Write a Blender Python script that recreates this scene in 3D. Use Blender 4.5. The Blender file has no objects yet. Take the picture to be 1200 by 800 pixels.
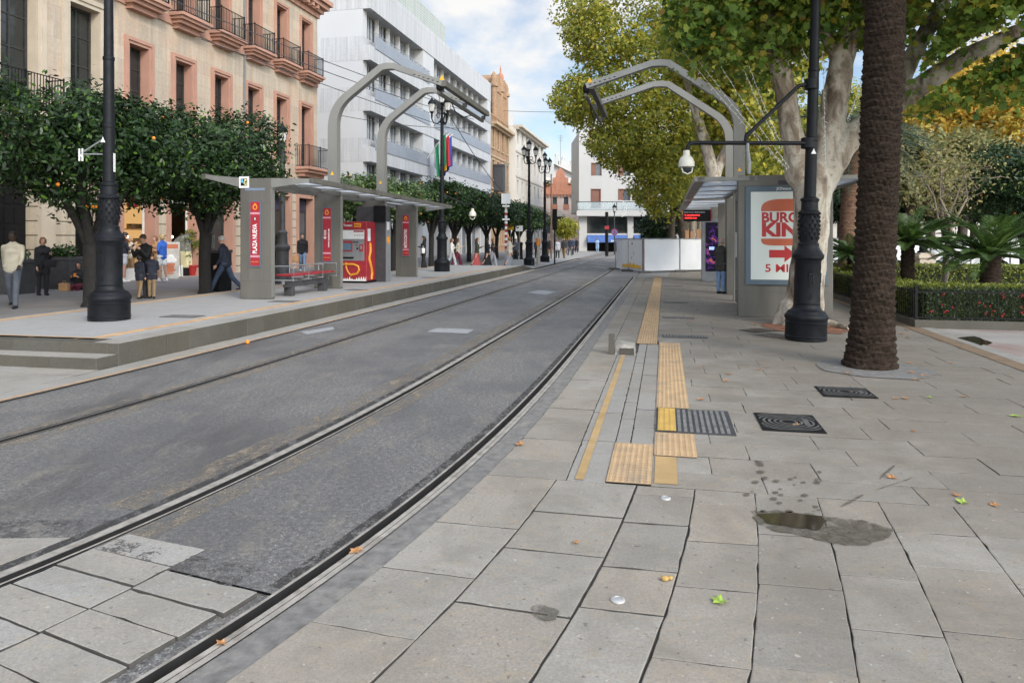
import bpy, bmesh, math, random
import numpy as np
from mathutils import Vector, Matrix, Euler
R = math.radians
PI = math.pi
rng = random.Random(7)
nrng = np.random.default_rng(11)
scene = bpy.context.scene
COL = scene.collection

# ------------------------------------------------------------------ camera constants and frames
EYE = 1.75
FPX = 850.0
HOR = 279.0
TH = R(11.9)
SN, CS = math.sin(TH), math.cos(TH)


def G(px, py, z=0.0):
    """point of the plane at height z seen at a photo pixel (1200x800)"""
    d = (EYE - z) / (py - HOR)
    return Vector(((px - 600) * d, FPX * d, z))


def P(px, py, Z):
    """point at depth Z seen at a photo pixel"""
    return Vector(((px - 600) * Z / FPX, Z, EYE - (py - HOR) * Z / FPX))


def S(u, v, z=0.0):
    """street frame: u along the street, v to its right"""
    return Vector((u * SN + v * CS, u * CS - v * SN, z))


def UV(p):
    return (p[0] * SN + p[1] * CS, p[0] * CS - p[1] * SN)


# ------------------------------------------------------------------ mesh builder
class MB:
    def __init__(s, M=None):
        s.v, s.f, s.m, s.st = [], [], [], []
        s.M = M or Matrix.Identity(4)

    def add(s, verts, faces, mi=0):
        o = len(s.v)
        s.st.append((o, len(s.f)))
        s.v += [tuple(s.M @ Vector(p)) for p in verts]
        s.f += [tuple(i + o for i in f) for f in faces]
        s.m += [mi] * len(faces)
        return s

    def box(s, x0, x1, y0, y1, z0, z1, mi=0):
        v = [(x0, y0, z0), (x1, y0, z0), (x1, y1, z0), (x0, y1, z0), (x0, y0, z1), (x1, y0, z1), (x1, y1, z1), (x0, y1, z1)]
        return s.add(v, [(0, 3, 2, 1), (4, 5, 6, 7), (0, 1, 5, 4), (1, 2, 6, 5), (2, 3, 7, 6), (3, 0, 4, 7)], mi)

    def bbox(s, x0, x1, y0, y1, z0, z1, b=0.01, mi=0):
        """box with chamfered edges"""
        bm = bmesh.new()
        bmesh.ops.create_cube(bm, size=1)
        for v in bm.verts:
            v.co = Vector(((x0 + x1) / 2 + v.co.x * (x1 - x0), (y0 + y1) / 2 + v.co.y * (y1 - y0), (z0 + z1) / 2 + v.co.z * (z1 - z0)))
        bmesh.ops.bevel(bm, geom=bm.edges[:], offset=b, segments=2, affect='EDGES', profile=0.5)
        bm.verts.index_update()
        s.add([v.co[:] for v in bm.verts], [tuple(v.index for v in f.verts) for f in bm.faces], mi)
        bm.free()
        return s

    def quad(s, a, b, c, d, mi=0):
        return s.add([a, b, c, d], [(0, 1, 2, 3)], mi)

    def poly(s, pts, mi=0):
        return s.add(pts, [tuple(range(len(pts)))], mi)

    def tube(s, pts, rad, n=8, mi=0, cap=True):
        pts = [Vector(p) for p in pts]
        if not hasattr(rad, '__len__'):
            rad = [rad] * len(pts)
        verts, faces = [], []
        up = None
        for i, p in enumerate(pts):
            d = (pts[min(i + 1, len(pts) - 1)] - pts[max(i - 1, 0)]).normalized()
            if up is None:
                up = Vector((0, 0, 1)) if abs(d.z) < .9 else Vector((1, 0, 0))
            a = d.cross(up)
            if a.length < 1e-4:
                a = d.cross(Vector((0, 1, 0)))
            a.normalize()
            b = a.cross(d).normalized()
            up = b
            for k in range(n):
                t = 2 * PI * k / n
                verts.append(p + (a * math.cos(t) + b * math.sin(t)) * rad[i])
        for i in range(len(pts) - 1):
            for k in range(n):
                faces.append((i * n + k, i * n + (k + 1) % n, (i + 1) * n + (k + 1) % n, (i + 1) * n + k))
        if cap:
            faces.append(tuple(range(n))[::-1])
            faces.append(tuple((len(pts) - 1) * n + k for k in range(n)))
        return s.add(verts, faces, mi)

    def cyl(s, p0, p1, r0, r1=None, n=12, mi=0):
        return s.tube([p0, p1], [r0, r0 if r1 is None else r1], n, mi)

    def lathe(s, prof, n=24, c=(0, 0, 0), mi=0, cap=True):
        verts, faces = [], []
        for r, z in prof:
            for k in range(n):
                t = 2 * PI * k / n
                verts.append((c[0] + r * math.cos(t), c[1] + r * math.sin(t), c[2] + z))
        for i in range(len(prof) - 1):
            for k in range(n):
                faces.append((i * n + k, i * n + (k + 1) % n, (i + 1) * n + (k + 1) % n, (i + 1) * n + k))
        if cap:
            faces.append(tuple(range(n))[::-1])
            faces.append(tuple((len(prof) - 1) * n + k for k in range(n)))
        return s.add(verts, faces, mi)

    def ball(s, c, r, n=10, m=7, mi=0):
        if not hasattr(r, '__len__'):
            r = (r, r, r)
        verts = [(c[0], c[1], c[2] - r[2])]
        for i in range(1, m):
            a = -PI / 2 + PI * i / m
            for k in range(n):
                t = 2 * PI * k / n
                verts.append((c[0] + r[0] * math.cos(a) * math.cos(t), c[1] + r[1] * math.cos(a) * math.sin(t), c[2] + r[2] * math.sin(a)))
        verts.append((c[0], c[1], c[2] + r[2]))
        faces = [(0, 1 + (k + 1) % n, 1 + k) for k in range(n)]
        for i in range(m - 2):
            for k in range(n):
                a = 1 + i * n
                faces.append((a + k, a + (k + 1) % n, a + n + (k + 1) % n, a + n + k))
        L = len(verts) - 1
        a = 1 + (m - 2) * n
        faces += [(a + k, a + (k + 1) % n, L) for k in range(n)]
        return s.add(verts, faces, mi)

    def caps(s, p0, p1, r0, r1=None, n=10, mi=0):
        """round-ended tapered limb"""
        r1 = r0 if r1 is None else r1
        p0, p1 = Vector(p0), Vector(p1)
        if (p1 - p0).length < 1e-5:
            return s.ball(p0, r0, n, 7, mi)
        d = (p1 - p0).normalized()
        pts, rad = [], []
        for a in (-80, -55, -28):
            pts.append(p0 + d * r0 * math.sin(R(a))); rad.append(r0 * math.cos(R(a)))
        pts.append(p0); rad.append(r0)
        pts.append(p1); rad.append(r1)
        for a in (28, 55, 80):
            pts.append(p1 + d * r1 * math.sin(R(a))); rad.append(r1 * math.cos(R(a)))
        return s.tube(pts, rad, n, mi)

    def prism(s, poly, t0, t1, axis='z', mi=0):
        """2D outline extruded: axis z uses (x,y); axis y uses (x,z); axis x uses (y,z)"""
        n = len(poly)
        def mk(p, t):
            return (p[0], p[1], t) if axis == 'z' else ((p[0], t, p[1]) if axis == 'y' else (t, p[0], p[1]))
        v = [mk(p, t0) for p in poly] + [mk(p, t1) for p in poly]
        f = [tuple(range(n))[::-1], tuple(range(n, 2 * n))] + [(i, (i + 1) % n, n + (i + 1) % n, n + i) for i in range(n)]
        return s.add(v, f, mi)

    def mesh(s, name, mats, smooth=None):
        me = bpy.data.meshes.new(name)
        me.from_pydata(s.v, [], s.f)
        for m in (mats if isinstance(mats, (list, tuple)) else [mats]):
            me.materials.append(m)
        if any(s.m):
            me.polygons.foreach_set('material_index', s.m)
        if smooth is not None:
            me.polygons.foreach_set('use_smooth', [True] * len(me.polygons))
            me.set_sharp_from_angle(angle=R(smooth))
        me.update()
        return me

    def build(s, name, mats, parent=None, smooth=None):
        return link(name, s.mesh(name, mats, smooth), parent)


def split(mb, name, mats, parent=None, smooth=None, per=1):
    """every added shape (or run of per shapes) becomes an object of its own"""
    st = mb.st[::per] + [(len(mb.v), len(mb.f))]
    out = []
    for (v0, f0), (v1, f1) in zip(st, st[1:]):
        q = MB()
        q.v = mb.v[v0:v1]; q.f = [tuple(i - v0 for i in f) for f in mb.f[f0:f1]]; q.m = mb.m[f0:f1]
        out.append(q.build(name, mats, parent, smooth))
    return out


def link(name, me, parent=None, loc=None, rotz=None):
    o = bpy.data.objects.new(name, me)
    COL.objects.link(o)
    if parent is not None:
        o.parent = parent
    if loc is not None:
        o.location = loc
    if rotz is not None:
        o.rotation_euler = (0, 0, rotz)
    return o


def tag(o, label=None, cat=None, group=None, kind=None):
    if label: o['label'] = label
    if cat: o['category'] = cat
    if group: o['group'] = group
    if kind: o['kind'] = kind
    return o


def thing(name, label, cat, loc=(0, 0, 0), rotz=0.0, group=None, kind=None):
    o = bpy.data.objects.new(name, None)
    o.empty_display_size = .3
    COL.objects.link(o)
    o.location = loc
    o.rotation_euler = (0, 0, rotz)
    return tag(o, label, cat, group, kind)


def dup(root, loc, rotz=None, label=None, scale=None):
    r = root.copy(); COL.objects.link(r); r.location = loc
    if rotz is not None: r.rotation_euler = (0, 0, rotz)
    if scale is not None: r.scale = scale if hasattr(scale, '__len__') else (scale,) * 3
    if label: r['label'] = label
    for ch in list(root.children):
        c = ch.copy(); COL.objects.link(c); c.parent = r
        for g in ch.children:
            d = g.copy(); COL.objects.link(d); d.parent = c
    return r


TMP = bpy.data.scenes.new('workbench')


def baked(ob):
    """evaluated mesh of an unlinked object, computed in a small scene of its own"""
    TMP.collection.objects.link(ob)
    vl = TMP.view_layers[0]
    vl.update()
    me = bpy.data.meshes.new_from_object(ob.evaluated_get(vl.depsgraph))
    bpy.data.objects.remove(ob)
    return me


def remeshed(mb, name, mats, parent=None, voxel=.014, smooth_it=4, fac=.5):
    me = mb.mesh(name + '_src', mats)
    ob = bpy.data.objects.new(name + '_src', me)
    m = ob.modifiers.new('r', 'REMESH'); m.mode = 'VOXEL'; m.voxel_size = voxel; m.use_smooth_shade = True
    if smooth_it:
        q = ob.modifiers.new('s', 'SMOOTH'); q.factor = fac; q.iterations = smooth_it
    out = baked(ob)
    out.name = name
    bpy.data.meshes.remove(me)
    out.materials.clear()
    for q in (mats if isinstance(mats, (list, tuple)) else [mats]):
        out.materials.append(q)
    out.polygons.foreach_set('use_smooth', [True] * len(out.polygons))
    return link(name, out, parent)


def text(name, body, size, m, parent, M, bold=0.0, depth=.002, width=None, align='CENTER'):
    cu = bpy.data.curves.new(name, 'FONT')
    cu.body = body; cu.size = size; cu.offset = bold; cu.extrude = depth
    cu.align_x = align; cu.align_y = 'CENTER'; cu.resolution_u = 3
    me = baked(bpy.data.objects.new(name, cu))
    bpy.data.curves.remove(cu)
    if width:
        xs = [v.co.x for v in me.vertices]
        k = width / max(1e-6, max(xs) - min(xs))
        for v in me.vertices: v.co.x *= k
    me.transform(M)
    me.materials.clear(); me.materials.append(m)
    me.name = name
    return link(name, me, parent)


# ------------------------------------------------------------------ materials
def L(r, g, b, k=1.0):
    def f(c):
        c /= 255.0
        return (c / 12.92 if c <= .04045 else ((c + .055) / 1.055) ** 2.4) * k
    return (f(r), f(g), f(b), 1)


class NT:
    def __init__(s, name):
        s.mat = bpy.data.materials.new(name)
        s.mat.use_nodes = True
        s.t = s.mat.node_tree
        s.b = s.t.nodes['Principled BSDF']
        s.out = s.t.nodes['Material Output']

    def n(s, typ, **kw):
        x = s.t.nodes.new(typ)
        for k, v in kw.items():
            if k.startswith('i_'):
                x.inputs[k[2:].replace('_', ' ')].default_value = v
            else:
                setattr(x, k, v)
        return x

    def l(s, a, b):
        s.t.links.new(a, b)

    def coord(s, kind='Object', scale=(1, 1, 1)):
        t = s.n('ShaderNodeTexCoord')
        if tuple(scale) == (1, 1, 1):
            return t.outputs[kind]
        m = s.n('ShaderNodeMapping'); m.inputs['Scale'].default_value = scale
        s.l(t.outputs[kind], m.inputs['Vector'])
        return m.outputs['Vector']

    def noise(s, vec, scale, detail=4, rough=.55, dist=0.0):
        x = s.n('ShaderNodeTexNoise'); x.inputs['Scale'].default_value = scale
        x.inputs['Detail'].default_value = detail; x.inputs['Roughness'].default_value = rough
        x.inputs['Distortion'].default_value = dist
        if vec is not None: s.l(vec, x.inputs['Vector'])
        return x.outputs['Fac']

    def ramp(s, fac, stops, interp='LINEAR'):
        x = s.n('ShaderNodeValToRGB'); cr = x.color_ramp; cr.interpolation = interp
        while len(cr.elements) < len(stops): cr.elements.new(.5)
        for e, (p, c) in zip(cr.elements, stops):
            e.position = p
            e.color = c if hasattr(c, '__len__') else (c, c, c, 1)
        s.l(fac, x.inputs['Fac'])
        return x.outputs['Color']

    def mix(s, fac, a, b, mode='MIX'):
        x = s.n('ShaderNodeMix'); x.data_type = 'RGBA'; x.blend_type = mode
        for sock, val in ((x.inputs[0], fac), (x.inputs[6], a), (x.inputs[7], b)):
            if hasattr(val, 'is_linked'): s.l(val, sock)
            else: sock.default_value = val
        return x.outputs[2]

    def bump(s, h, strength=.3, dist=.01):
        x = s.n('ShaderNodeBump'); x.inputs['Strength'].default_value = strength; x.inputs['Distance'].default_value = dist
        s.l(h, x.inputs['Height'])
        s.l(x.outputs['Normal'], s.b.inputs['Normal'])


def sc(c, k):
    return (min(1, c[0] * k), min(1, c[1] * k), min(1, c[2] * k), 1)


def mat(name, col, rough=.6, metal=0.0, var=.12, scale=4.0, bump=0.0, bscale=40.0, spec=.5, stretch=(1, 1, 1), dirt=None):
    q = NT(name)
    v = q.coord('Object', stretch)
    f = q.noise(v, scale, 5)
    c = q.ramp(f, [(.3, sc(col, 1 - var)), (.7, sc(col, 1 + var))])
    if dirt:
        f2 = q.noise(v, scale * .45, 6, .65)
        c = q.mix(q.ramp(f2, [(.52, 0.0), (.68, 1.0)]), c, dirt)
    q.l(c, q.b.inputs['Base Color'])
    q.b.inputs['Metallic'].default_value = metal
    rr = q.noise(v, scale * 2.3, 3)
    q.l(q.ramp(rr, [(.3, max(.02, rough - .08)), (.7, min(1, rough + .08))]), q.b.inputs['Roughness'])
    q.b.inputs['Specular IOR Level'].default_value = spec
    if bump:
        q.bump(q.noise(v, bscale, 4), bump, .01)
    return q.mat


def emis(name, col, strength, base=None):
    q = NT(name)
    q.b.inputs['Base Color'].default_value = base or col
    q.b.inputs['Emission Color'].default_value = col
    q.b.inputs['Emission Strength'].default_value = strength
    return q.mat


def leafmat(name, stops, rough=.45, trans=.35, spec=.4):
    q = NT(name)
    g = q.n('ShaderNodeNewGeometry')
    c = q.ramp(g.outputs['Random Per Island'], stops)
    nz = q.noise(q.coord('Object'), .9, 3)
    c = q.mix(q.ramp(nz, [(.35, .0), (.65, .35)]), c, sc(stops[len(stops) // 2][1], .8))
    q.l(c, q.b.inputs['Base Color'])
    q.b.inputs['Roughness'].default_value = rough
    q.b.inputs['Specular IOR Level'].default_value = spec
    tr = q.n('ShaderNodeBsdfTranslucent')
    q.l(c, tr.inputs['Color'])
    mx = q.n('ShaderNodeMixShader'); mx.inputs[0].default_value = trans
    q.l(q.b.outputs[0], mx.inputs[1]); q.l(tr.outputs[0], mx.inputs[2])
    q.l(mx.outputs[0], q.out.inputs['Surface'])
    return q.mat


def slabmat(name, col, island=.10, warm=.06, stain=.5, rough=.72, bumpk=.25):
    q = NT(name)
    g = q.n('ShaderNodeNewGeometry')
    r = g.outputs['Random Per Island']
    v = q.coord('Object')
    c = q.ramp(r, [(0, sc(col, 1 - island)), (.35, (col[0] * (1 + warm), col[1], col[2] * (1 - warm), 1)), (.7, col), (1, sc(col, 1 + island))])
    f = q.mix(.5, q.noise(v, 210, 3, .75), q.noise(v, 60, 4, .75))
    c = q.mix(.8, c, q.ramp(f, [(.34, .30), (.66, .70)]), 'OVERLAY')
    f = q.noise(v, 1.7, 8, .72, .6)
    c = q.mix(q.ramp(f, [(.44, 0.0), (.72, stain * .75)]), c, (col[0] * .60, col[1] * .585, col[2] * .54, 1))
    f = q.noise(q.coord('Object', (1, 2.2, 1)), 5.0, 7, .78, 1.2)
    c = q.mix(q.ramp(f, [(.52, 0.0), (.72, stain * .9)]), c, (col[0] * 1.22, col[1] * 1.06, col[2] * .84, 1))
    f = q.noise(q.coord('Object', (1.4, .7, 1)), 11.0, 6, .8, 1.0)
    c = q.mix(q.ramp(f, [(.58, 0.0), (.70, stain * .6)]), c, (col[0] * .66, col[1] * .55, col[2] * .45, 1))
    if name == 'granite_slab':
        # soiling plus tree shade painted into the slabs, stronger towards the garden side
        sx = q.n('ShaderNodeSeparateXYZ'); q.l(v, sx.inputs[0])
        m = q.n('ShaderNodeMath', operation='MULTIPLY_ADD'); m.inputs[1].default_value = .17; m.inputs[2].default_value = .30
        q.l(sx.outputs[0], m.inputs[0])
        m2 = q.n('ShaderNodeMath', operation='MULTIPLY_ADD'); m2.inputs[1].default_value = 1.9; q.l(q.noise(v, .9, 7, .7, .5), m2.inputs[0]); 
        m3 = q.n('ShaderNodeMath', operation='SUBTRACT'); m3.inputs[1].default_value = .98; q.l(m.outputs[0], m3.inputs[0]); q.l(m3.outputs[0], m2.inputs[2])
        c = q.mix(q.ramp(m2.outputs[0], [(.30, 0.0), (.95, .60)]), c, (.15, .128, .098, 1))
    f = q.noise(v, 26.0, 2, .5)
    c = q.mix(q.ramp(f, [(.67, 0.0), (.72, .7 * stain)]), c, sc(col, .35))
    f = q.noise(v, 33.0, 1, .5)
    c = q.mix(q.ramp(f, [(.72, 0.0), (.76, .6 * stain)]), c, sc(col, 1.7))
    q.l(c, q.b.inputs['Base Color'])
    q.l(q.ramp(q.noise(v, 3.1, 5), [(.3, rough - .14), (.7, rough + .12)]), q.b.inputs['Roughness'])
    q.b.inputs['Specular IOR Level'].default_value = .35
    h = q.mix(.5, q.noise(v, 130, 4, .7), q.noise(v, 9, 4))
    q.bump(h, bumpk, .01)
    return q.mat


def brickmat(name, col, mortar, bw, bh, msize=.012, var=.12, bump=.3, rough=.8, off=.5, patch=None, noise_scale=1.2):
    q = NT(name)
    v = q.coord('Object')
    sx = q.n('ShaderNodeSeparateXYZ'); q.l(v, sx.inputs[0])
    ad = q.n('ShaderNodeMath', operation='ADD'); q.l(sx.outputs[0], ad.inputs[0]); q.l(sx.outputs[1], ad.inputs[1])
    cb = q.n('ShaderNodeCombineXYZ'); q.l(ad.outputs[0], cb.inputs[0]); q.l(sx.outputs[2], cb.inputs[1])
    br = q.n('ShaderNodeTexBrick'); q.l(cb.outputs[0], br.inputs['Vector'])
    br.offset = off
    br.inputs['Scale'].default_value = 1
    br.inputs['Brick Width'].default_value = bw; br.inputs['Row Height'].default_value = bh
    br.inputs['Mortar Size'].default_value = msize; br.inputs['Mortar Smooth'].default_value = .2
    br.inputs['Color1'].default_value = sc(col, 1 - var); br.inputs['Color2'].default_value = sc(col, 1 + var)
    br.inputs['Mortar'].default_value = mortar
    c = br.outputs['Color']
    if patch:
        c = q.mix(q.ramp(q.noise(v, noise_scale, 6, .6), [(.45, 0.0), (.68, .6)]), c, patch)
    c = q.mix(.35, c, q.ramp(q.noise(v, 9, 6, .7), [(.25, .3), (.75, .7)]), 'OVERLAY')
    c = q.mix(.45, c, q.ramp(q.noise(q.coord('Object', (3, 3, .22)), 1.1, 6, .68), [(.3, .26), (.7, .62)]), 'OVERLAY')
    q.l(c, q.b.inputs['Base Color'])
    q.b.inputs['Roughness'].default_value = rough
    q.b.inputs['Specular IOR Level'].default_value = .25
    h = q.mix(.3, br.outputs['Fac'], q.noise(v, 25, 4))
    x = q.n('ShaderNodeInvert'); q.l(h, x.inputs['Color'])
    q.bump(x.outputs[0], bump, .02)
    return q.mat


def M_stone(): pass


M = {}
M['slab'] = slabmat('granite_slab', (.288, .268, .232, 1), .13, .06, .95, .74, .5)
M['slab_pale'] = slabmat('pale_slab', (.30, .288, .258, 1), .08, .05, .8)
M['slab_blue'] = slabmat('bluish_slab', (.275, .262, .235, 1), .08, .04, .7)
M['platform_top'] = slabmat('platform_paving', (.335, .33, .315, 1), .05, .02, .3)
M['kerb_side'] = slabmat('platform_kerb_stone', (.088, .083, .068, 1), .16, .05, .6)
M['mortar'] = mat('joint_mortar', (.06, .054, .045, 1), .95, 0, .3, 9)
M['mortar_strip'] = mat('rail_mortar', (.17, .162, .148, 1), .9, 0, .3, 14, .5, 90, .5, (1, 1, 1), (.24, .225, .195, 1))
M['rail_steel'] = mat('rail_steel', (.36, .345, .32, 1), .38, .75, .12, 6)
M['rail_edge'] = mat('rail_edge', (.31, .285, .245, 1), .7, 0, .25, 12, .2, 40, .5, (1, 1, 1), (.20, .175, .145, 1))
M['groove'] = mat('rail_groove', (.014, .013, .012, 1), .8, 0, .3, 9)
M['rust_edge'] = mat('rusty_edge', (.42, .27, .15, 1), .75, 0, .25, 10)
M['tactile'] = mat('tactile_tan', (.43, .295, .165, 1), .78, 0, .16, 6, .15, 60, .3, (1, 1, 1), (.31, .235, .155, 1))
M['tactile_faded'] = mat('tactile_orange', (.46, .31, .18, 1), .75, 0, .2, 3, .15, 60)
M['tactile_brown'] = mat('tactile_brown', (.27, .19, .12, 1), .8, 0, .2, 5, .15, 60)
M['yellow_paint'] = mat('yellow_paint', (.40, .265, .115, 1), .75, 0, .16, 3, .1, 80, .5, (1, 1, 1), (.37, .29, .19, 1))
M['yellow_tile'] = mat('yellow_tile', (.50, .325, .085, 1), .6, 0, .15, 9)
M['iron_cover'] = mat('cast_iron', (.20, .195, .185, 1), .6, .3, .25, 9, .2, 60)
M['iron_dark'] = mat('cast_iron_dark', (.13, .13, .122, 1), .5, .3, .3, 9, .2, 60)
M['lamp_black'] = mat('lamp_black_paint', (.007, .008, .010, 1), .52, 0, .35, 7, .2, 30, .22)
M['black'] = mat('black_paint', (.008, .008, .009, 1), .6, 0, .2, 8, 0, 40, .2)
M['dark_grey'] = mat('dark_grey', (.05, .05, .053, 1), .55, 0, .2, 6)
M['mid_grey'] = mat('mid_grey', (.2, .205, .21, 1), .5, 0, .12, 5)
M['white'] = mat('white_paint', (.72, .72, .70, 1), .55, 0, .05, 5)
M['ivory'] = mat('ivory_plastic', (.55, .53, .44, 1), .4, 0, .05, 5)
M['steel'] = mat('brushed_steel', (.145, .137, .118, 1), .5, .3, .14, 1.6, .05, 50, .4, (1.5, 1.5, .2), (.105, .095, .08, 1))
M['steel_light'] = mat('arch_steel', (.24, .235, .215, 1), .5, .3, .14, 1.3, .05, 40, .4, (1, 1, .3))
M['steel_dark'] = mat('beam_steel', (.10, .095, .085, 1), .55, .4, .15, 3)
M['red_sign'] = mat('sign_red', (.33, .018, .03, 1), .45, 0, .1, 5)
M['slate'] = mat('frame_slate_blue', (.09, .125, .155, 1), .5, 0, .08, 4)
M['poster'] = mat('poster_paper', (.66, .70, .64, 1), .5, 0, .03, 1.5)
M['burger_red'] = mat('poster_red', (.46, .03, .03, 1), .5, 0, .05, 3)
M['burger_bun'] = mat('poster_bun', (.50, .12, .055, 1), .5, 0, .06, 3)
M['red_seat'] = mat('bench_red', (.30, .02, .03, 1), .45, 0, .12, 5)
M['yellow'] = mat('bright_yellow', (.75, .42, .02, 1), .5, 0, .1, 5)
M['ochre_swirl'] = mat('swirl_ochre', (.66, .27, .02, 1), .5, 0, .1, 5)
M['screen'] = mat('screen_blue', (.10, .16, .22, 1), .15, 0, .05, 3)
M['salmon'] = mat('salmon_render', (.40, .225, .165, 1), .8, 0, .12, 1.8, .15, 30, .3, (1, 1, .5))
M['wood_dark'] = mat('dark_wood', (.035, .033, .03, 1), .5, 0, .25, 5)
M['canvas'] = mat('white_canvas', (.66, .67, .67, 1), .7, 0, .05, 1.2, .35, 3.2)
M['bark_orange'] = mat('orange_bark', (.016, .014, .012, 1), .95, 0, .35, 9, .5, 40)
M['bark_dark'] = mat('dark_bark', (.07, .055, .042, 1), .9, 0, .35, 6, .6, 25)
M['bark_pale'] = mat('pale_bark', (.28, .245, .20, 1), .85, 0, .25, 6, .4, 25)
M['earth'] = mat('red_earth', (.20, .085, .045, 1), .95, 0, .35, 9, .8, 60)
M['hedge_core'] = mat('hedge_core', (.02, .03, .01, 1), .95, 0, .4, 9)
M['paper'] = mat('paper', (.68, .68, .66, 1), .6, 0, .05, 5)
M['orange_fruit'] = mat('orange_fruit', (.75, .24, .02, 1), .45, 0, .12, 20)
M['terracotta'] = mat('terracotta', (.42, .14, .07, 1), .8, 0, .15, 6)
M['red_pot'] = mat('red_pot', (.32, .02, .02, 1), .4, 0, .1, 5)
M['cream_plastic'] = mat('cream_plastic', (.62, .58, .36, 1), .4, 0, .06, 5)
M['leaf_dry'] = mat('dry_leaf', (.40, .19, .07, 1), .8, 0, .35, 30)
M['leaf_green'] = mat('green_leaf', (.28, .40, .06, 1), .6, 0, .25, 30)
M['blue_awning'] = mat('blue_awning', (.075, .15, .38, 1), .7, 0, .1, 2)
M['brown_shutter'] = mat('brown_shutter', (.19, .085, .055, 1), .65, 0, .1, 3)


def glassmat(name, col, rough=.06, spec=.6):
    q = NT(name)
    v = q.coord('Object')
    q.l(q.ramp(q.noise(v, .7, 3), [(.3, sc(col, .6)), (.7, sc(col, 1.5))]), q.b.inputs['Base Color'])
    q.b.inputs['Roughness'].default_value = rough
    q.b.inputs['Specular IOR Level'].default_value = spec
    return q.mat


M['glass_dark'] = glassmat('dark_window_glass', (.02, .025, .026, 1))
M['glass_grey'] = glassmat('grey_window_glass', (.07, .085, .095, 1), .08)
M['glass_warm'] = emis('warm_shop_light', (1, .58, .22, 1), .42, (.3, .2, .1, 1))
M['bulb'] = emis('bulb', (1, .8, .5, 1), 6.0)
M['led_red'] = emis('led_red', (1, .03, .03, 1), 1.6)
M['fairy'] = mat('fairy_light_white', (.75, .75, .72, 1), .5)


def clear_glass(name, tint=(.8, .87, .9, 1), alpha=.35, rough=.1):
    q = NT(name)
    q.b.inputs['Base Color'].default_value = tint
    q.b.inputs['Roughness'].default_value = rough
    tr = q.n('ShaderNodeBsdfTransparent'); tr.inputs['Color'].default_value = (.9, .95, .97, 1)
    mx = q.n('ShaderNodeMixShader'); mx.inputs[0].default_value = alpha
    q.l(tr.outputs[0], mx.inputs[1]); q.l(q.b.outputs[0], mx.inputs[2]); q.l(mx.outputs[0], q.out.inputs['Surface'])
    return q.mat


def frosted(name, tint):
    q = NT(name)
    q.b.inputs['Base Color'].default_value = tint; q.b.inputs['Roughness'].default_value = .2
    tl = q.n('ShaderNodeBsdfTranslucent'); tl.inputs['Color'].default_value = (.74, .78, .84, 1)
    tr = q.n('ShaderNodeBsdfTransparent'); tr.inputs['Color'].default_value = (.92, .95, .98, 1)
    v = q.coord('Object')
    m1 = q.n('ShaderNodeMixShader'); m1.inputs[0].default_value = .45
    q.l(tr.outputs[0], m1.inputs[1]); q.l(tl.outputs[0], m1.inputs[2])
    m2 = q.n('ShaderNodeMixShader'); q.l(q.ramp(q.noise(v, 2.2, 5), [(.35, .10), (.7, .35)]), m2.inputs[0])
    q.l(m1.outputs[0], m2.inputs[1]); q.l(q.b.outputs[0], m2.inputs[2]); q.l(m2.outputs[0], q.out.inputs['Surface'])
    return q.mat


M['roof_glass'] = frosted('canopy_glass', (.45, .5, .56, 1))
M['side_glass'] = clear_glass('shelter_side_glass', (.55, .6, .6, 1), .35, .06)
M['lantern_glass'] = clear_glass('lantern_glass', (.75, .73, .66, 1), .65, .25)


def asphaltmat():
    q = NT('asphalt')
    v = q.coord('Object')
    agg = q.mix(.5, q.noise(v, 85, 3, .85), q.noise(v, 27, 4, .85))
    c = q.ramp(agg, [(.36, (.028, .027, .026, 1)), (.46, (.105, .101, .095, 1)), (.54, (.18, .173, .16, 1)), (.63, (.44, .42, .38, 1))])
    big = q.noise(v, .55, 6, .62, .3)
    c = q.mix(q.ramp(big, [(.42, 0.0), (.60, .58)]), c, (.088, .087, .086, 1))
    dust = q.noise(q.coord('Object', (1.3, .6, 1)), 3.2, 8, .78, .7)
    c = q.mix(q.ramp(dust, [(.52, 0.0), (.66, .48)]), c, (.25, .22, .17, 1))
    damp = q.noise(q.coord('Object', (.75, .22, 1)), 1.3, 5, .6)
    c = q.mix(q.ramp(damp, [(.53, 0.0), (.66, .50)]), c, (.062, .062, .064, 1))
    q.l(c, q.b.inputs['Base Color'])
    q.l(q.ramp(damp, [(.46, .72), (.64, .42)]), q.b.inputs['Roughness'])
    q.b.inputs['Specular IOR Level'].default_value = .5
    q.bump(agg, .7, .012)
    return q.mat


M['asphalt'] = asphaltmat()
M['asphalt_side'] = mat('side_street_paving', (.20, .195, .19, 1), .75, 0, .14, 1.2, .2, 60)
M['ground'] = mat('distant_paving', (.30, .29, .27, 1), .8, 0, .12, .6, .1, 30)
M['garden_paving'] = mat('garden_paving', (.30, .275, .25, 1), .8, 0, .18, .9, .2, 40, dirt=(.24, .15, .12, 1))


def planebark():
    q = NT('plane_tree_bark')
    v = q.coord('Object')
    a = q.noise(q.coord('Object', (1, 1, .45)), 3.2, 5, .62, .6)
    c = q.ramp(a, [(.34, (.085, .062, .042, 1)), (.45, (.25, .20, .15, 1)), (.54, (.42, .375, .30, 1)), (.7, (.52, .48, .40, 1))])
    b = q.noise(v, 11, 5, .7)
    c = q.mix(q.ramp(b, [(.56, 0.0), (.62, .75)]), c, (.22, .165, .115, 1))
    q.l(c, q.b.inputs['Base Color'])
    q.b.inputs['Roughness'].default_value = .85
    h = q.mix(.5, a, b)
    q.bump(h, .7, .03)
    return q.mat


M['plane_bark'] = planebark()


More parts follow.
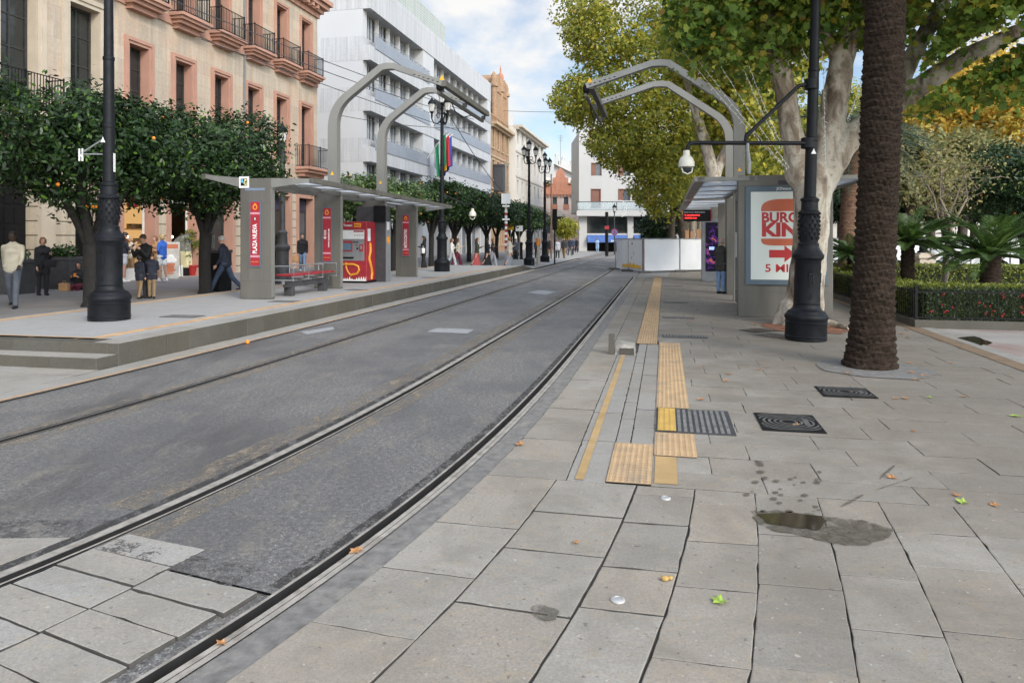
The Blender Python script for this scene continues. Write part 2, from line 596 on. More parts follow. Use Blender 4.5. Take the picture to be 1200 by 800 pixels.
def palmbark(name, lo, hi):
    q = NT(name)
    v = q.coord('Object')
    a = q.noise(q.coord('Object', (1, 1, 2.6)), 7, 7, .75, .8)
    c = q.ramp(a, [(.32, lo), (.62, hi), (.75, sc(hi, 1.5))])
    q.l(c, q.b.inputs['Base Color'])
    q.b.inputs['Roughness'].default_value = .95
    q.b.inputs['Specular IOR Level'].default_value = .15
    q.bump(q.mix(.5, a, q.noise(q.coord('Object', (1, 1, .3)), 60, 4)), 1.0, .03)
    return q.mat


M['palm_bark'] = palmbark('palm_bark', (.008, .006, .004, 1), (.054, .037, .026, 1))
M['palm_bark_red'] = palmbark('palm_bark_reddish', (.05, .028, .02, 1), (.20, .12, .08, 1))
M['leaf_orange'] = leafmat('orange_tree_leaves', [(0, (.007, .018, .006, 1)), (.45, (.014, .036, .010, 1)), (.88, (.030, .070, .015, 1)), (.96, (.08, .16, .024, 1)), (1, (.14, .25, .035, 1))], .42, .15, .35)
M['leaf_orange_pale'] = leafmat('orange_tree_leaves_pale', [(0, (.028, .05, .02, 1)), (.45, (.06, .11, .03, 1)), (.85, (.13, .20, .06, 1)), (1, (.22, .30, .10, 1))], .4, .25, .5)
M['leaf_plane'] = leafmat('plane_tree_leaves', [(0, (.08, .12, .025, 1)), (.3, (.19, .24, .04, 1)), (.6, (.36, .38, .06, 1)), (.82, (.56, .52, .085, 1)), (.95, (.68, .54, .07, 1)), (1, (.40, .25, .05, 1))], .5, .5, .35)
M['leaf_plane_near'] = leafmat('plane_tree_leaves_near', [(0, (.04, .095, .018, 1)), (.35, (.085, .18, .03, 1)), (.7, (.18, .29, .045, 1)), (.87, (.38, .40, .06, 1)), (.96, (.52, .38, .06, 1)), (1, (.17, .07, .03, 1))], .48, .45, .35)
M['leaf_autumn'] = leafmat('autumn_leaves', [(0, (.30, .30, .07, 1)), (.35, (.60, .50, .10, 1)), (.7, (.78, .56, .10, 1)), (1, (.75, .40, .07, 1))], .55, .5, .3)
M['leaf_mixed'] = leafmat('thin_garden_leaves', [(0, (.10, .13, .04, 1)), (.5, (.27, .26, .10, 1)), (1, (.46, .36, .15, 1))], .55, .35, .3)
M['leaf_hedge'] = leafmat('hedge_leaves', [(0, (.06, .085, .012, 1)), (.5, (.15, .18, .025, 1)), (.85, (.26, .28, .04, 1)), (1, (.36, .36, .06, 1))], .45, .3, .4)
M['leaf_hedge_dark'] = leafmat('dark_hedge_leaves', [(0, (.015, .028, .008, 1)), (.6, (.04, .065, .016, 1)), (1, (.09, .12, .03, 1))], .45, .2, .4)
M['leaf_cycad'] = leafmat('cycad_fronds', [(0, (.025, .06, .014, 1)), (.6, (.06, .125, .022, 1)), (1, (.14, .21, .045, 1))], .35, .2, .5)
M['leaf_palm'] = leafmat('palm_fronds', [(0, (.035, .06, .035, 1)), (.6, (.075, .11, .065, 1)), (1, (.13, .16, .08, 1))], .45, .25, .4)
M['leaf_yellow'] = leafmat('yellow_topiary', [(0, (.18, .19, .02, 1)), (.6, (.36, .36, .05, 1)), (1, (.5, .5, .1, 1))], .5, .3, .3)
M['flower_red'] = mat('red_flower', (.36, .02, .025, 1), .6, 0, .2, 20)
# ------------------------------------------------------------------ ground, tram road, pavements
def rail_x(Z):
    k = .29 * 2.3
    if Z < 1.8:
        s = .205 + .29 * math.exp(-(1.8 - 2.87) / 2.3)
        return rail_x(1.8) + s * (Z - 1.8)
    return -1.436 + .2107 * (Z - 2.87) - .0057 * min(Z - 2.87, 9) + k * (1 - math.exp(-(Z - 2.87) / 2.3))


def rc(Z, d, z=0.0):
    """point at offset d to the left of the right-hand rail"""
    e = .05
    tx, ty = rail_x(Z + e) - rail_x(Z - e), 2 * e
    l = math.hypot(tx, ty); tx /= l; ty /= l
    return Vector((rail_x(Z) - ty * d, Z + tx * d, z))


def zsamples(a, b):
    out, z = [], a
    while z < b:
        out.append(z); z += .12 + max(0, z - 2) * .05
    return out + [b]


def ribbon(mb, d0, d1, z, a, b, mi=0, z1=None):
    zs = zsamples(a, b)
    v, f = [], []
    for q in zs:
        v += [rc(q, d0, z), rc(q, d1, z if z1 is None else z1)]
    for i in range(len(zs) - 1):
        f.append((2 * i, 2 * i + 1, 2 * i + 3, 2 * i + 2))
    return mb.add(v, f, mi)


# one ground sheet to the horizon
mb = MB(); mb.quad((-900, -60, -.075), (900, -60, -.075), (900, 1500, -.075), (-900, 1500, -.075))
tag(mb.build('ground', M['ground']), kind='structure')

# asphalt carriageway between the rails
mb = MB()
NEAR, FAR = -3.0, 110.0
RW = .055
rails_d = (0.0, 1.42, 4.0, 5.42)
ribbon(mb, rails_d[0] + RW, rails_d[1] - .06, 0, 3.55, 33)
ribbon(mb, rails_d[1] + .10, rails_d[2] - .06, 0, 2.6, 62)
ribbon(mb, rails_d[2] + .06, rails_d[3] - .05, 0, NEAR, 62)
ribbon(mb, rails_d[1] + .10, rails_d[2] - .06, -.006, NEAR, 2.7)
ribbon(mb, rails_d[0] + RW, rails_d[1] - .06, -.020, NEAR, 3.56)
tag(mb.build('tram_road', M['asphalt']), kind='structure')
# far junction of paler worn asphalt
M['asphalt_pale'] = mat('worn_pale_asphalt', (.215, .205, .195, 1), .75, 0, .2, .5, .2, 60, dirt=(.26, .225, .18, 1))
mb = MB()
ribbon(mb, -.09, rails_d[1] - .06, -.004, 32.8, 62)
mb.add([S(62, -9.5, -.012), S(62, 3, -.012), S(100, 6, -.012), S(100, -12, -.012)], [(0, 1, 2, 3)])
mb.add([S(32.6, -1.2, .006), S(32.6, .1, .006), S(60, 1.0, .006), S(60, -1.2, .006)], [(0, 1, 2, 3)])
tag(mb.build('junction_road', M['asphalt_pale']), kind='structure')

# rails: each a steel running head, a dark groove and a guard lip
rail_labels = ('grooved tram rail along the stone pavement edge, nearest to the tactile strip',
               'grooved tram rail in the middle of the asphalt, crossing the pale slabs at lower left',
               'thin grooved tram rail in the asphalt between the two tracks, nearer the platform',
               'tram rail at the rusty kerb line below the raised platform')
for k, d in enumerate(rails_d):
    t = thing('tram_rail', rail_labels[k], 'rail', group='tram rails in the road')
    g = MB()
    w = .03 if k in (1, 3) else .034
    g0, g1 = d - w, d + w
    ribbon(g, g0, g1, -.045, NEAR, 100 if k != 0 else 33)
    ribbon(g, g0, g0, -.045, NEAR, 100 if k != 0 else 33, z1=.003)
    ribbon(g, g1, g1, -.045, NEAR, 100 if k != 0 else 33, z1=.003)
    g.build('groove', M['groove'], t)
    h = MB(); far = 100 if k != 0 else 33
    if k == 0:
        ribbon(h, d - .066, d - w, .004, NEAR, far)
        ribbon(h, d + w, d + RW, .002, NEAR, far)
    elif k == 1:
        ribbon(h, d + w, d + .10, .005, NEAR, far)
        ribbon(h, d - .048, d - w, .003, NEAR, far)
    else:
        ribbon(h, d + w, d + .06, .004, NEAR, far)
        ribbon(h, d - .055, d - w, .003, NEAR, far)
    h.build('railhead', M['rail_edge'] if k in (0, 1) else M['rail_steel'], t)
    if k == 1:
        r = MB(); ribbon(r, d - .066, d - .05, -.002, NEAR, far); r.build('rubber_strip', M['groove'], t)
    if k == 0:
        r = MB(); ribbon(r, d - .102, d - .066, .001, NEAR, far); r.build('concrete_edge', M['rail_edge'], t)
    if k == 3:
        r = MB(); ribbon(r, d + .06, d + .13, .003, NEAR, far); r.build('rusty_edge', M['rust_edge'], t)

mb = MB(); ribbon(mb, -.28, -.102, -.006, NEAR, 40)
tag(mb.build('rail_bedding', M['mortar_strip']), kind='structure')


# ---- paving slabs: every slab is its own little prism with an open joint
def slab(mb, pts, j=.004, top=0.0, h=.035, mi=0, jit=.0022):
    n = len(pts)
    c = sum((Vector(p) for p in pts), Vector()) / n
    q = []
    tz = rng.uniform(-jit, jit)
    ax, ay = rng.uniform(-jit, jit), rng.uniform(-jit, jit)
    for i in range(n):
        p0, p, p1 = Vector(pts[i - 1]), Vector(pts[i]), Vector(pts[(i + 1) % n])
        a, b = (p0 - p).normalized(), (p1 - p).normalized()
        d = (a + b)
        cr = abs(a.x * b.y - a.y * b.x)
        x = p + d * (j / max(.3, cr))
        x.z = top + tz + ax * (p.x - c.x) + ay * (p.y - c.y)
        q.append(x)
    if c.y < 9.5:
        # chipped, slightly uneven edges on the slabs near enough to show them
        rr = []
        for i in range(n):
            a, b = q[i], q[(i + 1) % n]
            m = max(1, int((b - a).length / .07))
            nn_ = Vector((-(b - a).y, (b - a).x, 0)).normalized()
            for k in range(m):
                e = rng.gauss(0, .0012) + (rng.uniform(.003, .008) if rng.random() < .04 else 0)
                rr.append(a.lerp(b, k / m) + nn_ * e)
        q = rr; n = len(q)
    lo = [Vector((p.x, p.y, top - h)) for p in q]
    ch = []
    for i in range(n):
        dd = (c - q[i]); dd.z = 0
        x = q[i] + dd.normalized() * .006
        ch.append(Vector((x.x, x.y, q[i].z)))
        q[i].z -= .0018
    v = ch + q + lo
    f = [tuple(range(n))]
    for i in range(n):
        k = (i + 1) % n
        f.append((i, n + i, n + k, k)); f.append((n + i, 2 * n + i, 2 * n + k, n + k))
    mb.add(v, f[:1] + f[1::2], mi)
    mb.f += [tuple(k + len(mb.v) - len(v) for k in q_) for q_ in f[2::2]]; mb.m += [3] * len(f[2::2])


def clip(poly, keep):
    """Sutherland-Hodgman with a signed function (keep >= 0)"""
    out = []
    for i in range(len(poly)):
        a, b = Vector(poly[i]), Vector(poly[(i + 1) % len(poly)])
        fa, fb = keep(a), keep(b)
        if fa >= 0: out.append(a)
        if (fa >= 0) != (fb >= 0):
            out.append(a.lerp(b, fa / (fa - fb)))
    # drop doubled points
    r = []
    for p in out:
        if not r or (p - r[-1]).length > 1e-3: r.append(p)
    if len(r) > 1 and (r[0] - r[-1]).length < 1e-3: r.pop()
    return r


def area(p):
    return abs(sum(p[i].x * p[(i + 1) % len(p)].y - p[(i + 1) % len(p)].x * p[i].y for i in range(len(p)))) / 2


def uof(p): return p.x * SN + p.y * CS
def vof(p): return p.x * CS - p.y * SN


M['joint_side'] = mat('slab_joint_side', (.075, .069, .06, 1), .95, 0, .3, 9)
pav = MB()
U0 = 5.22          # the row joint where the running strips end and the cross rows begin
KEEP_NEAR = lambda p: U0 - uof(p)
KEEP_FAR = lambda p: uof(p) - U0
# foreground: strips that follow the curve of the rail
edges = [-.28, -.80, -1.375, -1.775, -2.17, -2.57, -2.95, -3.4, -3.95, -4.4, -4.95, -5.5, -6.0, -6.6, -7.2, -7.8, -8.4]
for k in range(len(edges) - 1):
    z = NEAR + rng.uniform(0, .5)
    while z < 9.5:
        ln = rng.uniform(.50, .62) if k in (0, 1) else rng.choice((.40, .46, .5, .56, .62))
        z2 = z + ln
        sk = .0
        a, b, c, d = rc(z, edges[k]), rc(z + .05, edges[k + 1]), rc(z2 + .05, edges[k + 1]), rc(z2, edges[k])
        poly = clip([a, b, c, d], KEEP_NEAR)
        if len(poly) >= 3 and area(poly) > .004:
            slab(pav, poly, .0068 if k in (1, 2) else .0026)
        z = z2
# kerb-side strip past the joint: d=-.28 .. v=-.70
z = 5.0
while z < 34:
    ln = rng.uniform(.42, .58) if z < 12 else rng.uniform(.8, 1.1)
    def vpt(Z, vv):
        u = uof(rc(Z, -.28)); return S(u, vv)
    if z < 11.4:
        poly = [rc(z, -.28), vpt(z, -.70), vpt(z + ln, -.70), rc(z + ln, -.28)]
        poly = clip(poly, KEEP_FAR)
        if len(poly) >= 3: slab(pav, poly, .0042)
    else:
        slab(pav, [rc(z, -.28), vpt(z, -.83), vpt(z + ln, -.83), rc(z + ln, -.28)], .0035)
        slab(pav, [vpt(z, -.83), vpt(z, -.47), vpt(z + ln, -.47), vpt(z + ln, -.83)], .0035, mi=0)
    z += ln
# bluish kerb slabs beside the tactile strip
def uv_slabs(u0, u1, v0, v1, ln, mi=0, j=.004, top=0.0, mbx=None, jit=.0022):
    u = u0
    while u < u1 - .02:
        l2 = min(u1, u + rng.uniform(*ln))
        if u1 - l2 < .15: l2 = u1
        slab(mbx or pav, [S(u, v0), S(u, v1), S(l2, v1), S(l2, v0)], j, top=top, mi=mi, jit=jit)
        u = l2
uv_slabs(U0, 11.2, -.70, -.415, (.9, 1.3), 2)
uv_slabs(6.27, 12.2, -.415, -.285, (.7, 1.0), 2, .005)
uv_slabs(6.27, 12.2, -.285, -.095, (.42, .95), 2, .005)
# cross rows right of the tactile strip
u = U0
PITS = []
row = 0
while u < 46:
    dv = rng.uniform(.36, .46) if u < 13 else rng.uniform(.42, .5)
    v = -.1 if u < 12.2 else -.12
    v -= 0
    first = True
    while v < 4.6:
        ln = rng.uniform(.7, 1.15)
        if first and row % 2: ln *= .55
        first = False
        v2 = min(4.6, v + ln)
        if 4.6 - v2 < .25: v2 = 4.6
        # leave the square openings for tactile paving, covers and pits
        slab(pav, [S(u, v), S(u + rng.uniform(-.004, .004), v2), S(u + dv, v2), S(u + dv, v)], .0026)
        v = v2
    u += dv; row += 1
# garden side kerb
uv_slabs(2, 40, 4.87, 5.12, (.9, 1.1), 2, .003, top=.004)
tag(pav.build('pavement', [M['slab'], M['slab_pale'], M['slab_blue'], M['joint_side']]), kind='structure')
mb = MB()
mb.poly([rc(NEAR, -.15, -.013), rc(NEAR, -9, -.013), rc(3, -9, -.013), S(46, 5.2, -.013), S(46, -1.3, -.013), rc(12, -.15, -.013), rc(8, -.15, -.013), rc(5, -.15, -.013), rc(2.9, -.15, -.013), rc(1.5, -.15, -.013)])
tag(mb.build('paving_bed', M['mortar']), kind='structure')

# garden paving right of the kerb
mb = MB(); mb.add([S(-4, 5.1, -.012), S(-4, 60, -.012), S(90, 60, -.012), S(90, 5.1, -.012)], [(0, 1, 2, 3)])
tag(mb.build('garden_path', M['garden_paving']), kind='structure')

# pale slabs set between the rails at lower left
cr = MB()
mid = .745
def tslab(d0, d1, za, zb, j=.006):
    slab(cr, [rc(za, d0), rc(zb, d0), rc(zb, d1), rc(za, d1)], j, top=.004, h=.05, jit=.003)
z = 3.53
for k in range(22):
    z2 = z - .205 - rng.uniform(0, .02)
    tslab(.115 + (.03 if k else .0) + rng.uniform(0, .02), mid, z2, z)
    z = z2
    if z < NEAR: break
z = 3.80
for k in range(22):
    z2 = z - .215 - rng.uniform(0, .02)
    tslab(mid, 1.345, z2, z)
    z = z2
def off_x(y, d):
    z = y
    for _ in range(8):
        e = .05; tx = rail_x(z + e) - rail_x(z - e); tx /= math.hypot(tx, 2 * e)
        z = y - tx * d
    return rc(z, d).x
y = 4.24
for k in range(16):
    y2 = y - .34 - rng.uniform(0, .02)
    x = off_x(y, 1.58)
    first = True
    while x > off_x(y2, 3.9) and x > -7:
        w = rng.uniform(.52, .7)
        poly = [Vector((x - w, y2 - .012, 0)), Vector((x, y2 - .0, 0)), Vector((x, y, 0)), Vector((x - w, y - .012, 0))]
        poly = clip(poly, lambda p: off_x(p.y, 1.60) - p.x)
        poly = clip(poly, lambda p: p.x - off_x(p.y, 3.92)) if len(poly) > 2 else poly
        if len(poly) > 2 and area(poly) > .01: slab(cr, poly, .004, top=.006, h=.05)
        x -= w
    y = y2
tag(cr.build('crossing_slabs', [M['slab_pale']] * 3 + [M['joint_side']]), kind='structure')

# left side: kerb strip and low pavement in front of the platform steps
lp = MB()
z = 2.0
VP_ = -7.35
for z in np.arange(-2.5, 39, .98):
    a = rc(z, 5.55); b = rc(z + .98, 5.55)
    slab(lp, [a, b, S(uof(b), VP_ + .01), S(uof(a), VP_ + .01)], .003)
for u in np.arange(-2, 8.2, .9):
    for v in np.arange(-26, VP_, 1.1):
        slab(lp, [S(u, v), S(u, min(v + 1.1, VP_)), S(min(u + .9, 8.30), min(v + 1.1, VP_)), S(min(u + .9, 8.30), v)], .003)
tag(lp.build('platform_front_pavement', [M['slab_pale']] * 3 + [M['joint_side']]), kind='structure')

# tram platform: raised 0.30 m, two steps at the near end, ramp at the far end
U1, U2 = 8.64, 37.6
t = thing('tram_platform', 'long raised stone tram platform with dark kerb face and two steps at its near end', 'platform', S(0, 0), -TH)
pb = MB()
pb.box(-11.75, VP_ - .10, U1 + .01, U2, -.05, .298)
pb.add([(-11.75, U2, .298), (VP_ - .10, U2, .298), (VP_ - .10, U2 + 3.2, 0), (-11.75, U2 + 3.2, 0), (-11.75, U2, -.05), (VP_ - .1, U2, -.05)], [(0, 1, 2, 3), (0, 3, 4), (1, 5, 2)])
pb.build('surface', M['platform_top'], t)
kb = MB()
u = U1
while u < U2:
    l2 = min(U2, u + rng.uniform(.48, .56))
    kb.bbox(VP_ - .34, VP_ + rng.uniform(-.004, .004), u + .003, l2 - .003, -.02, .302, .008)
    u = l2
kb.add([(VP_ - .1, U2, .302), (VP_, U2, .302), (VP_, U2 + 3.2, .01), (VP_ - .1, U2 + 3.2, .01), (VP_, U2, -.02), (VP_, U2 + 3.2, -.02)], [(0, 1, 2, 3), (1, 4, 5, 2)])
kb.build('kerb_face', M['kerb_side'], t)
kt = MB()
u = U1
while u < U2:
    l2 = min(U2, u + rng.uniform(.9, 1.1))
    kt.box(VP_ - .40, VP_ - .001, u + .002, l2 - .002, .30, .306)
    u = l2
kt.build('edge_slab', M['slab_pale'], t)
st = MB()
x = VP_ - .03
while x > -26:
    w = rng.uniform(.7, .8)
    st.bbox(x - w + .003, x, U1 - .36, U1 + .05, -.02, .152, .008); x -= w
x = VP_ - .16
while x > -26:
    w = rng.uniform(.7, .8)
    st.bbox(x - w + .003, x, U1 - .012, U1 + .38, .1, .305, .008); x -= w
st.build('step', M['kerb_side'], t)
sp = MB()
sp.box(-26, VP_ - .03, U1 - .345, U1 - .014, .152, .157); sp.build('step_tread', M['slab_pale'], t)
tp = MB()
tp.box(VP_ - .84, VP_ - .64, U1 + .25, U2 - 1, .300, .305)
tp.box(-11.6, VP_ - .84, U1 + .25, U1 + .45, .300, .305)
tp.box(-11.6, -11.38, U1 + .45, U2 - 1, .300, .305)
for i in range(7):
    xx = VP_ - .82 + i * .027
    tp.box(xx, xx + .012, U1 + .46, U2 - 1, .305, .309)
tp.build('tactile_strip', M['tactile_faded'], t)

# street behind the platform
mb = MB(); mb.add([S(-4, -26, .146), S(U1 + .3, -26, .146), S(U1 + .3, -11.75, .146), S(120, -11.75, .146), S(120, -19.4, .146), S(-4, -19.4, .146)], [(0, 1, 2, 3, 4, 5)]) if False else mb.add([S(U1 - .02, -30, .146), S(U1 - .02, -11.74, .146), S(125, -11.74, .146), S(125, -30, .146)], [(0, 1, 2, 3)])
mb.add([S(U2 + 3.2, -11.74, .14), S(U2 + 3.2, -7.4, .005), S(125, -7.4, .005), S(125, -11.74, .14)], [(0, 1, 2, 3)], 1)
tag(mb.build('side_street', [M['asphalt_side'], M['platform_top']]), kind='structure')


# ---- tactile paving blocks, covers, studs on the right pavement
def raised_dots(mb, u0, u1, v0, v1, nv, du, z, bar=.7, h=.005, mi=0):
    """rows of small bars with rounded look"""
    wv = (v1 - v0) / nv
    u = u0 + du * .5
    while u < u1 - du * .3:
        for k in range(nv):
            c = v0 + wv * (k + .5)
            a, b = u - du * bar / 2, u + du * bar / 2
            p = [S(a, c - wv * .26, z), S(a, c + wv * .26, z), S(b, c + wv * .26, z), S(b, c - wv * .26, z)]
            q = [S(a + du * .1, c - wv * .15, z + h), S(a + du * .1, c + wv * .15, z + h), S(b - du * .1, c + wv * .15, z + h), S(b - du * .1, c - wv * .15, z + h)]
            mb.add(p + q, [(4, 5, 6, 7), (0, 1, 5, 4), (1, 2, 6, 5), (2, 3, 7, 6), (3, 0, 4, 7)], mi)
        u += du


def uvsheet(mb, u0, u1, v0, v1, z, mi=0):
    return mb.add([S(u0, v0, z), S(u0, v1, z), S(u1, v1, z), S(u1, v0, z)], [(0, 1, 2, 3)], mi)


tac = MB()
uvsheet(tac, 5.23, 6.25, -.415, -.095, .006); raised_dots(tac, 5.24, 6.24, -.41, -.10, 7, .062, .006)
uvsheet(tac, 5.95, 6.66, -.085, .255, .0065); raised_dots(tac, 5.96, 6.65, -.08, .25, 7, .062, .0065)
u = 7.64
while u < 12.2:
    uvsheet(tac, u + .003, u + .36, -.085, .245, .0065); u += .363
raised_dots(tac, 7.65, 12.2, -.08, .24, 7, .075, .0065)
uvsheet(tac, 12.2, 34, -.465, -.125, .006)
for k in range(8):
    v = -.45 + k * .042
    tac.add([S(12.22, v, .006), S(12.22, v + .026, .006), S(34, v + .026, .006), S(34, v, .006), S(12.22, v + .007, .011), S(12.22, v + .019, .011), S(34, v + .019, .011), S(34, v + .007, .011)],
            [(4, 5, 6, 7), (0, 4, 7, 3), (1, 2, 6, 5), (0, 1, 5, 4)])
tag(tac.build('tactile_paving', M['tactile']), kind='structure')
tb = MB(); uvsheet(tb, 8, 34, 4.6, 4.86, .006)
for k in range(5):
    v = 4.62 + k * .05
    uvsheet(tb, 8.02, 34, v, v + .025, .010)
tag(tb.build('tactile_paving_brown', M['tactile_brown']), kind='structure')
pm = MB()
uvsheet(pm, 5.24, 11.1, -.64, -.575, .0055)
uvsheet(pm, 5.27, 5.93, -.075, .09, .0055)
tag(pm.build('road_marking_yellow', M['yellow_paint']), kind='structure')


def cover(label, u0, u1, v0, v1, style, mname, group=None):
    t = thing('access_cover', label, 'manhole', S(0, 0), -TH, group)
    fr = MB(); fr.box(v0, v1, u0, u1, .004, .0085)
    fr.build('frame', M['dark_grey'] if style != 'ring' else M['black'], t)
    b = MB()
    e = .03
    if style == 'bars':
        n = 12
        for i in range(n):
            a = v0 + e + (v1 - v0 - 2 * e) * i / n
            w = (v1 - v0 - 2 * e) / n
            m = int((u1 - u0) / .055)
            for k in range(m):
                c = u0 + e + (u1 - u0 - 2 * e) * (k + .5) / m
                b.box(a + w * .2, a + w * .75, c - .016, c + .016, .0085, .014)
    elif style == 'ring':
        cx, cy = (v0 + v1) / 2, (u0 + u1) / 2
        for r in (.06, .11, .16, .21, .26, .31):
            N = 40
            for i in range(N):
                t0, t1 = 2 * PI * i / N, 2 * PI * (i + 1) / N
                q = []
                for (rr, tt) in ((r, t0), (r + .024, t0), (r + .024, t1), (r, t1)):
                    x, y = cx + rr * math.cos(tt), cy + rr * math.sin(tt)
                    q.append((min(max(x, v0 + .02), v1 - .02), min(max(y, u0 + .02), u1 - .02)))
                if abs(q[0][0] - q[1][0]) + abs(q[0][1] - q[1][1]) > .01:
                    b.add([(x, y, .014) for x, y in q], [(0, 1, 2, 3)])
        b.box(v1 - .14, v1 - .09, u0 + .2, u1 - .2, .0145, .017)
    else:
        n = max(6, int((v1 - v0) / .055))
        for i in range(n):
            a = v0 + .015 + (v1 - v0 - .03) * i / n
            w = (v1 - v0 - .03) / n
            b.box(a + w * .25, a + w * .8, u0 + .02, u1 - .02, .009, .016)
    b.build('grid' if style != 'ring' else 'relief_lid', M[mname], t)
    return t


c = cover('square iron cover of raised bars with a yellow painted strip, set in the tactile paving', 6.68, 7.60, -.085, .62, 'bars', 'iron_cover')
yb = MB(); yb.box(-.065, .10, 6.70, 7.58, .0145, .0175)
for k in range(3):
    for q in range(16):
        yb.box(-.05 + k * .05, -.05 + k * .05 + .03, 6.72 + q * .053, 6.75 + q * .053, .0175, .022)
yb.build('yellow_tactile_strip', M['yellow_tile'], c)
cover('dark iron cover with concentric rings, right of the barred cover', 6.92, 7.60, .87, 1.42, 'ring', 'iron_dark')
cover('dark iron cover lying between the ringed cover and the palm trunk', 8.55, 9.1, 1.72, 2.28, 'ring', 'iron_dark')
for k, Z in enumerate((12.75, 15.9, 19.9, 27)):
    u = Z * .9785 + 2.9 * SN
    cover('slotted iron drain grate beside the tactile strip, %s' % ('nearest to the barred cover', 'second from the barred cover', 'third from the barred cover', 'farthest along, near the white hoarding')[k],
          u, u + .34, -.04, .74 if k == 0 else .62, 'slots', 'iron_cover', 'drain grates along the tactile strip')
for k, (u, v) in enumerate(((11.9, -8.75), (15.2, -8.5), (19.0, -8.4), (25.5, -8.4))):
    t = thing('platform_grate', 'small slotted grate in the platform, %s' % ('beside the big black lamp post', 'in front of the nearest shelter pillar', 'in front of the red bench', 'by the last shelter pillar')[k], 'grate', S(u, v, .3), -TH, 'grates in the platform')
    b = MB(); b.box(-.35, .35, -.2, .2, .002, .006); b.build('frame', M['kerb_side'], t)
    b = MB()
    for i in range(10): b.box(-.33 + i * .066, -.295 + i * .066, -.18, .18, .006, .010)
    b.build('bars', M['iron_cover'], t)
# round steel studs
for k, (px, py) in enumerate(((724, 703.5), (780, 584))):
    p = G(px, py)
    b = MB(); b.lathe([(.036, .002), (.035, .008), (.028, .012), (.02, .0125), (.019, .011), (.012, .0125), (0.001, .0128)], 20, cap=False)
    o = b.build('paving_stud', mat('stud_steel', (.55, .54, .52, 1), .4, .5, .1, 20) if k == 0 else bpy.data.materials['stud_steel'], None, 30)
    o.location = p
    tag(o, ('round steel stud in the paving, nearest to the camera', 'round steel stud in the paving just below the yellow stripe')[k], 'stud', 'steel studs in the paving')
# kerb end block with dark post and white concrete lump
t = thing('kerb_end', 'low dark stone kerb end with a white concrete lump beside the orange line', 'kerb block', S(11.05, -.7), -TH)
b = MB(); b.bbox(-.13, -.045, -.05, .05, 0, .30, .006); b.build('post', M['kerb_side'], t)
b = MB()
b.add([(-.04, -.05, 0), (.26, -.05, 0), (.26, .45, 0), (-.04, .45, 0), (-.02, .08, .13), (.10, .05, .15), (.24, .12, .10), (.24, .44, .12), (-.02, .44, .16)],
      [(0, 1, 6, 5), (0, 5, 4), (1, 2, 7, 6), (2, 3, 8, 7), (3, 0, 4, 8), (4, 5, 6, 7, 8)])
b.build('concrete_lump', M['slab_pale'], t)
b = MB(); b.box(.03, .25, -.075, -.055, .004, .10); b.build('dark_recess', M['mortar'], t)

# tree pits
mb = MB()
pit = S(15.1, 2.75, .009)
pts = []
for i in range(26):
    a = 2 * PI * i / 26
    r = .92 + rng.uniform(-.12, .12)
    pts.append(pit + Vector((r * math.cos(a) * 1.0, r * math.sin(a) * .95, 0)))
mb.poly(pts)
tag(mb.build('tree_pit_earth', M['earth']), kind='structure')
mb = MB(); q = UV(G(1022, 432))
pts = [S(q[0] + .75 * math.sin(a) * rng.uniform(.9, 1.05), q[1] + .72 * math.cos(a) * rng.uniform(.9, 1.05), .0075) for a in np.linspace(0, 2 * PI, 17)[:-1]]
mb.poly(pts)
tag(mb.build('palm_pit_concrete', M['mortar_strip']), kind='structure')

# puddle and damp stains
M['puddle'] = NT('puddle_water').mat
b_ = M['puddle'].node_tree.nodes['Principled BSDF']
b_.inputs['Base Color'].default_value = (.035, .028, .018, 1); b_.inputs['Roughness'].default_value = .06; b_.inputs['Specular IOR Level'].default_value = .5
def dampmat():
    q = NT('damp_stone')
    v = q.coord('Object')
    c = q.ramp(q.noise(v, 14, 6, .7), [(.3, (.075, .066, .048, 1)), (.7, (.16, .143, .112, 1))])
    q.l(c, q.b.inputs['Base Color']); q.b.inputs['Roughness'].default_value = .42
    # ragged wet edge: the stain thins out where the stone has dried
    tr = q.n('ShaderNodeBsdfTransparent')
    mx = q.n('ShaderNodeMixShader')
    q.l(q.ramp(q.noise(v, 9, 8, .75, .6), [(.40, .15), (.54, .95)]), mx.inputs[0])
    q.l(tr.outputs[0], mx.inputs[1]); q.l(q.b.outputs[0], mx.inputs[2]); q.l(mx.outputs[0], q.out.inputs['Surface'])
    return q.mat
M['damp'] = dampmat()


def blob(mb, px, mi, z, wob=.0):
    mb.poly([G(x, y, 0) + Vector((0, 0, z)) for x, y in px], mi)


def ragged(pts, sub=6, amp=1.4):
    out = []
    for i in range(len(pts)):
        a, b = pts[i], pts[(i + 1) % len(pts)]
        for k in range(sub):
            t = k / sub
            out.append((a[0] + (b[0] - a[0]) * t + rng.uniform(-amp, amp) * 1.6, a[1] + (b[1] - a[1]) * t + rng.uniform(-amp, amp) * .6))
    return out


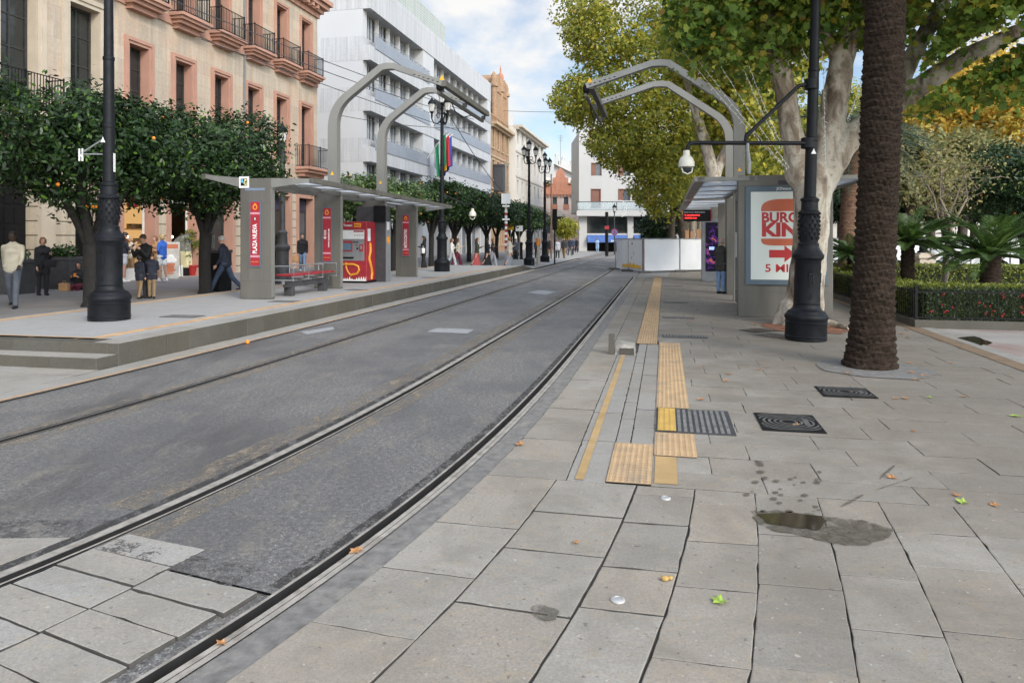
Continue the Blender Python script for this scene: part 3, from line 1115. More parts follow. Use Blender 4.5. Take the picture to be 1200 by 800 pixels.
mb = MB()
blob(mb, ragged([(880, 600), (910, 598), (945, 602), (968, 606), (1010, 610), (1048, 620), (1040, 632), (1010, 640), (975, 637), (940, 628), (905, 622), (886, 612)]), 0, .0055)
for _ in range(26):
    x, y = rng.uniform(870, 960), rng.uniform(552, 600)
    w = rng.uniform(1.2, 5)
    blob(mb, [(x + w * math.cos(a), y + .45 * w * math.sin(a)) for a in np.linspace(0, 2 * PI, 8)[:-1]], 0, .0055)
for (x0, y0, x1, y1, w) in ((1030, 562, 1049, 545, 2.2), (985, 594, 1012, 580, 2.6), (1025, 575, 1070, 560, 1), (884, 540, 895, 546, 4)):
    L_ = math.hypot(x1 - x0, y1 - y0); dx, dy = (x1 - x0) / L_, (y1 - y0) / L_
    pts = []
    for k in range(14):
        a = 2 * PI * k / 14
        e = math.cos(a) * L_ / 2; f = math.sin(a) * w * .7 * rng.uniform(.5, 1.2)
        pts.append(((x0 + x1) / 2 + dx * e - dy * f, (y0 + y1) / 2 + dy * e + dx * f))
    blob(mb, pts, 0, .0055)
blob(mb, ragged([(622, 712), (632, 708), (655, 716), (652, 727), (638, 728), (626, 722)], 4, 1), 0, .0055)
blob(mb, ragged([(880, 392), (905, 390), (935, 394), (910, 397)], 3, .5), 0, .0095)
tag(mb.build('damp_patch', M['damp']), kind='structure')
mb = MB()
blob(mb, ragged([(886, 603), (925, 601), (962, 606), (968, 612), (958, 622), (930, 619), (900, 614)], 4, .9), 0, .0075)
blob(mb, ragged([(1122, 396), (1142, 394), (1164, 402), (1150, 405)], 4, .5), 0, .0075)
blob(mb, ragged([(865, 387), (890, 385), (915, 388), (885, 390)], 3, .4), 0, .0105)
tag(mb.build('puddle', M['puddle']), kind='structure')


# fallen leaves
def leaf(px, py, size, mname, label, z=0.006, curl=.35, rot=None, group='fallen leaves on the paving'):
    p = G(px, py)
    b = MB()
    n = 10
    rim = []
    for i in range(n):
        a = 2 * PI * i / n
        r = size * (1.0 if i % 2 == 0 else .55) * rng.uniform(.8, 1.1)
        rim.append((r * math.cos(a), r * math.sin(a) * .85, abs(r) * curl * rng.uniform(.1, 1)))
    b.add([(0, 0, .003)] + rim, [(0, 1 + i, 1 + (i + 1) % n) for i in range(n)])
    b.tube([(0, 0, .004), (-size * 1.1, size * .1, .006)], .002, 4)
    o = b.build('fallen_leaf', M[mname])
    o.location = (p.x, p.y, z); o.rotation_euler = (0, 0, rng.uniform(0, 6) if rot is None else rot)
    tag(o, label, 'leaf', group)


leaf(843, 706, .055, 'leaf_green', 'pale green leaf lying right of the near steel stud')
leaf(1128, 589, .06, 'leaf_green', 'yellow green leaf right of the puddle, between two dry leaves')
leaf(1190, 488, .06, 'leaf_green', 'yellowish leaf at the right end of the cross joints, above the puddle')
leaf(1089, 466, .04, 'leaf_green', 'small green leaf on the paving right of the far iron cover')
leaf(1045, 560, .05, 'leaf_dry', 'orange brown leaf behind the puddle by the dark streaks')
leaf(1165, 592, .045, 'leaf_dry', 'curled brown leaf just right of the yellow green leaf')
leaf(1121, 581, .035, 'leaf_dry', 'small pale dry leaf just behind the yellow green leaf')
leaf(933, 498, .05, 'leaf_dry', 'dry leaf lying on the ringed iron cover')
leaf(1068, 437, .06, 'leaf_dry', 'brown leaf on the concrete at the foot of the palm')
leaf(1071, 505.5, .03, 'leaf_dry', 'tiny brown leaf on the paving behind the puddle streaks')
leaf(609, 521, .06, 'leaf_dry', 'pale brown leaf beside the rail edge opposite the orange line')
leaf(675, 636, .03, 'leaf_dry', 'reddish leaf scrap on the slabs left of the steel studs')
leaf(417, 647, .05, 'leaf_dry', 'orange leaf caught in the near rail groove', .01)
leaf(259, 756, .03, 'leaf_dry', 'orange scrap in the rail groove at the bottom edge', .01)
leaf(740, 437, .03, 'leaf_dry', 'dry leaf on the kerb slabs near the tactile strip')
leaf(787, 412, .05, 'leaf_dry', 'rusty leaf on the dotted tactile strip')
leaf(739, 386, .06, 'leaf_dry', 'dry leaf left of the ribbed tactile strip')
leaf(808, 376, .07, 'leaf_dry', 'dry leaf beside the nearest drain grates')
for k in range(22):
    x, y = rng.uniform(820, 1150), rng.uniform(388, 470)
    leaf(x, y, rng.uniform(.03, .06), 'leaf_dry', 'small dry leaf strewn on the paving around the lamp post and palm')
b = MB(); b.ball((0, 0, .012), (.022, .016, .013)); b.ball((.03, .012, .010), (.014, .012, .011))
o = b.build('seed_pod', mat('seed_pod', (.42, .26, .08, 1), .7, 0, .3, 40), None, 40); o.location = G(779, 680)
tag(o, 'small yellow brown seed pod on the slabs above the near stud', 'seed pod')
b = MB(); b.ball((0, 0, .035), .036); o = b.build('fallen_orange', M['orange_fruit'], None, 60); o.location = G(290, 403)
tag(o, 'fallen orange lying at the rusty kerb line below the platform', 'orange')
# worn concrete repair patches in the road
mb = MB()
for pts in ([(500, 389), (512, 384.5), (556, 386), (548, 391)], [(617, 343), (632, 340), (652, 342), (640, 345.5)], [(352, 389), (390, 383), (392, 386), (360, 392)]):
    mb.poly([G(*p) + Vector((0, 0, .004)) for p in pts])
tag(mb.build('road_patch', mat('patch_concrete', (.30, .30, .30, 1), .75, 0, .15, 6, .3, 50)), kind='structure')


# sand and grit lying along the rails, thinning out raggedly over the asphalt
def gritmat(name, col, lo, hi, sc_=6.0, st=(1.2, .55, 1)):
    q = NT(name)
    v = q.coord('Object')
    q.l(q.ramp(q.noise(v, 90, 3, .8), [(.3, sc(col, .55)), (.7, sc(col, 1.35))]), q.b.inputs['Base Color'])
    q.b.inputs['Roughness'].default_value = .95
    tr = q.n('ShaderNodeBsdfTransparent'); mx = q.n('ShaderNodeMixShader')
    f = q.mix(.35, q.noise(q.coord('Object', st), sc_, 9, .8, .6), q.noise(v, 55, 3, .8))
    q.l(q.ramp(f, [(lo, 0.0), (hi, .9)]), mx.inputs[0])
    q.l(tr.outputs[0], mx.inputs[1]); q.l(q.b.outputs[0], mx.inputs[2]); q.l(mx.outputs[0], q.out.inputs['Surface'])
    return q.mat


mb = MB()
ribbon(mb, 1.16, 1.355, .003, 3.6, 30); ribbon(mb, 1.60, 1.86, .003, 4.1, 30); ribbon(mb, 4.07, 4.24, .003, 2, 30); ribbon(mb, 3.75, 3.93, .003, 4.2, 30)
tag(mb.build('sand', gritmat('rail_sand', (.27, .225, .165, 1), .47, .58)), kind='stuff')
mb = MB()
ribbon(mb, 1.525, 1.60, .0072, 2.0, 26); ribbon(mb, .058, .13, .0042, 3.6, 26); ribbon(mb, 4.062, 4.10, .0042, 2, 26)
tag(mb.build('grit', gritmat('dark_grit', (.045, .042, .038, 1), .46, .53, 9.0)), kind='stuff')
mb = MB()
ribbon(mb, .30, 1.36, .0045, 3.46, 3.72); mb.add([(-5.2, 4.20, .0045), (-2.5, 4.17, .0045), (-2.35, 4.5, .0045), (-5.2, 4.5, .0045)], [(0, 1, 2, 3)])
tag(mb.build('gravel', gritmat('loose_grit', (.10, .095, .088, 1), .50, .56, 7.0, (1, 1, 1))), kind='stuff')

for k in range(34):
    a = rng.uniform(0, 2 * PI); r_ = rng.uniform(.3, 1.5)
    q_ = S(15.0 + r_ * math.cos(a) - .3, 2.75 + r_ * math.sin(a) * 1.2)
    if q_.y < 12.2 and abs(q_.x - 5.1) < .5: continue
    leaf(600 + FPX * q_.x / q_.y, HOR + FPX * EYE / q_.y, rng.uniform(.035, .07), 'leaf_dry', 'dry brown leaf lying about the foot of the plane tree', .012)
# ------------------------------------------------------------------ lamp posts
LAMP_PROF = [(.34, 0), (.34, .34), (.352, .36), (.358, .39), (.345, .425), (.325, .445), (.30, .49), (.25, .515), (.225, .55), (.215, .6), (.212, 1.34), (.225, 1.37), (.255, 1.40), (.258, 1.455), (.235, 1.49), (.19, 1.55), (.168, 1.60), (.172, 1.64), (.15, 1.67)]
LAMP_VASE = [(.15, 1.67), (.158, 1.75), (.17, 1.88), (.166, 2.05), (.152, 2.13), (.178, 2.15), (.18, 2.185), (.155, 2.21), (.14, 2.22), (.134, 2.36), (.147, 2.375), (.147, 2.42), (.10, 2.445)]
LAMP_SHAFT = [(.10, 2.44), (.096, 3.40), (.106, 3.41), (.106, 3.47), (.092, 3.48), (.088, 4.6), (.098, 4.61), (.098, 4.66), (.082, 4.67), (.07, 6.45), (.10, 6.47), (.10, 6.55), (.06, 6.6)]


def lantern(t, x, y, z, k=1.0):
    b = MB()
    b.lathe([(.10 * k, 0), (.13 * k, .04 * k), (.19 * k, .40 * k), (.195 * k, .42 * k)], 8, (x, y, z))
    g = b.build('lantern', M['lantern_glass'], t)
    b = MB()
    b.lathe([(.01, -.16 * k), (.05 * k, -.12 * k), (.11 * k, -.02 * k), (.115 * k, .01 * k)], 10, (x, y, z))
    b.lathe([(.215 * k, .40 * k), (.22 * k, .45 * k), (.17 * k, .55 * k), (.12 * k, .62 * k), (.07 * k, .64 * k), (.06 * k, .70 * k), (.025 * k, .74 * k), (.02 * k, .80 * k), (.002, .84 * k)], 12, (x, y, z))
    for i in range(6):
        a = 2 * PI * i / 6
        b.cyl((x + .115 * k * math.cos(a), y + .115 * k * math.sin(a), z), (x + .195 * k * math.cos(a), y + .195 * k * math.sin(a), z + .41 * k), .009 * k, n=5)
    b.build('lantern_frame', M['lamp_black'], g, 35)


def street_lamp(loc, label, lean=0.0, group='black cast iron lamp posts'):
    t = thing('street_lamp', label, 'lamp post', loc, 0, group)
    b = MB(); b.lathe(LAMP_PROF, 32)
    for z, r in ((.30, .342), (.06, .342), (.62, .216), (1.33, .214)):
        b.lathe([(r, z - .012), (r + .010, z), (r, z + .012)], 32, cap=False)
    # raised crest on the pedestal: a crowned shield with two bars
    for a0 in (-PI / 2 - .08, PI / 2, 0):
        def q(da, z, w, h, d=.012):
            a = a0 + da; r = .213
            ca, sa = math.cos(a), math.sin(a)
            tx, ty = -sa, ca
            pts = []
            for rr in (r - .02, r + d):
                for (u, v) in ((-w, -h), (w, -h), (w, h), (-w, h)):
                    pts.append((rr * ca + tx * u, rr * sa + ty * u, z + v))
            b.add(pts, [(4, 5, 6, 7), (0, 1, 5, 4), (1, 2, 6, 5), (2, 3, 7, 6), (3, 0, 4, 7)])
        q(0, 1.13, .045, .016); q(-.14, 1.05, .014, .075); q(.14, 1.05, .014, .075); q(0, 1.0, .03, .012); q(0, .93, .03, .010); q(0, 1.06, .012, .035)
        q(0, .72, .03, .010); q(0, .76, .012, .03)
    b.build('pedestal', M['lamp_black'], t, 32)
    b = MB(); b.lathe(LAMP_VASE, 28)
    # overlapping acanthus leaf tips round the vase
    for row in range(6):
        z = 1.70 + row * .072
        n = 12
        for k in range(n):
            a = 2 * PI * (k + (row % 2) * .5) / n
            r = .160 + .012 * math.sin(PI * row / 6)
            ca, sa = math.cos(a), math.sin(a); tx, ty = -sa * .034, ca * .034
            b.add([(r * ca - tx, r * sa - ty, z + .075), (r * ca + tx, r * sa + ty, z + .075), ((r + .02) * ca, (r + .02) * sa, z + .05), ((r + .006) * ca, (r + .006) * sa, z)],
                  [(0, 2, 1), (0, 3, 2), (1, 2, 3)])
    for k in range(24):
        a = 2 * PI * k / 24
        b.ball((.18 * math.cos(a), .18 * math.sin(a), 2.167), .014, 6, 4)
        b.ball((.149 * math.cos(a), .149 * math.sin(a), 2.397), .011, 6, 4)
    b.build('vase', M['lamp_black'], t, 32)
    b = MB(); b.lathe(LAMP_SHAFT, 20); b.build('shaft', M['lamp_black'], t, 32)
    b = MB()
    for k in range(3):
        a = 2 * PI * k / 3 + .5
        pts = [(.06, 6.55), (.20, 6.42), (.36, 6.45), (.44, 6.62), (.44, 6.80)]
        b.tube([(r * math.cos(a), r * math.sin(a), z) for r, z in pts], [.032, .03, .028, .026, .05], 8)
        pts = [(.06, 6.85), (.18, 6.9), (.26, 6.78), (.2, 6.68), (.12, 6.7)]
        b.tube([(r * math.cos(a), r * math.sin(a), z) for r, z in pts], [.022, .022, .02, .018, .016], 7)
    b.lathe([(.06, 6.55), (.09, 6.6), (.05, 6.7), (.05, 7.05), (.085, 7.08), (.05, 7.12), (.045, 7.2)], 14)
    b.build('scroll_bracket', M['lamp_black'], t, 40)
    for k in range(3):
        a = 2 * PI * k / 3 + .5
        lantern(t, .44 * math.cos(a), .44 * math.sin(a), 6.93, .82)
    lantern(t, 0, 0, 7.33, .82)
    t.rotation_euler = (0, lean, 0)
    return t


pl = G(128.2, 374.5, .3)
lampL = street_lamp((pl.x, pl.y, .304), 'big black cast iron lamp post on the platform in front of the orange trees', R(-.15))
pr = G(944, 398)
lampR = street_lamp((pr.x, pr.y, .01), 'black cast iron lamp post with a camera arm, in front of the plane tree trunk', R(1.75))
p3_ = G(518, 318, .3)
lamp3 = dup(lampL, (p3_.x, p3_.y, .304), 0, 'black lamp post on the far end of the platform, in front of the white building'); lamp3.rotation_euler = (0, 0, .7)
p4_ = G(620, 311.5, 0)
lamp4 = dup(lampL, (p4_.x, p4_.y, 0), 0, 'black lamp post beyond the platform tip, left one of the far pair'); lamp4.rotation_euler = (0, 0, 1.3)
p5_ = G(638.5, 307.5, 0)
lamp5 = dup(lampL, (p5_.x, p5_.y, 0), 0, 'black lamp post in front of the salmon brick house, right one of the far pair'); lamp5.rotation_euler = (0, 0, 2.2)

# small sticker signs on the two near posts
tw = MB(); tw.add([(-.045, -.108, 3.18), (.045, -.108, 3.18), (0, -.106, 3.27)], [(0, 1, 2)]); tw.build('warning_triangle', M['white'], lampR)
tw = MB(); tw.box(.09, .1, -.03, .03, 2.62, 2.95); tw.build('sticker', M['paper'], lampL)
# small white H shaped hanger on a bracket of the left post
t = thing('bracket_sign', 'small white letter H hanging from a thin bracket on the left lamp post', 'sign', (pl.x, pl.y, 0), 0)
b = MB()
b.cyl((-.1, 0, 3.24), (-.50, 0, 3.24), .014, n=6); b.cyl((-.09, 0, 3.52), (-.50, 0, 3.26), .014, n=6)
b.build('bracket', M['mid_grey'], t)
b = MB(); b.box(-.545, -.522, -.01, .01, 3.12, 3.34); b.box(-.49, -.467, -.01, .01, 3.12, 3.34); b.box(-.522, -.49, -.008, .008, 3.2, 3.23)
b.build('letter_plate', M['white'], t)
b = MB(); b.add([(-.10, -.1, 3.44), (-.02, -.1, 3.44), (-.06, -.1, 3.54)], [(0, 1, 2)]); b.build('warning_triangle', M['white'], t)


# camera on its arm
def dome_camera(label, loc, k=1.0):
    t = thing('dome_camera', label, 'camera', loc)
    b = MB(); b.lathe([(.03 * k, .24 * k), (.05 * k, .24 * k), (.055 * k, .16 * k), (.10 * k, .12 * k), (.125 * k, .06 * k), (.128 * k, -.02 * k), (.11 * k, -.03 * k)][::-1], 20); b.build('housing', M['ivory'], t, 40)
    b = MB(); b.ball((0, 0, -.03 * k), (.095 * k, .095 * k, .11 * k), 16, 10); b.build('dome', M['glass_dark'], t, 60)
    b = MB(); b.tube([(-.085 * k, -.04, -.04 * k), (-.07 * k, -.06, -.11 * k), (0, -.07, -.145 * k), (.07 * k, -.06, -.11 * k), (.085 * k, -.04, -.04 * k)], .012 * k, 6); b.build('guard', M['ivory'], t, 40)
    return t


Zr = pr.y
a0, a1 = P(945, 168, Zr - .05), P(806, 167.5, Zr - .25)
camt = thing('camera_arm', 'black tubular arm with brace reaching left from the right lamp post', 'arm', a0)
b = MB()
loc = lambda p: p - a0
b.tube([loc(a0), loc(a1 + Vector((.12, 0, 0))), loc(a1 + Vector((.03, 0, -.015))), loc(a1 + Vector((0, 0, -.06))), loc(P(804.5, 182, Zr - .25))], .036, 10)
b.build('arm', M['lamp_black'], camt, 50)
b = MB(); b.tube([loc(P(944, 99, Zr - .05)), loc(P(936, 101, Zr - .05)), loc(P(874, 160, Zr - .17)), loc(P(874, 167, Zr - .17))], .034, 10); b.build('brace', M['lamp_black'], camt, 50)
b = MB()
for px, py in ((947, 168), (951, 99)):
    q = loc(P(px, py, Zr))
    b.lathe([(.115, -.09), (.12, -.085), (.12, .085), (.115, .09)], 18, q)
split(b, 'clamp', M['lamp_black'], camt, 40)
dome_camera('white dome security camera hanging from the arm of the right lamp post', P(804.5, 194, Zr - .25), 1.05)
q0 = P(518, 239, p3_.y)
t = thing('camera_arm', 'thin arm reaching right from the far platform lamp post', 'arm', q0)
b = MB(); b.tube([(0, 0, .45), (.95, 0, .0), (1.28, 0, 0), (1.33, 0, -.03), (1.33, 0, -.3)], .028, 7); b.cyl((0, 0, 0), (.95, 0, 0), .02, n=6); b.build('arm', M['lamp_black'], t)
dome_camera('white dome camera hanging in front of the far orange trees', q0 + Vector((1.33, 0, -.5)), 1.25)
# white conduit pipe hanging below the arm
b = MB(); q = P(876, 168, Zr - .17); b.tube([q, q + Vector((.0, 0, -.12)), q + Vector((.02, 0, -.3)), q + Vector((.02, 0, -.52))], [.03, .03, .04, .032], 8)
tag(b.build('conduit', M['mid_grey'], None, 40), 'white pipe hanging down from the camera arm behind the poster shelter', 'pipe')

# ------------------------------------------------------------------ left tram shelter
zP = .302
PU = (15.62, 19.36, 22.75, 25.85)
PVc, PVh = -9.52, .41
sh = thing('tram_shelter', 'long grey steel tram shelter with four pillars and thin glass canopy on the left platform', 'shelter', S(0, 0, 0), -TH)
for k, u in enumerate(PU):
    b = MB()
    top = 3.17 if k == 0 else 3.08 - .02 * k
    b.bbox(PVc - PVh, PVc + PVh, u, u + .16, zP, top, .012)
    pil = b.build('pillar', M['steel'], sh)
    b = MB(); b.box(PVc + PVh + .0005, PVc + PVh + .006, u + .015, u + .145, zP + .05, top - .05); b.build('edge_strip', M['steel_light'], pil)
    b = MB()
    for zz in (zP + .42, zP + 2.28): b.box(PVc - PVh + .012, PVc + PVh - .012, u - .0022, u - .0004, zz, zz + .006)
    for xx in (PVc - PVh + .2, PVc + PVh - .2): b.box(xx, xx + .004, u - .0022, u - .0004, zP + .43, zP + 2.27)
    b.build('seam', M['steel_dark'], pil)
    if k == 1:
        b = MB(); b.box(PVc - .14, PVc + .16, u - .004, u - .0005, zP + .07, zP + .42); b.build('hatch', M['steel_dark'], pil)
# canopy: glass wings with metal ribs and edge beam
b = MB()
z0 = 3.11
LE, RE = PVc - 1.4, PVc + PVh + 1.02
ub, ue = PU[0] + .02, PU[3] + 1.1
def cz(v, u):
    zz = z0 - (u - ub) * .013
    return zz + (.06 if v < PVc - PVh else 0) - (v - PVc) * .03
b.add([(LE, ub, cz(LE, ub) + .05), (PVc - PVh, ub, cz(PVc - PVh, ub) + .05), (PVc - PVh, ue, cz(PVc - PVh, ue) + .05), (LE, ue, cz(LE, ue) + .05)], [(0, 1, 2, 3)])
b.add([(PVc + PVh, ub, cz(PVc + PVh, ub) + .03), (RE, ub, cz(RE, ub)), (RE, ue, cz(RE, ue)), (PVc + PVh, ue, cz(PVc + PVh, ue) + .03)], [(0, 1, 2, 3)])
b.add([(PVc - PVh, ub + .18, z0 + .03), (PVc + PVh, ub + .18, z0 + .02), (PVc + PVh, ue, z0 - .12), (PVc - PVh, ue, z0 - .12)], [(0, 1, 2, 3)])
b.build('canopy_glass', M['roof_glass'], sh)
b = MB()
for (va, vb, s) in ((PVc + PVh, RE, 1), (LE, PVc - PVh, -1)):
    n = 9
    for i in range(n + 1):
        u = ub + (ue - ub) * i / n
        za, zb = cz(va, u), cz(vb, u)
        h = .05 if 0 < i < n else .16
        lo_a = za - (h if s > 0 else .0); lo_b = zb - (h if s < 0 else .0)
        b.add([(va, u - .02, za + .07), (vb, u - .02, zb + .07), (vb, u + .02, zb + .07), (va, u + .02, za + .07), (va, u - .02, lo_a), (vb, u - .02, lo_b), (vb, u + .02, lo_b), (va, u + .02, lo_a)],
              [(0, 1, 2, 3), (4, 7, 6, 5), (0, 4, 5, 1), (1, 5, 6, 2), (2, 6, 7, 3), (3, 7, 4, 0)])
split(b, 'canopy_rib', M['steel_light'], sh)
b = MB()
for v in (LE, RE):
    w = .05
    b.add([(v - w, ub - .02, cz(v, ub) - .03), (v + w, ub - .02, cz(v, ub) - .03), (v + w, ue + .02, cz(v, ue) - .03), (v - w, ue + .02, cz(v, ue) - .03),
           (v - w, ub - .02, cz(v, ub) + .09), (v + w, ub - .02, cz(v, ub) + .09), (v + w, ue + .02, cz(v, ue) + .09), (v - w, ue + .02, cz(v, ue) + .09)],
          [(0, 3, 2, 1), (4, 5, 6, 7), (0, 1, 5, 4), (1, 2, 6, 5), (2, 3, 7, 6), (3, 0, 4, 7)])
for v in (PVc - PVh + .05, PVc + PVh - .05):
    b.box(v - .05, v + .05, ub + .16, ue, z0 - .14, z0 - .02)
b.build('edge_beam', M['steel'], sh)


def pillar_sign(u, body, label, scale=1.0, body2=None):
    """red vertical sign on a pillar face"""
    zc = zP + 1.55
    h, w = 1.52 * scale, .245
    t = thing('platform_sign', label, 'sign', S(u - .003, PVc, zc), -TH, 'red signs on the shelter pillars')
    b = MB(); b.box(-w / 2 - .03, w / 2 + .03, -.022, -.001, -h / 2 - .03, h / 2 + .03); b.build('frame', M['slate'], t)
    b = MB(); b.box(-w / 2, w / 2, -.026, -.0225, -h / 2, h / 2); b.build('panel', M['red_sign'], t)
    b = MB()
    b.box(-w / 2, w / 2, -.0285, -.0265, h / 2 - .30, h / 2 - .25); b.box(-w / 2, w / 2, -.0285, -.0265, -h / 2 + .2, -h / 2 + .25)
    split(b, 'band', mat('sign_pink', (.55, .25, .3, 1), .5) if 'sign_pink' not in bpy.data.materials else bpy.data.materials['sign_pink'], t)
    b = MB()
    # ochre drop ring emblem
    pts_o, pts_i = [], []
    N = 24
    for i in range(N):
        a = 2 * PI * i / N
        r = .062
        x, z = r * math.sin(a), r * math.cos(a)
        if z > 0: z = z * (1 + .55 * (1 - abs(math.sin(a))))
        pts_o.append((x, z)); pts_i.append((x * .55, z * .55 - .004))
    zc2 = h / 2 - .13
    for i in range(N):
        k = (i + 1) % N
        b.add([(pts_o[i][0], -.029, zc2 + pts_o[i][1]), (pts_o[k][0], -.029, zc2 + pts_o[k][1]), (pts_i[k][0], -.029, zc2 + pts_i[k][1]), (pts_i[i][0], -.029, zc2 + pts_i[i][1])], [(0, 1, 2, 3)])
    b.build('emblem', M['ochre_swirl'], t)
    Mx = Matrix.Translation((0, -.0275, -.10)) @ Matrix.Rotation(R(90), 4, 'X') @ Matrix.Rotation(R(90), 4, 'Z')
    if body2:
        text('lettering', body, .10, M['white'], t, Matrix.Translation((-.05, 0, .1)) @ Mx, .003, .0005)
        text('lettering', body2, .085, M['white'], t, Matrix.Translation((.055, 0, 0)) @ Mx, .002, .0005)
    else:
        text('lettering', body, .16, M['white'], t, Matrix.Translation((0, 0, -.02)) @ Mx, .004, .0005, width=.70)
    if body.startswith('PLAZA'):
        b = MB(); b.box(-.03, .03, -.029, -.0265, h / 2 - .45, h / 2 - .36); b.build('pictogram', M['dark_grey'], t)
        b = MB(); b.box(-.012, .012, -.031, -.0292, h / 2 - .435, h / 2 - .375); b.build('pictogram_mark', M['white'], t)
    text('small_print', 'metro centro', .035, M['ochre_swirl'], t, Matrix.Translation((0, -.0275, -h / 2 + .1)) @ Matrix.Rotation(R(90), 4, 'X'), .001, .0005)


pillar_sign(PU[0], 'PLAZA NUEVA', 'red vertical sign reading PLAZA NUEVA on the nearest shelter pillar')
pillar_sign(PU[1], '© 010', 'red vertical sign with a web address on the second shelter pillar, behind the bench', 1.0, 'www.tussam.es')
pillar_sign(PU[3], 'METROCENTRO', 'red vertical sign on the last shelter pillar, beyond the ticket machine')
t = thing('stop_number_plate', 'small white square plate with coloured mark atop the nearest shelter pillar', 'sign', S(PU[0] - .003, PVc - PVh + .11, 3.08), -TH)
b = MB(); b.box(-.13, .13, -.012, -.001, -.135, .135); b.build('plate', M['white'], t)
b = MB(); b.box(-.085, .085, -.015, -.0125, -.085, .085); b.build('field', M['black'], t)
b = MB(); b.box(-.075, -.02, -.018, -.0155, -.01, .07); b.box(-.02, .0, -.018, -.0155, -.04, .02); b.build('mark_blue', mat('mark_blue', (.1, .4, .6, 1), .5), t)
b = MB(); b.box(.012, .07, -.018, -.0155, .03, .07); b.box(.012, .03, -.018, -.0155, -.06, .03); b.box(.03, .07, -.018, -.0155, -.075, -.05); b.box(.052, .07, -.018, -.0155, -.05, .0); b.build('mark_yellow', mat('mark_yellow', (.7, .6, .25, 1), .5), t)
b = MB(); b.box(-.26, .26, -.004, -.001, -.06, .0); o = b.build('tape_strip', mat('blue_grey_tape', (.16, .2, .27, 1), .5), None)
o.location = S(PU[0] - .002, PVc - .02, 2.94); o.rotation_euler = (0, 0, -TH)
tag(o, 'blue grey strip stuck across the top of the nearest shelter pillar', 'label strip')

# bench
bt = thing('platform_bench', 'red bench with dark steel armrests between the first two shelter pillars', 'bench', S(17.6, PVc + .28, zP), -TH)
for (ya, yb) in ((-1.15, -.42), (-.38, .36), (.40, 1.15)):
    b = MB(); b.bbox(-.24, .24, ya, yb, .50, .545, .012); b.build('seat', M['red_seat'], bt)
b = MB(); b.bbox(-.07, .07, -1.1, 1.1, .22, .34, .01); b.build('beam', M['dark_grey'], bt)
for y in (-.9, .9):
    b = MB(); b.bbox(-.11, .11, y - .08, y + .08, 0, .23, .01); b.build('leg', M['dark_grey'], bt)
for y in (-1.2, -.4, .38, 1.2):
    b = MB()
    b.tube([(-.27, y, .40), (-.27, y, .75), (.27, y, .75), (.27, y, .40), (-.27, y, .40)], .024, 6)
    b.box(-.03, .03, y - .02, y + .02, .3, .42)
    b.build('armrest', M['mid_grey'], bt)

# ticket machine and control cabinet
tm = thing('ticket_machine', 'red ticket machine with screen and ochre swirls beside the third shelter pillar', 'ticket machine', S(21.9, -9.75, zP), -TH)
b = MB(); b.bbox(-.62, .35, 0, .75, .06, 1.98, .02); b.build('body', M['red_seat'], tm)
b = MB(); b.box(-.64, .37, -.02, .77, 0, .06); b.build('plinth', M['black'], tm)
b = MB(); b.box(-.56, .27, -.006, -.001, .72, 1.72); b.build('front_panel', M['mid_grey'], tm)
b = MB(); b.box(-.56, .27, -.010, -.0065, 1.42, 1.70); b.build('info_panel', M['paper'], tm)
b = MB(); b.box(-.1, .25, -.013, -.0105, 1.64, 1.69); b.build('heading_strip', M['red_sign'], tm)
b = MB()
for k in range(4): b.box(-.08 + k * .085, -.03 + k * .085, -.013, -.0105, 1.53, 1.55)
b.build('arrow_mark', M['slate'], tm)
b = MB(); b.box(-.52, -.14, -.022, -.0065, 1.02, 1.36); sc_ = b.build('screen_frame', M['red_sign'], tm)
b = MB(); b.box(-.49, -.17, -.025, -.0225, 1.06, 1.29); b.build('screen', M['screen'], sc_)
b = MB(); b.box(.10, .23, -.02, -.0065, 1.02, 1.24); k_ = b.build('card_reader', M['red_sign'], tm)
b = MB(); b.box(.13, .2, -.023, -.0205, 1.08, 1.2); b.build('keypad', M['mid_grey'], k_)
b = MB(); b.box(-.5, -.1, -.012, -.0065, .78, .84); b.box(-.0, .06, -.012, -.0065, 1.08, 1.14); b.box(-.02, .02, -.012, -.0065, 1.2, 1.23); b.box(-.12, .06, -.012, -.0065, 1.3, 1.33); split(b, 'slot', M['black'], tm)
b = MB(); b.box(-.08, .16, -.010, -.001, 1.80, 1.93); b.build('yellow_badge', M['ochre_swirl'], tm)
text('lettering', 'Tussam', .10, M['white'], tm, Matrix.Translation((-.3, -.004, 1.86)) @ Matrix.Rotation(R(90), 4, 'X'), .002, .001)
text('lettering', 'Billetes', .07, M['red_sign'], tm, Matrix.Translation((.04, -.012, 1.865)) @ Matrix.Rotation(R(90), 4, 'X'), .002, .001)
b = MB()
def swirl(pts, w, xz=True):
    pass
b.tube([(-.6, -.004, .60), (-.1, -.004, .60), (.06, -.004, .54), (.09, -.004, .42), (.02, -.004, .30), (-.2, -.004, .26)], .04, 6)
b.tube([(-.36, -.004, .66), (-.36, -.004, .5), (-.3, -.004, .36), (-.18, -.004, .22)], .03, 6)
b.tube([(.352, .25, 1.3), (.352, .30, 1.05), (.352, .18, .8), (.352, .36, .5), (.352, .42, .3), (.352, .36, .1)], .05, 6)
b.build('ochre_swirl', M['ochre_swirl'], tm, 50)
b = MB()
xs = np.linspace(-.6, .33, 24)
pl_ = [(x, .10 + (rng.uniform(.0, .12) if i % 2 else .0)) for i, x in enumerate(xs)]
b.prism([(-.6, .062)] + pl_ + [(.33, .062)], -.006, -.001, 'y')
b.build('skyline_print', M['paper'], tm)
b = MB(); b.box(.351, .356, .08, .3, 1.35, 1.75); b.build('side_notice', M['paper'], tm)
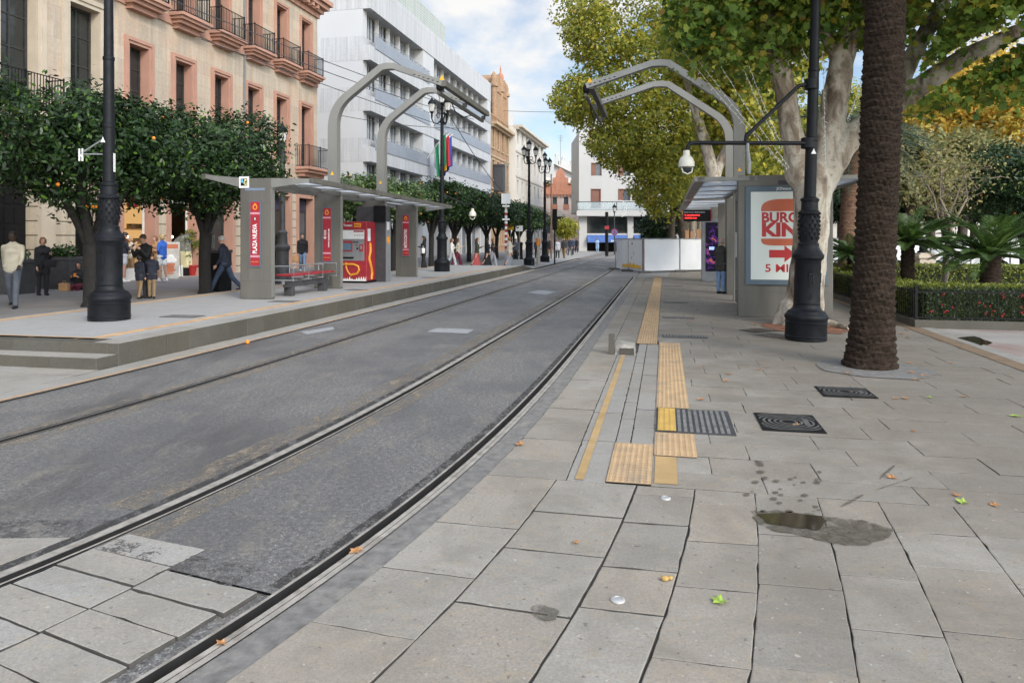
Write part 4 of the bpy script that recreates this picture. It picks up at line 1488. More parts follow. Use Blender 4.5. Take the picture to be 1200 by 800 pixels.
ct = thing('control_cabinet', 'tall dark cabinet with a grey side and paper stickers between ticket machine and pillar', 'cabinet', S(22.55, -9.35, zP), -TH)
b = MB(); b.bbox(-.75, .30, .12, .5, 0, 2.50, .01); b.build('body', M['dark_grey'], ct)
b = MB(); b.box(.302, .325, .10, .49, 0, 2.0); b.build('side_panel', M['mid_grey'], ct)
b = MB(); b.box(-.1, .302, .04, .118, 1.98, 2.52); b.build('hood', M['black'], ct)
b = MB(); b.box(.326, .329, .14, .36, 1.72, 1.98); b.build('sticker', M['paper'], ct)
b = MB(); b.box(.326, .329, .14, .40, 1.28, 1.5); b.build('sticker', M['ochre_swirl'], ct)

# ------------------------------------------------------------------ catenary arches
def ring_profile(mb, pts, w0, w1, th, mi=0):
    """box-section beam along pts (local x,z) with depth th in y"""
    n = len(pts)
    v = []
    for i, p in enumerate(pts):
        a = Vector(pts[max(i - 1, 0)]); c = Vector(pts[min(i + 1, n - 1)])
        d = (c - a).normalized(); nn = Vector((-d.y, d.x))
        t = i / (n - 1)
        w = (w0 * (1 - t) + w1 * t) / 2
        th_ = th / 2
        q = Vector(p)
        for (s1, s2) in ((1, -1), (-1, -1), (-1, 1), (1, 1)):
            o = q + nn * w * s1
            v.append((o.x, th_ * s2, o.y))
    f = []
    for i in range(n - 1):
        for k in range(4):
            f.append((4 * i + k, 4 * i + (k + 1) % 4, 4 * i + 4 + (k + 1) % 4, 4 * i + 4 + k))
    f += [(3, 2, 1, 0), (4 * n - 4, 4 * n - 3, 4 * n - 2, 4 * n - 1)]
    mb.add(v, f, mi)


def arch(label, u, v, zbase, reach, ztop, ztip, zbend, side):
    t = thing('catenary_arch', label, 'catenary arch', S(u, v, 0), -TH, 'steel catenary arches over the tracks')
    pts = [(0, zbase), (0, zbend)]
    # rounded shoulder
    c = [(0, zbend), (0, zbend + .62), (.50 * side, zbend + .95)]
    for i in range(1, 9):
        q = i / 8
        x = (1 - q) ** 2 * c[0][0] + 2 * q * (1 - q) * c[1][0] + q * q * c[2][0]
        z = (1 - q) ** 2 * c[0][1] + 2 * q * (1 - q) * c[1][1] + q * q * c[2][1]
        pts.append((x, z))
    kx = reach * .50
    pts.append((kx * side * .9, ztop - .03)); pts.append((kx * side, ztop)); pts.append((kx * side * 1.13, ztop - .01)); pts.append((reach * side, ztip))
    b = MB(); ring_profile(b, pts, .30, .16, .24)
    b.build('mast', M['steel_light'], t, 20)
    b = MB()
    for i in range(6):
        x = reach * side - side * (.12 + .14 * i)
        z = ztip + (ztop - ztip) * (.12 + .14 * i) / (reach - kx)
        b.box(x - .03, x + .03, -.125, -.121, z - .012, z + .012)
    split(b, 'slot_hole', M['black'], t)
    b = MB(); b.add([(-.06, -.123, 3.6), (.06, -.123, 3.6), (0, -.123, 3.71)], [(0, 1, 2)]); b.build('warning_triangle', M['yellow'], t)
    b = MB()
    for i in range(4):
        for x in (-.07, .07): b.ball((x, -.121, 3.1 + i * .1), .016, 6, 4)
    b.build('rivet', M['steel'], t)
    return t


def U_at(px, Z):  # (u, v) of a point at a pixel column and depth
    return UV(((px - 600) * Z / FPX, Z))


uA, vA = U_at(391.5, 21.4)
uB, vB = U_at(447.5, 24.8)
arch('grey steel catenary arch rising through the left shelter, nearer one', uA, vA, .3, 3.35, 6.72, 6.15, 5.0, 1)
arch('grey steel catenary arch rising through the left shelter, farther one', uB, vB, .3, 3.35, 6.72, 6.15, 5.0, 1)
uC, vC = U_at(866, 20.2)
uD, vD = U_at(855.5, 23.0)
arch('pale steel catenary arch behind the poster shelter, upper arm in front of the yellow tree', uC, vC, 0, 4.25, 6.72, 6.15, 4.75, -1)
arch('pale steel catenary arch behind the poster shelter, lower and farther arm', uD, vD, 0, 4.25, 6.72, 6.15, 4.75, -1)
for lab, u0, v0, ln in (('twin steel beam joining the tips of the left pair of arches', uA, vA + 3.3, 5.1), ('short steel beam joining the tips of the right pair of arches', uC, vC - 4.2, 5.0)):
    t = thing('catenary_beam', lab, 'beam', S(u0, v0, 6.06), -TH, 'beams at the arch tips')
    b = MB(); b.box(.02, .17, -.1, ln, .0, .16); b.build('upper_beam', M['steel'] if v0 < -4 else M['steel_dark'], t)
    b = MB(); b.box(-.10, -.03, -.1, ln, -.22, -.13); b.build('lower_beam', M['steel_dark'], t)
    b = MB()
    for q in (.1, ln * .5, ln - .1):
        b.box(-.09, .05, q - .03, q + .03, -.13, .0)
    split(b, 'strut', M['steel_dark'], t)
    b = MB(); b.lathe([(.05, -.1), (.09, -.05), (.09, .1), (.05, .15)], 12, (-.06, 0, .0)); b.build('insulator', M['black'], t, 40)
    b = MB(); b.add([(-.02, -.13, .17), (.14, -.13, .17), (.06, -.13, .33)], [(0, 1, 2)]); b.build('warning_triangle', M['yellow'], t)
    b = MB(); b.tube([(-.06, 1.2, -.2), (-.06, 1.6, -.42), (-.06, 2.4, -.48), (-.06, 3.4, -.25)], .018, 5); b.build('loop_cable', M['black'], t)

# overhead cables
def sag(a, b, s, n=14):
    return [a.lerp(b, i / n) + Vector((0, 0, -s * 4 * (i / n) * (1 - i / n))) for i in range(n + 1)]
cab = [((188, -5, 24), (548, 131, 43), .15, 'upper cable crossing from the stone building towards the white building'),
       ((236, 28, 25), (555, 140, 43), .2, 'middle cable crossing from the stone building towards the white building'),
       ((236, 46, 25), (552, 158, 44), .1, 'lower cable crossing from the stone building towards the white building'),
       ((392, 134, 38), (560, 150, 47), .25, 'short cable sagging behind the two left arches'),
       ((590, 130, 92), (700, 131, 92), .1, 'thin cable across the sky between the far buildings'),
       ((521, 125, 31.6), (590, 225, 50), .3, 'cable falling from the far platform lamp towards the trees')]
for a, b_, s, lab in cab:
    mb = MB(); mb.tube(sag(P(*a), P(*b_), s), .018 if a[2] < 60 else .03, 5)
    tag(mb.build('overhead_cable', M['dark_grey']), lab, 'cable', 'overhead cables')

# ------------------------------------------------------------------ right tram shelter with poster
rs = thing('tram_shelter', 'grey steel tram shelter with stepped glass canopies behind the plane tree on the right', 'shelter', S(0, 0, 0), -TH)
pA = G(865, 371)
uR, vR = UV(pA)          # left edge of the poster pillar
WP = 1.98
b = MB(); b.bbox(vR, vR + WP, uR, uR + .30, 0, 3.14, .012); b.build('poster_pillar', M['steel'], rs)
b = MB()
for zz in (.62, 2.98): b.box(vR + .02, vR + WP - .02, uR - .0024, uR - .0005, zz - .07, zz - .064)
for xx in (.05, WP - .05):
    for zz in (.1, .5, 1.6, 2.4, 3.05): b.lathe([(.012, 0), (.008, .004)], 8, (vR + xx, uR, zz)) if False else b.box(vR + xx - .008, vR + xx + .008, uR - .004, uR - .0005, zz - .008, zz + .008)
b.build('seam', M['steel_dark'], rs)
b = MB(); b.box(vR + .85, vR + 1.6, uR - .004, uR - .0005, 2.93, 3.02); b.build('name_strip', M['dark_grey'], rs)
for u in (uR + 6.6, uR + 10.2):
    b = MB(); b.bbox(vR + .28, vR + 1.05, u, u + .16, 0, 3.0, .012); b.build('pillar', M['steel'], rs)
def canopy(u0, u1, v0, v1, z, n):
    b = MB()
    def zz(v): return z + (v0 + .9 - v) * -.02
    b.add([(v0, u0, zz(v0)), (v1, u0, zz(v1)), (v1, u1, zz(v1)), (v0, u1, zz(v0))], [(0, 1, 2, 3)])
    b.build('canopy_glass', M['roof_glass'], rs)
    b = MB()
    for i in range(n + 1):
        u = u0 + (u1 - u0) * i / n
        e = .02 if 0 < i < n else .05
        b.box(v0, v1, u - e, u + e, z - .03, z + .06)
    b.box(v0 - .07, v0 + .16, u0 - .05, u1 + .05, z - .04, z + .07)
    b.box(v1 - .1, v1 + .05, u0 - .05, u1 + .05, z - .04, z + .07)
    for k in range(3): b.box(v0 + .2, v1, u0 + (u1 - u0) * (.2 + k * .3), u0 + (u1 - u0) * (.2 + k * .3) + .012, z + .012, z + .03)
    b.build('canopy_frame', M['steel_light'], rs)
canopy(uR + .02, uR + 7.6, vR - .88, vR + .35, 3.06, 4)
canopy(uR + 8.0, uR + 17.5, vR - .88, vR + .9, 3.02, 5)
canopy(uR + .1, uR + 7.6, vR + WP + .02, vR + WP + .75, 3.06, 3)
b = MB(); b.box(vR + .27, vR + .31, uR + .31, uR + 3.4, .35, 2.75); b.build('side_glass', M['side_glass'], rs)
b = MB()
for u in (uR + .33, uR + 1.8, uR + 3.4): b.box(vR + .25, vR + .33, u, u + .05, .05, 2.95)
b.box(vR + .25, vR + .33, uR + .31, uR + 3.45, .05, .36); b.box(vR + .25, vR + .33, uR + .31, uR + 3.45, 2.72, 2.95)
b.build('side_frame', M['steel'], rs)
for k, (ua, ub_, za, zb) in enumerate(((.6, 1.5, 1.3, 2.2), (2.0, 2.5, 1.2, 2.3), (2.65, 3.2, 1.25, 1.9))):
    b = MB(); b.box(vR + .235, vR + .247, uR + ua, uR + ub_, za, zb); b.build('notice', M['paper'] if k != 1 else M['mid_grey'], rs)
# the poster
pt = thing('advertising_poster', 'fast food poster with red bun emblem, arrow and 5 MIN in a slate blue frame', 'poster', S(uR - .004, vR + .15, .72), -TH)
PW, PH = 1.72, 2.18
b = MB(); b.bbox(0, PW, -.045, -.001, 0, PH, .008); b.build('frame', M['slate'], pt)
b = MB(); b.box(.115, PW - .115, -.049, -.0455, .115, PH - .13); b.build('paper', M['poster'], pt)
text('lettering', 'JCDecaux', .075, M['paper'], pt, Matrix.Translation((PW / 2 - .05, -.047, PH - .065)) @ Matrix.Rotation(R(90), 4, 'X'), .002, .001)
cx = PW / 2 + .03
def bun(z0, w, h, top):
    out = []
    n = 20
    if top:
        out = [(cx - w, z0), (cx + w, z0)]
        for i in range(n + 1):
            a = PI * i / n
            e = .62
            out.append((cx + w * math.copysign(abs(math.cos(a)) ** e, math.cos(a)), z0 + .03 + (h - .03) * math.sin(a) ** .8))
    else:
        out = [(cx + w, z0), (cx - w, z0)]
        for i in range(n + 1):
            a = PI * i / n
            out.append((cx - w * math.copysign(abs(math.cos(a)) ** .35, math.cos(a)), z0 - h * math.sin(a) ** .6))
    return out
b = MB()
b.prism(bun(1.62, .56, .27, True), -.052, -.0495, 'y'); b.prism(bun(1.02, .56, .155, False), -.052, -.0495, 'y')
split(b, 'bun_emblem', M['burger_bun'], pt)
XR = Matrix.Rotation(R(90), 4, 'X')
text('lettering', 'BURGER', .30, M['burger_red'], pt, Matrix.Translation((cx, -.051, 1.475)) @ XR, .011, .001, 1.12)
text('lettering', 'KING', .40, M['burger_red'], pt, Matrix.Translation((cx, -.051, 1.20)) @ XR, .02, .001, 1.09)
b = MB()
ax_ = .74
b.prism([(ax_ - .24, .60), (ax_ + .08, .60), (ax_ + .08, .50), (ax_ + .30, .685), (ax_ + .08, .87), (ax_ + .08, .77), (ax_ - .24, .77)], -.052, -.0495, 'y')
b.build('arrow', M['burger_red'], pt)
text('lettering', '5 MIN', .24, M['burger_red'], pt, Matrix.Translation((ax_ + .03, -.051, .36)) @ XR, .004, .001, .70)
# digital screen kiosk and departures display
dk = G(822, 330); ud, vd = UV(dk)
kt_ = thing('digital_kiosk', 'pale framed digital advertising screen showing dark purple and orange, beside the white hoarding', 'screen kiosk', S(ud, vd, 0), -TH)
b = MB(); b.bbox(0, .95, 0, .25, 0, 2.52, .03); b.build('frame', M['mid_grey'], kt_)
def screenmat():
    q = NT('purple_screen')
    v = q.coord('Object')
    f = q.noise(v, 3.2, 5, .6, 1.2); f2 = q.noise(v, 1.7, 3)
    c = q.ramp(f, [(.50, (.003, .003, .008, 1)), (.58, (.07, .015, .16, 1)), (.65, (.42, .10, .02, 1)), (.73, (.02, .03, .2, 1))])
    q.b.inputs['Base Color'].default_value = (.01, .01, .012, 1); q.b.inputs['Roughness'].default_value = .1
    q.l(c, q.b.inputs['Emission Color']); q.b.inputs['Emission Strength'].default_value = .8
    return q.mat
b = MB(); b.box(.16, .86, -.012, -.001, .42, 2.38); b.build('screen', screenmat(), kt_)
b = MB(); b.box(.3, .5, -.015, -.0125, 1.28, 1.4); b.build('screen_emblem', emis('screen_blue_mark', (.3, .4, .9, 1), .8), kt_)
dp = P(800, 246, 26.6); u_, v_ = UV(dp)
dt = thing('departure_display', 'dark hanging display with red LED text under the right shelter canopy', 'display', S(u_, v_, dp.z), -TH)
b = MB(); b.bbox(0, 1.02, 0, .2, -.42, 0, .01); b.build('case', M['black'], dt)
b = MB(); b.box(.0, .03, -.006, -.001, -.42, 0); b.box(.99, 1.02, -.006, -.001, -.42, 0); b.build('rim', M['red_sign'], dt)
text('led_line', 'T1  SAN BERNARDO', .06, M['led_red'], dt, Matrix.Translation((.34, -.004, -.20)) @ XR, .004, .001, .55)
text('led_line', 'PROXIMO 4 min', .06, M['led_red'], dt, Matrix.Translation((.29, -.004, -.30)) @ XR, .004, .001, .42)
text('title_line', 'Plaza Nueva  Metrocentro', .05, M['paper'], dt, Matrix.Translation((.42, -.004, -.09)) @ XR, .001, .001, .74)

# ------------------------------------------------------------------ white construction hoarding
def hoarding(label, pts, ztop, group='white canvas hoardings'):
    t = thing('hoarding', label, 'hoarding', pts[0], 0, group)
    o0 = Vector(pts[0])
    for i in range(len(pts) - 1):
        a, c = Vector(pts[i]) - o0, Vector(pts[i + 1]) - o0
        ln = (c - a).length
        n = max(1, round(ln / 2.2))
        nn = Vector((-(c - a).y, (c - a).x, 0)).normalized()
        for k in range(n):
            p0, p1 = a.lerp(c, k / n), a.lerp(c, (k + 1) / n)
            nx, nz = 14, 8
            v = []
            for iz in range(nz + 1):
                for ix in range(nx + 1):
                    x, zz = ix / nx, iz / nz
                    off = .02 * math.sin(x * 9 + k + zz * 3) * math.sin(zz * PI) + rng.uniform(-.008, .008)
                    q = p0.lerp(p1, x) + nn * off
                    v.append((q.x, q.y, .10 + (ztop - .12) * zz + (.015 * math.cos(x * PI * 6) if iz == nz else 0)))
            f = [(iz * (nx + 1) + ix, iz * (nx + 1) + ix + 1, (iz + 1) * (nx + 1) + ix + 1, (iz + 1) * (nx + 1) + ix) for iz in range(nz) for ix in range(nx)]
            b = MB(); b.add(v, f); b.build('canvas', M['canvas'], t, 60)
            b = MB()
            for p in ((p0, p1) if k == n - 1 else (p0,)):
                q = p + nn * -.04
                b.cyl((q.x, q.y, 0), (q.x, q.y, ztop + .02), .024, n=6)
            b.cyl((p0.x - nn.x * .04, p0.y - nn.y * .04, ztop), (p1.x - nn.x * .04, p1.y - nn.y * .04, ztop), .02, n=5)
            b.build('post', M['mid_grey'], t)
            b = MB(); q = p0 - nn * .1
            b.bbox(q.x - .3, q.x + .3, q.y - .1, q.y + .1, 0, .12, .02); b.build('foot', M['steel_dark'], t)
    return t


ha, hb, hc = G(722, 316), G(754, 320), G(836, 317.5)
h1 = hoarding('white canvas hoarding closing the far end of the right pavement, with a yellow flame print', [ha, hb, hc], 1.72)
# yellow print and small marks on the angled panel
dirv = (hb - ha).normalized(); nv = Vector((dirv.y, -dirv.x, 0))
if nv.y > 0: nv = -nv
Mp = Matrix(((dirv.x, -nv.x, 0, 0), (dirv.y, -nv.y, 0, 0), (0, 0, 1, 0), (0, 0, 0, 1)))
def printed(name, poly, m):
    b = MB(Matrix.Translation(nv * .045) @ Mp)
    b.prism(poly, -.003, 0, 'y'); b.build(name, m, h1)
Wd = (hb - ha).length
b_ = MB(Matrix.Translation(nv * .038) @ Mp); b_.box(Wd * .28, Wd * .97, -.002, .0, .2, 1.66); b_.build('banner_sheet', M['white'], h1)
fl = [(.27, .22)]
xs = np.linspace(.28, .93, 12)
for i, x in enumerate(xs): fl.append((x * 1.0, .26 + (.28 * (1 - abs(x - .6) * 1.6) * rng.uniform(.5, 1.1) if i % 2 else .08)))
fl.append((.95, .22))
printed('flame_print', [(x * Wd, z) for x, z in fl], M['yellow'])
for (x, z, w, h, m) in ((.70, .98, .04, .09, 'ochre_swirl'), (.62, .72, .03, .07, 'mid_grey'), (.64, 1.45, .10, .03, 'terracotta'), (.64, 1.5, .05, .03, 'terracotta')):
    printed('print_mark', [(x * Wd - w, z - h), (x * Wd + w, z - h), (x * Wd + w, z + h), (x * Wd - w, z + h)], M[m])
b = MB(); 
for k in range(16): b.bbox(-.035, .035, -.035, .035, .05 + k * .105, .05 + k * .105 + .055, .006)
o = b.build('barrier_post', mat('maroon_plastic', (.25, .06, .08, 1), .6), None); o.location = hb + Vector((0, -.08, 0))
tag(o, 'banded white and maroon post at the corner of the white hoarding', 'post')
hoarding('long white canvas hoarding behind the garden hedges and cycads', [Vector((15.5, 33.5, 0)), Vector((30, 35.5, 0))], 1.72)
hoarding('white canvas hoarding behind the garden, seen between plane trunk and palm trunk', [Vector((10.5, 33, 0)), Vector((15.3, 33.4, 0))], 1.74)
# timber stakes round the far trees
for k, (px, h) in enumerate(((805, .85), (811, .75), (818, .95), (822, .9))):
    b = MB(); b.box(-.10, .10, -.04, .04, 0, 1.72 + h * .55)
    o = b.build('tree_guard_stake', mat('stake_wood', (.36, .2, .1, 1), .8, 0, .2, 5) if k == 0 else bpy.data.materials['stake_wood'], None)
    o.location = P(px, 300, 40.5); o.location.z = 0
    tag(o, 'wooden guard stake standing behind the white hoarding near the shelter', 'stake', 'wooden stakes behind the hoarding')
# ------------------------------------------------------------------ buildings
# building frame: local x = outward normal of the street facade, local y = along the facade, z up
def wall_holes(mb, a0, a1, z0, z1, holes, depth, mi=0, mir=None, x=0.0):
    """facade sheet at local x with rectangular openings (ya,yb,za,zb) and reveals going inward"""
    ys = sorted({a0, a1, *[h[0] for h in holes], *[h[1] for h in holes]})
    zs = sorted({z0, z1, *[h[2] for h in holes], *[h[3] for h in holes]})
    ys = [y for y in ys if a0 <= y <= a1]; zs = [z for z in zs if z0 <= z <= z1]
    for i in range(len(ys) - 1):
        for k in range(len(zs) - 1):
            cy, cz_ = (ys[i] + ys[i + 1]) / 2, (zs[k] + zs[k + 1]) / 2
            if any(h[0] < cy < h[1] and h[2] < cz_ < h[3] for h in holes): continue
            mb.add([(x, ys[i], zs[k]), (x, ys[i + 1], zs[k]), (x, ys[i + 1], zs[k + 1]), (x, ys[i], zs[k + 1])], [(0, 1, 2, 3)], mi)
    mir = mi if mir is None else mir
    for (ya, yb, za, zb) in holes:
        mb.add([(x, ya, za), (x, yb, za), (x, yb, zb), (x, ya, zb), (x - depth, ya, za), (x - depth, yb, za), (x - depth, yb, zb), (x - depth, ya, zb)],
               [(0, 1, 5, 4), (1, 2, 6, 5), (2, 3, 7, 6), (3, 0, 4, 7)], mir)


def shell(mb, a0, a1, z0, z1, back, mi=0, x=0.0, roof=True):
    """side walls, back wall and roof of a block behind a facade"""
    mb.add([(x, a0, z0), (x, a0, z1), (x - back, a0, z1), (x - back, a0, z0)], [(0, 1, 2, 3)], mi)
    mb.add([(x, a1, z0), (x, a1, z1), (x - back, a1, z1), (x - back, a1, z0)], [(0, 1, 2, 3)], mi)
    mb.add([(x - back, a0, z0), (x - back, a0, z1), (x - back, a1, z1), (x - back, a1, z0)], [(0, 1, 2, 3)], mi)
    if roof: mb.add([(x, a0, z1), (x, a1, z1), (x - back, a1, z1), (x - back, a0, z1)], [(0, 1, 2, 3)], mi)


def window_mesh(w, h, cols, rows, mats, fr=.06, th=.05, bar=.035, doorish=0.0):
    b = MB()
    b.box(0, th, -w / 2, -w / 2 + fr, 0, h); b.box(0, th, w / 2 - fr, w / 2, 0, h)
    b.box(0, th, -w / 2 + fr, w / 2 - fr, 0, fr + doorish); b.box(0, th, -w / 2 + fr, w / 2 - fr, h - fr, h)
    for i in range(1, cols):
        y = -w / 2 + w * i / cols
        b.box(0, th * .9, y - bar, y + bar, fr + doorish, h - fr)
    for k in range(1, rows):
        z = doorish + (h - doorish) * k / rows
        b.box(0, th * .7, -w / 2 + fr, w / 2 - fr, z - bar * .6, z + bar * .6)
    g = MB(); g.quad((.012, -w / 2 + fr * .5, fr * .5), (.012, w / 2 - fr * .5, fr * .5), (.012, w / 2 - fr * .5, h - fr * .5), (.012, -w / 2 + fr * .5, h - fr * .5))
    return b.mesh('window', mats[0]), g.mesh('pane', mats[1])


def put_window(wm, parent, x, y, z, name='window'):
    o = link(name, wm[0], parent, (x, y, z)); link('pane', wm[1], o); return o


def railing_mesh(w, h, out, mats, step=.11):
    """balcony railing: front at x=out, returns to the wall"""
    b = MB()
    for z in (.06, h):
        b.box(out - .015, out + .015, -w / 2, w / 2, z - .014, z + .014)
        for s in (-1, 1): b.box(0, out - .015, s * w / 2 - .015, s * w / 2 + .015, z - .014, z + .014)
    n = int(w / step)
    for i in range(n + 1):
        y = -w / 2 + w * i / n
        b.box(out - .009, out + .009, y - .009, y + .009, .05, h)
    m = max(1, int(out / step))
    for s in (-1, 1):
        for i in range(m):
            x = out * i / m
            b.box(x - .009, x + .009, s * w / 2 - .009, s * w / 2 + .009, .05, h)
    for y in np.linspace(-w / 2, w / 2, max(2, int(w / 1.2) + 1)):
        b.box(out - .02, out + .02, y - .02, y + .02, 0, h + .06)
    return b.mesh('railing', mats)


M['ashlar'] = brickmat('stone_ashlar', (.45, .38, .295, 1), (.33, .27, .2, 1), 1.15, .52, .006, .09, .12, .85, .5, (.50, .33, .225, 1), .55)
M['rustic'] = brickmat('rusticated_stone', (.48, .41, .31, 1), (.12, .09, .06, 1), 40, .46, .022, .05, .35, .85)
M['stone_plain'] = mat('stone_trim', (.46, .39, .30, 1), .85, 0, .1, 1.6, .2, 20)
FV = -19.55
# ---- stone house with salmon trims
t = thing('stone_house', 'tall pale stone town house with salmon window surrounds and iron balconies, behind the orange trees', 'building', S(0, FV, 0), -TH)
UA, UBX = 4.0, 38.5
axes = [24.02 + 2.615 * k for k in range(-7, 6)]
holes, shop = [], []
salm = {}
for k, a in enumerate(axes):
    stone = a < 22.5
    w2 = .52 if not stone else .66
    holes.append((a - w2, a + w2, 5.72, 9.02 if not stone else 9.7))
    holes.append((a - .50, a + .50, 10.86, 13.75))
gf = []
for k, a in enumerate(axes):
    if a > 22.5: gf.append((a - .82, a + .82, .15, 4.0))
gf += [(17.9, 19.5, .15, 4.9), (21.0, 22.0, 1.0, 4.1), (14.6, 15.6, 1.0, 4.1), (11.8, 13.4, .15, 4.6), (8.5, 9.5, 1, 4.1)]
b = MB()
wall_holes(b, UA, UBX, 4.75, 15.0, holes, .45)
wall_holes(b, UA, UBX, .1, 4.75, gf, .5, 1)
shell(b, UA, UBX, .1, 15.0, 14)
b.build('wall', [M['ashlar'], M['rustic']], t)
b = MB()
# string courses and cornice
for (z0, z1, o) in ((4.62, 4.95, .10), (10.38, 10.72, .07)): b.box(-.02, o, 22.6 if z0 > 9 else UA, UBX, z0, z1)
for (z0, z1, o) in ((14.35, 14.62, .12), (14.62, 14.85, .30), (14.85, 15.1, .55), (15.1, 15.35, .72)): b.box(-.3, o, UA, UBX + o * .8, z0, z1)
n = int((UBX - UA) / .55)
for i in range(n): b.box(.12, .50, UA + i * .55, UA + i * .55 + .22, 14.64, 14.86)
b.build('cornice', M['salmon'], t)
wm1 = window_mesh(1.04, 3.3, 2, 4, (M['wood_dark'], M['glass_dark']), .07, .06, .03)
wm1b = window_mesh(1.32, 3.98, 2, 4, (M['wood_dark'], M['glass_dark']), .08, .06, .03)
wm2 = window_mesh(1.0, 2.9, 2, 3, (M['wood_dark'], M['glass_dark']), .08, .06, .04, .7)
sur1 = MB(); sur2 = MB()
def surround(b, w, h, fw, d, step=.05):
    b.box(0, d, -w / 2 - fw, -w / 2, 0, h); b.box(0, d, w / 2, w / 2 + fw, 0, h); b.box(0, d, -w / 2 - fw, w / 2 + fw, h, h + fw)
    b.box(0, d + step, -w / 2 - fw - .05, -w / 2 - fw * .55, 0, h + fw * .55); b.box(0, d + step, w / 2 + fw * .55, w / 2 + fw + .05, 0, h + fw * .55); b.box(0, d + step, -w / 2 - fw - .05, w / 2 + fw + .05, h + fw * .55, h + fw + .05)
    # painted reveal lining
    b.box(-.44, 0, -w / 2 - .01, -w / 2 + .004, 0, h); b.box(-.44, 0, w / 2 - .004, w / 2 + .01, 0, h); b.box(-.44, 0, -w / 2, w / 2, h - .004, h + .01)
b = MB(); surround(b, 1.04, 3.3, .20, .05); sm1 = b.mesh('window_surround', M['salmon'])
b = MB(); surround(b, 1.32, 3.98, .26, .05); sm1b = b.mesh('window_surround', M['stone_plain'])
b = MB(); surround(b, 1.0, 2.89, .15, .05); sm2 = b.mesh('window_surround', M['salmon'])
rail = railing_mesh(1.75, 1.02, .62, M['black'])
slabm = MB()
for (z0, z1, o, e) in ((-.02, -.14, .72, .0), (-.14, -.26, .62, .08), (-.26, -.40, .48, .18), (-.40, -.58, .28, .3)):
    slabm.box(0, o, -.98 + e, .98 - e, z1, z0)
slabme = slabm.mesh('balcony_slab', M['salmon'])
long_rail = railing_mesh(3.6, 1.05, .75, M['black'])
for k, a in enumerate(axes):
    if a > 22.5:
        put_window(wm1, t, -.40, a, 5.72); link('window_surround', sm1, t, (.002, a, 5.72))
    else:
        put_window(wm1b, t, -.40, a, 5.72); link('window_surround', sm1b, t, (.002, a, 5.72))
    w = put_window(wm2, t, -.40, a, 10.86, 'balcony_door'); link('window_surround', sm2, t, (.002, a, 10.86))
    s = link('balcony', slabme, t, (.0, a, 10.84)); link('railing', rail, s, (0, 0, 0))
for a, w in ((17.6, 4.2), (37.3, 2.6), (12, 3.5)):
    b = MB()
    for (z0, z1, o, e) in ((0, -.14, .85, 0), (-.14, -.3, .7, .1), (-.3, -.5, .45, .25)): b.box(0, o, a - w / 2 - .1 + e, a + w / 2 + .1 - e, 5.62 + z1, 5.62 + z0)
    s = b.build('balcony', M['salmon'] if a > 30 else M['stone_plain'], t)
    link('railing', railing_mesh(w, 1.15, .78, M['black']), s, (0, a, 5.62))
# ground floor openings: pilasters, shop glass, warm rooms, doors
b = MB()
for a in axes:
    if a > 22.5:
        for s in (-1, 1): b.box(-.4, .06, a + s * .93 - .12, a + s * .93 + .12, .15, 4.25)
        b.box(-.4, .06, a - .81, a + .81, 3.95, 4.25)
b.build('pilaster', M['salmon'], t)
for k, a in enumerate(axes):
    if a < 22.5: continue
    warm = a < 29.0
    b = MB(); b.box(-.46, -.40, a - .82, a - .76, .15, 4); b.box(-.46, -.40, a + .76, a + .82, .15, 4); b.box(-.46, -.40, a - .76, a + .76, 3.2, 3.3); b.box(-.46, -.4, a - .76, a + .76, .15, .6)
    f = b.build('shop_window', M['white'] if warm else M['wood_dark'], t)
    if warm:
        g = MB(); g.box(-2.6, -2.5, a - 1.0, a + 1.0, .15, 3.6); g.build('lit_back_wall', M['glass_warm'], f)
        g = MB()
        for q in range(3): g.box(-2.4, -2.1, a - .7, a + .7, .9 + q * .6, .94 + q * .6)
        for q in range(16): g.box(-2.35, -2.15, a - .65 + rng.uniform(0, 1.2), a - .55 + rng.uniform(.0, 1.2), .95 + (q % 3) * .6, 1.15 + (q % 3) * .6)
        g.build('shelf', mat('shop_shelf_%d' % k, (.35, .2, .08, 1), .6, 0, .4, 6), f)
        g = MB()
        for q in range(4): g.ball((-.9, a - .5 + q * .33, 2.5 - (q % 2) * .7), .055, 8, 6)
        g.build('bulb', M['bulb'], f)
        g = MB(); g.quad((-2.6, a - 1, .16), (-2.6, a + 1, .16), (-.47, a + 1, .16), (-.47, a - 1, .16)); g.build('shop_floor', M['dark_grey'], f)
    else:
        g = MB(); g.quad((-.45, a - .8, .2), (-.45, a + .8, .2), (-.45, a + .8, 3.95), (-.45, a - .8, 3.95)); g.build('pane', M['glass_dark'] if k % 2 else M['glass_grey'], f)
        g = MB(); g.box(-.44, -.38, a - .78, a + .78, 3.25, 3.9); s = g.build('sign_board', mat('sign_navy_%d' % k, (.03, .035, .06, 1), .5), f)
        if k == 9:
            text('lettering', 'H\u00c4A', .5, M['white'], s, Matrix.Translation((-.375, a + .1, 3.58)) @ Matrix.Rotation(R(90), 4, 'Z') @ XR, .01, .002)
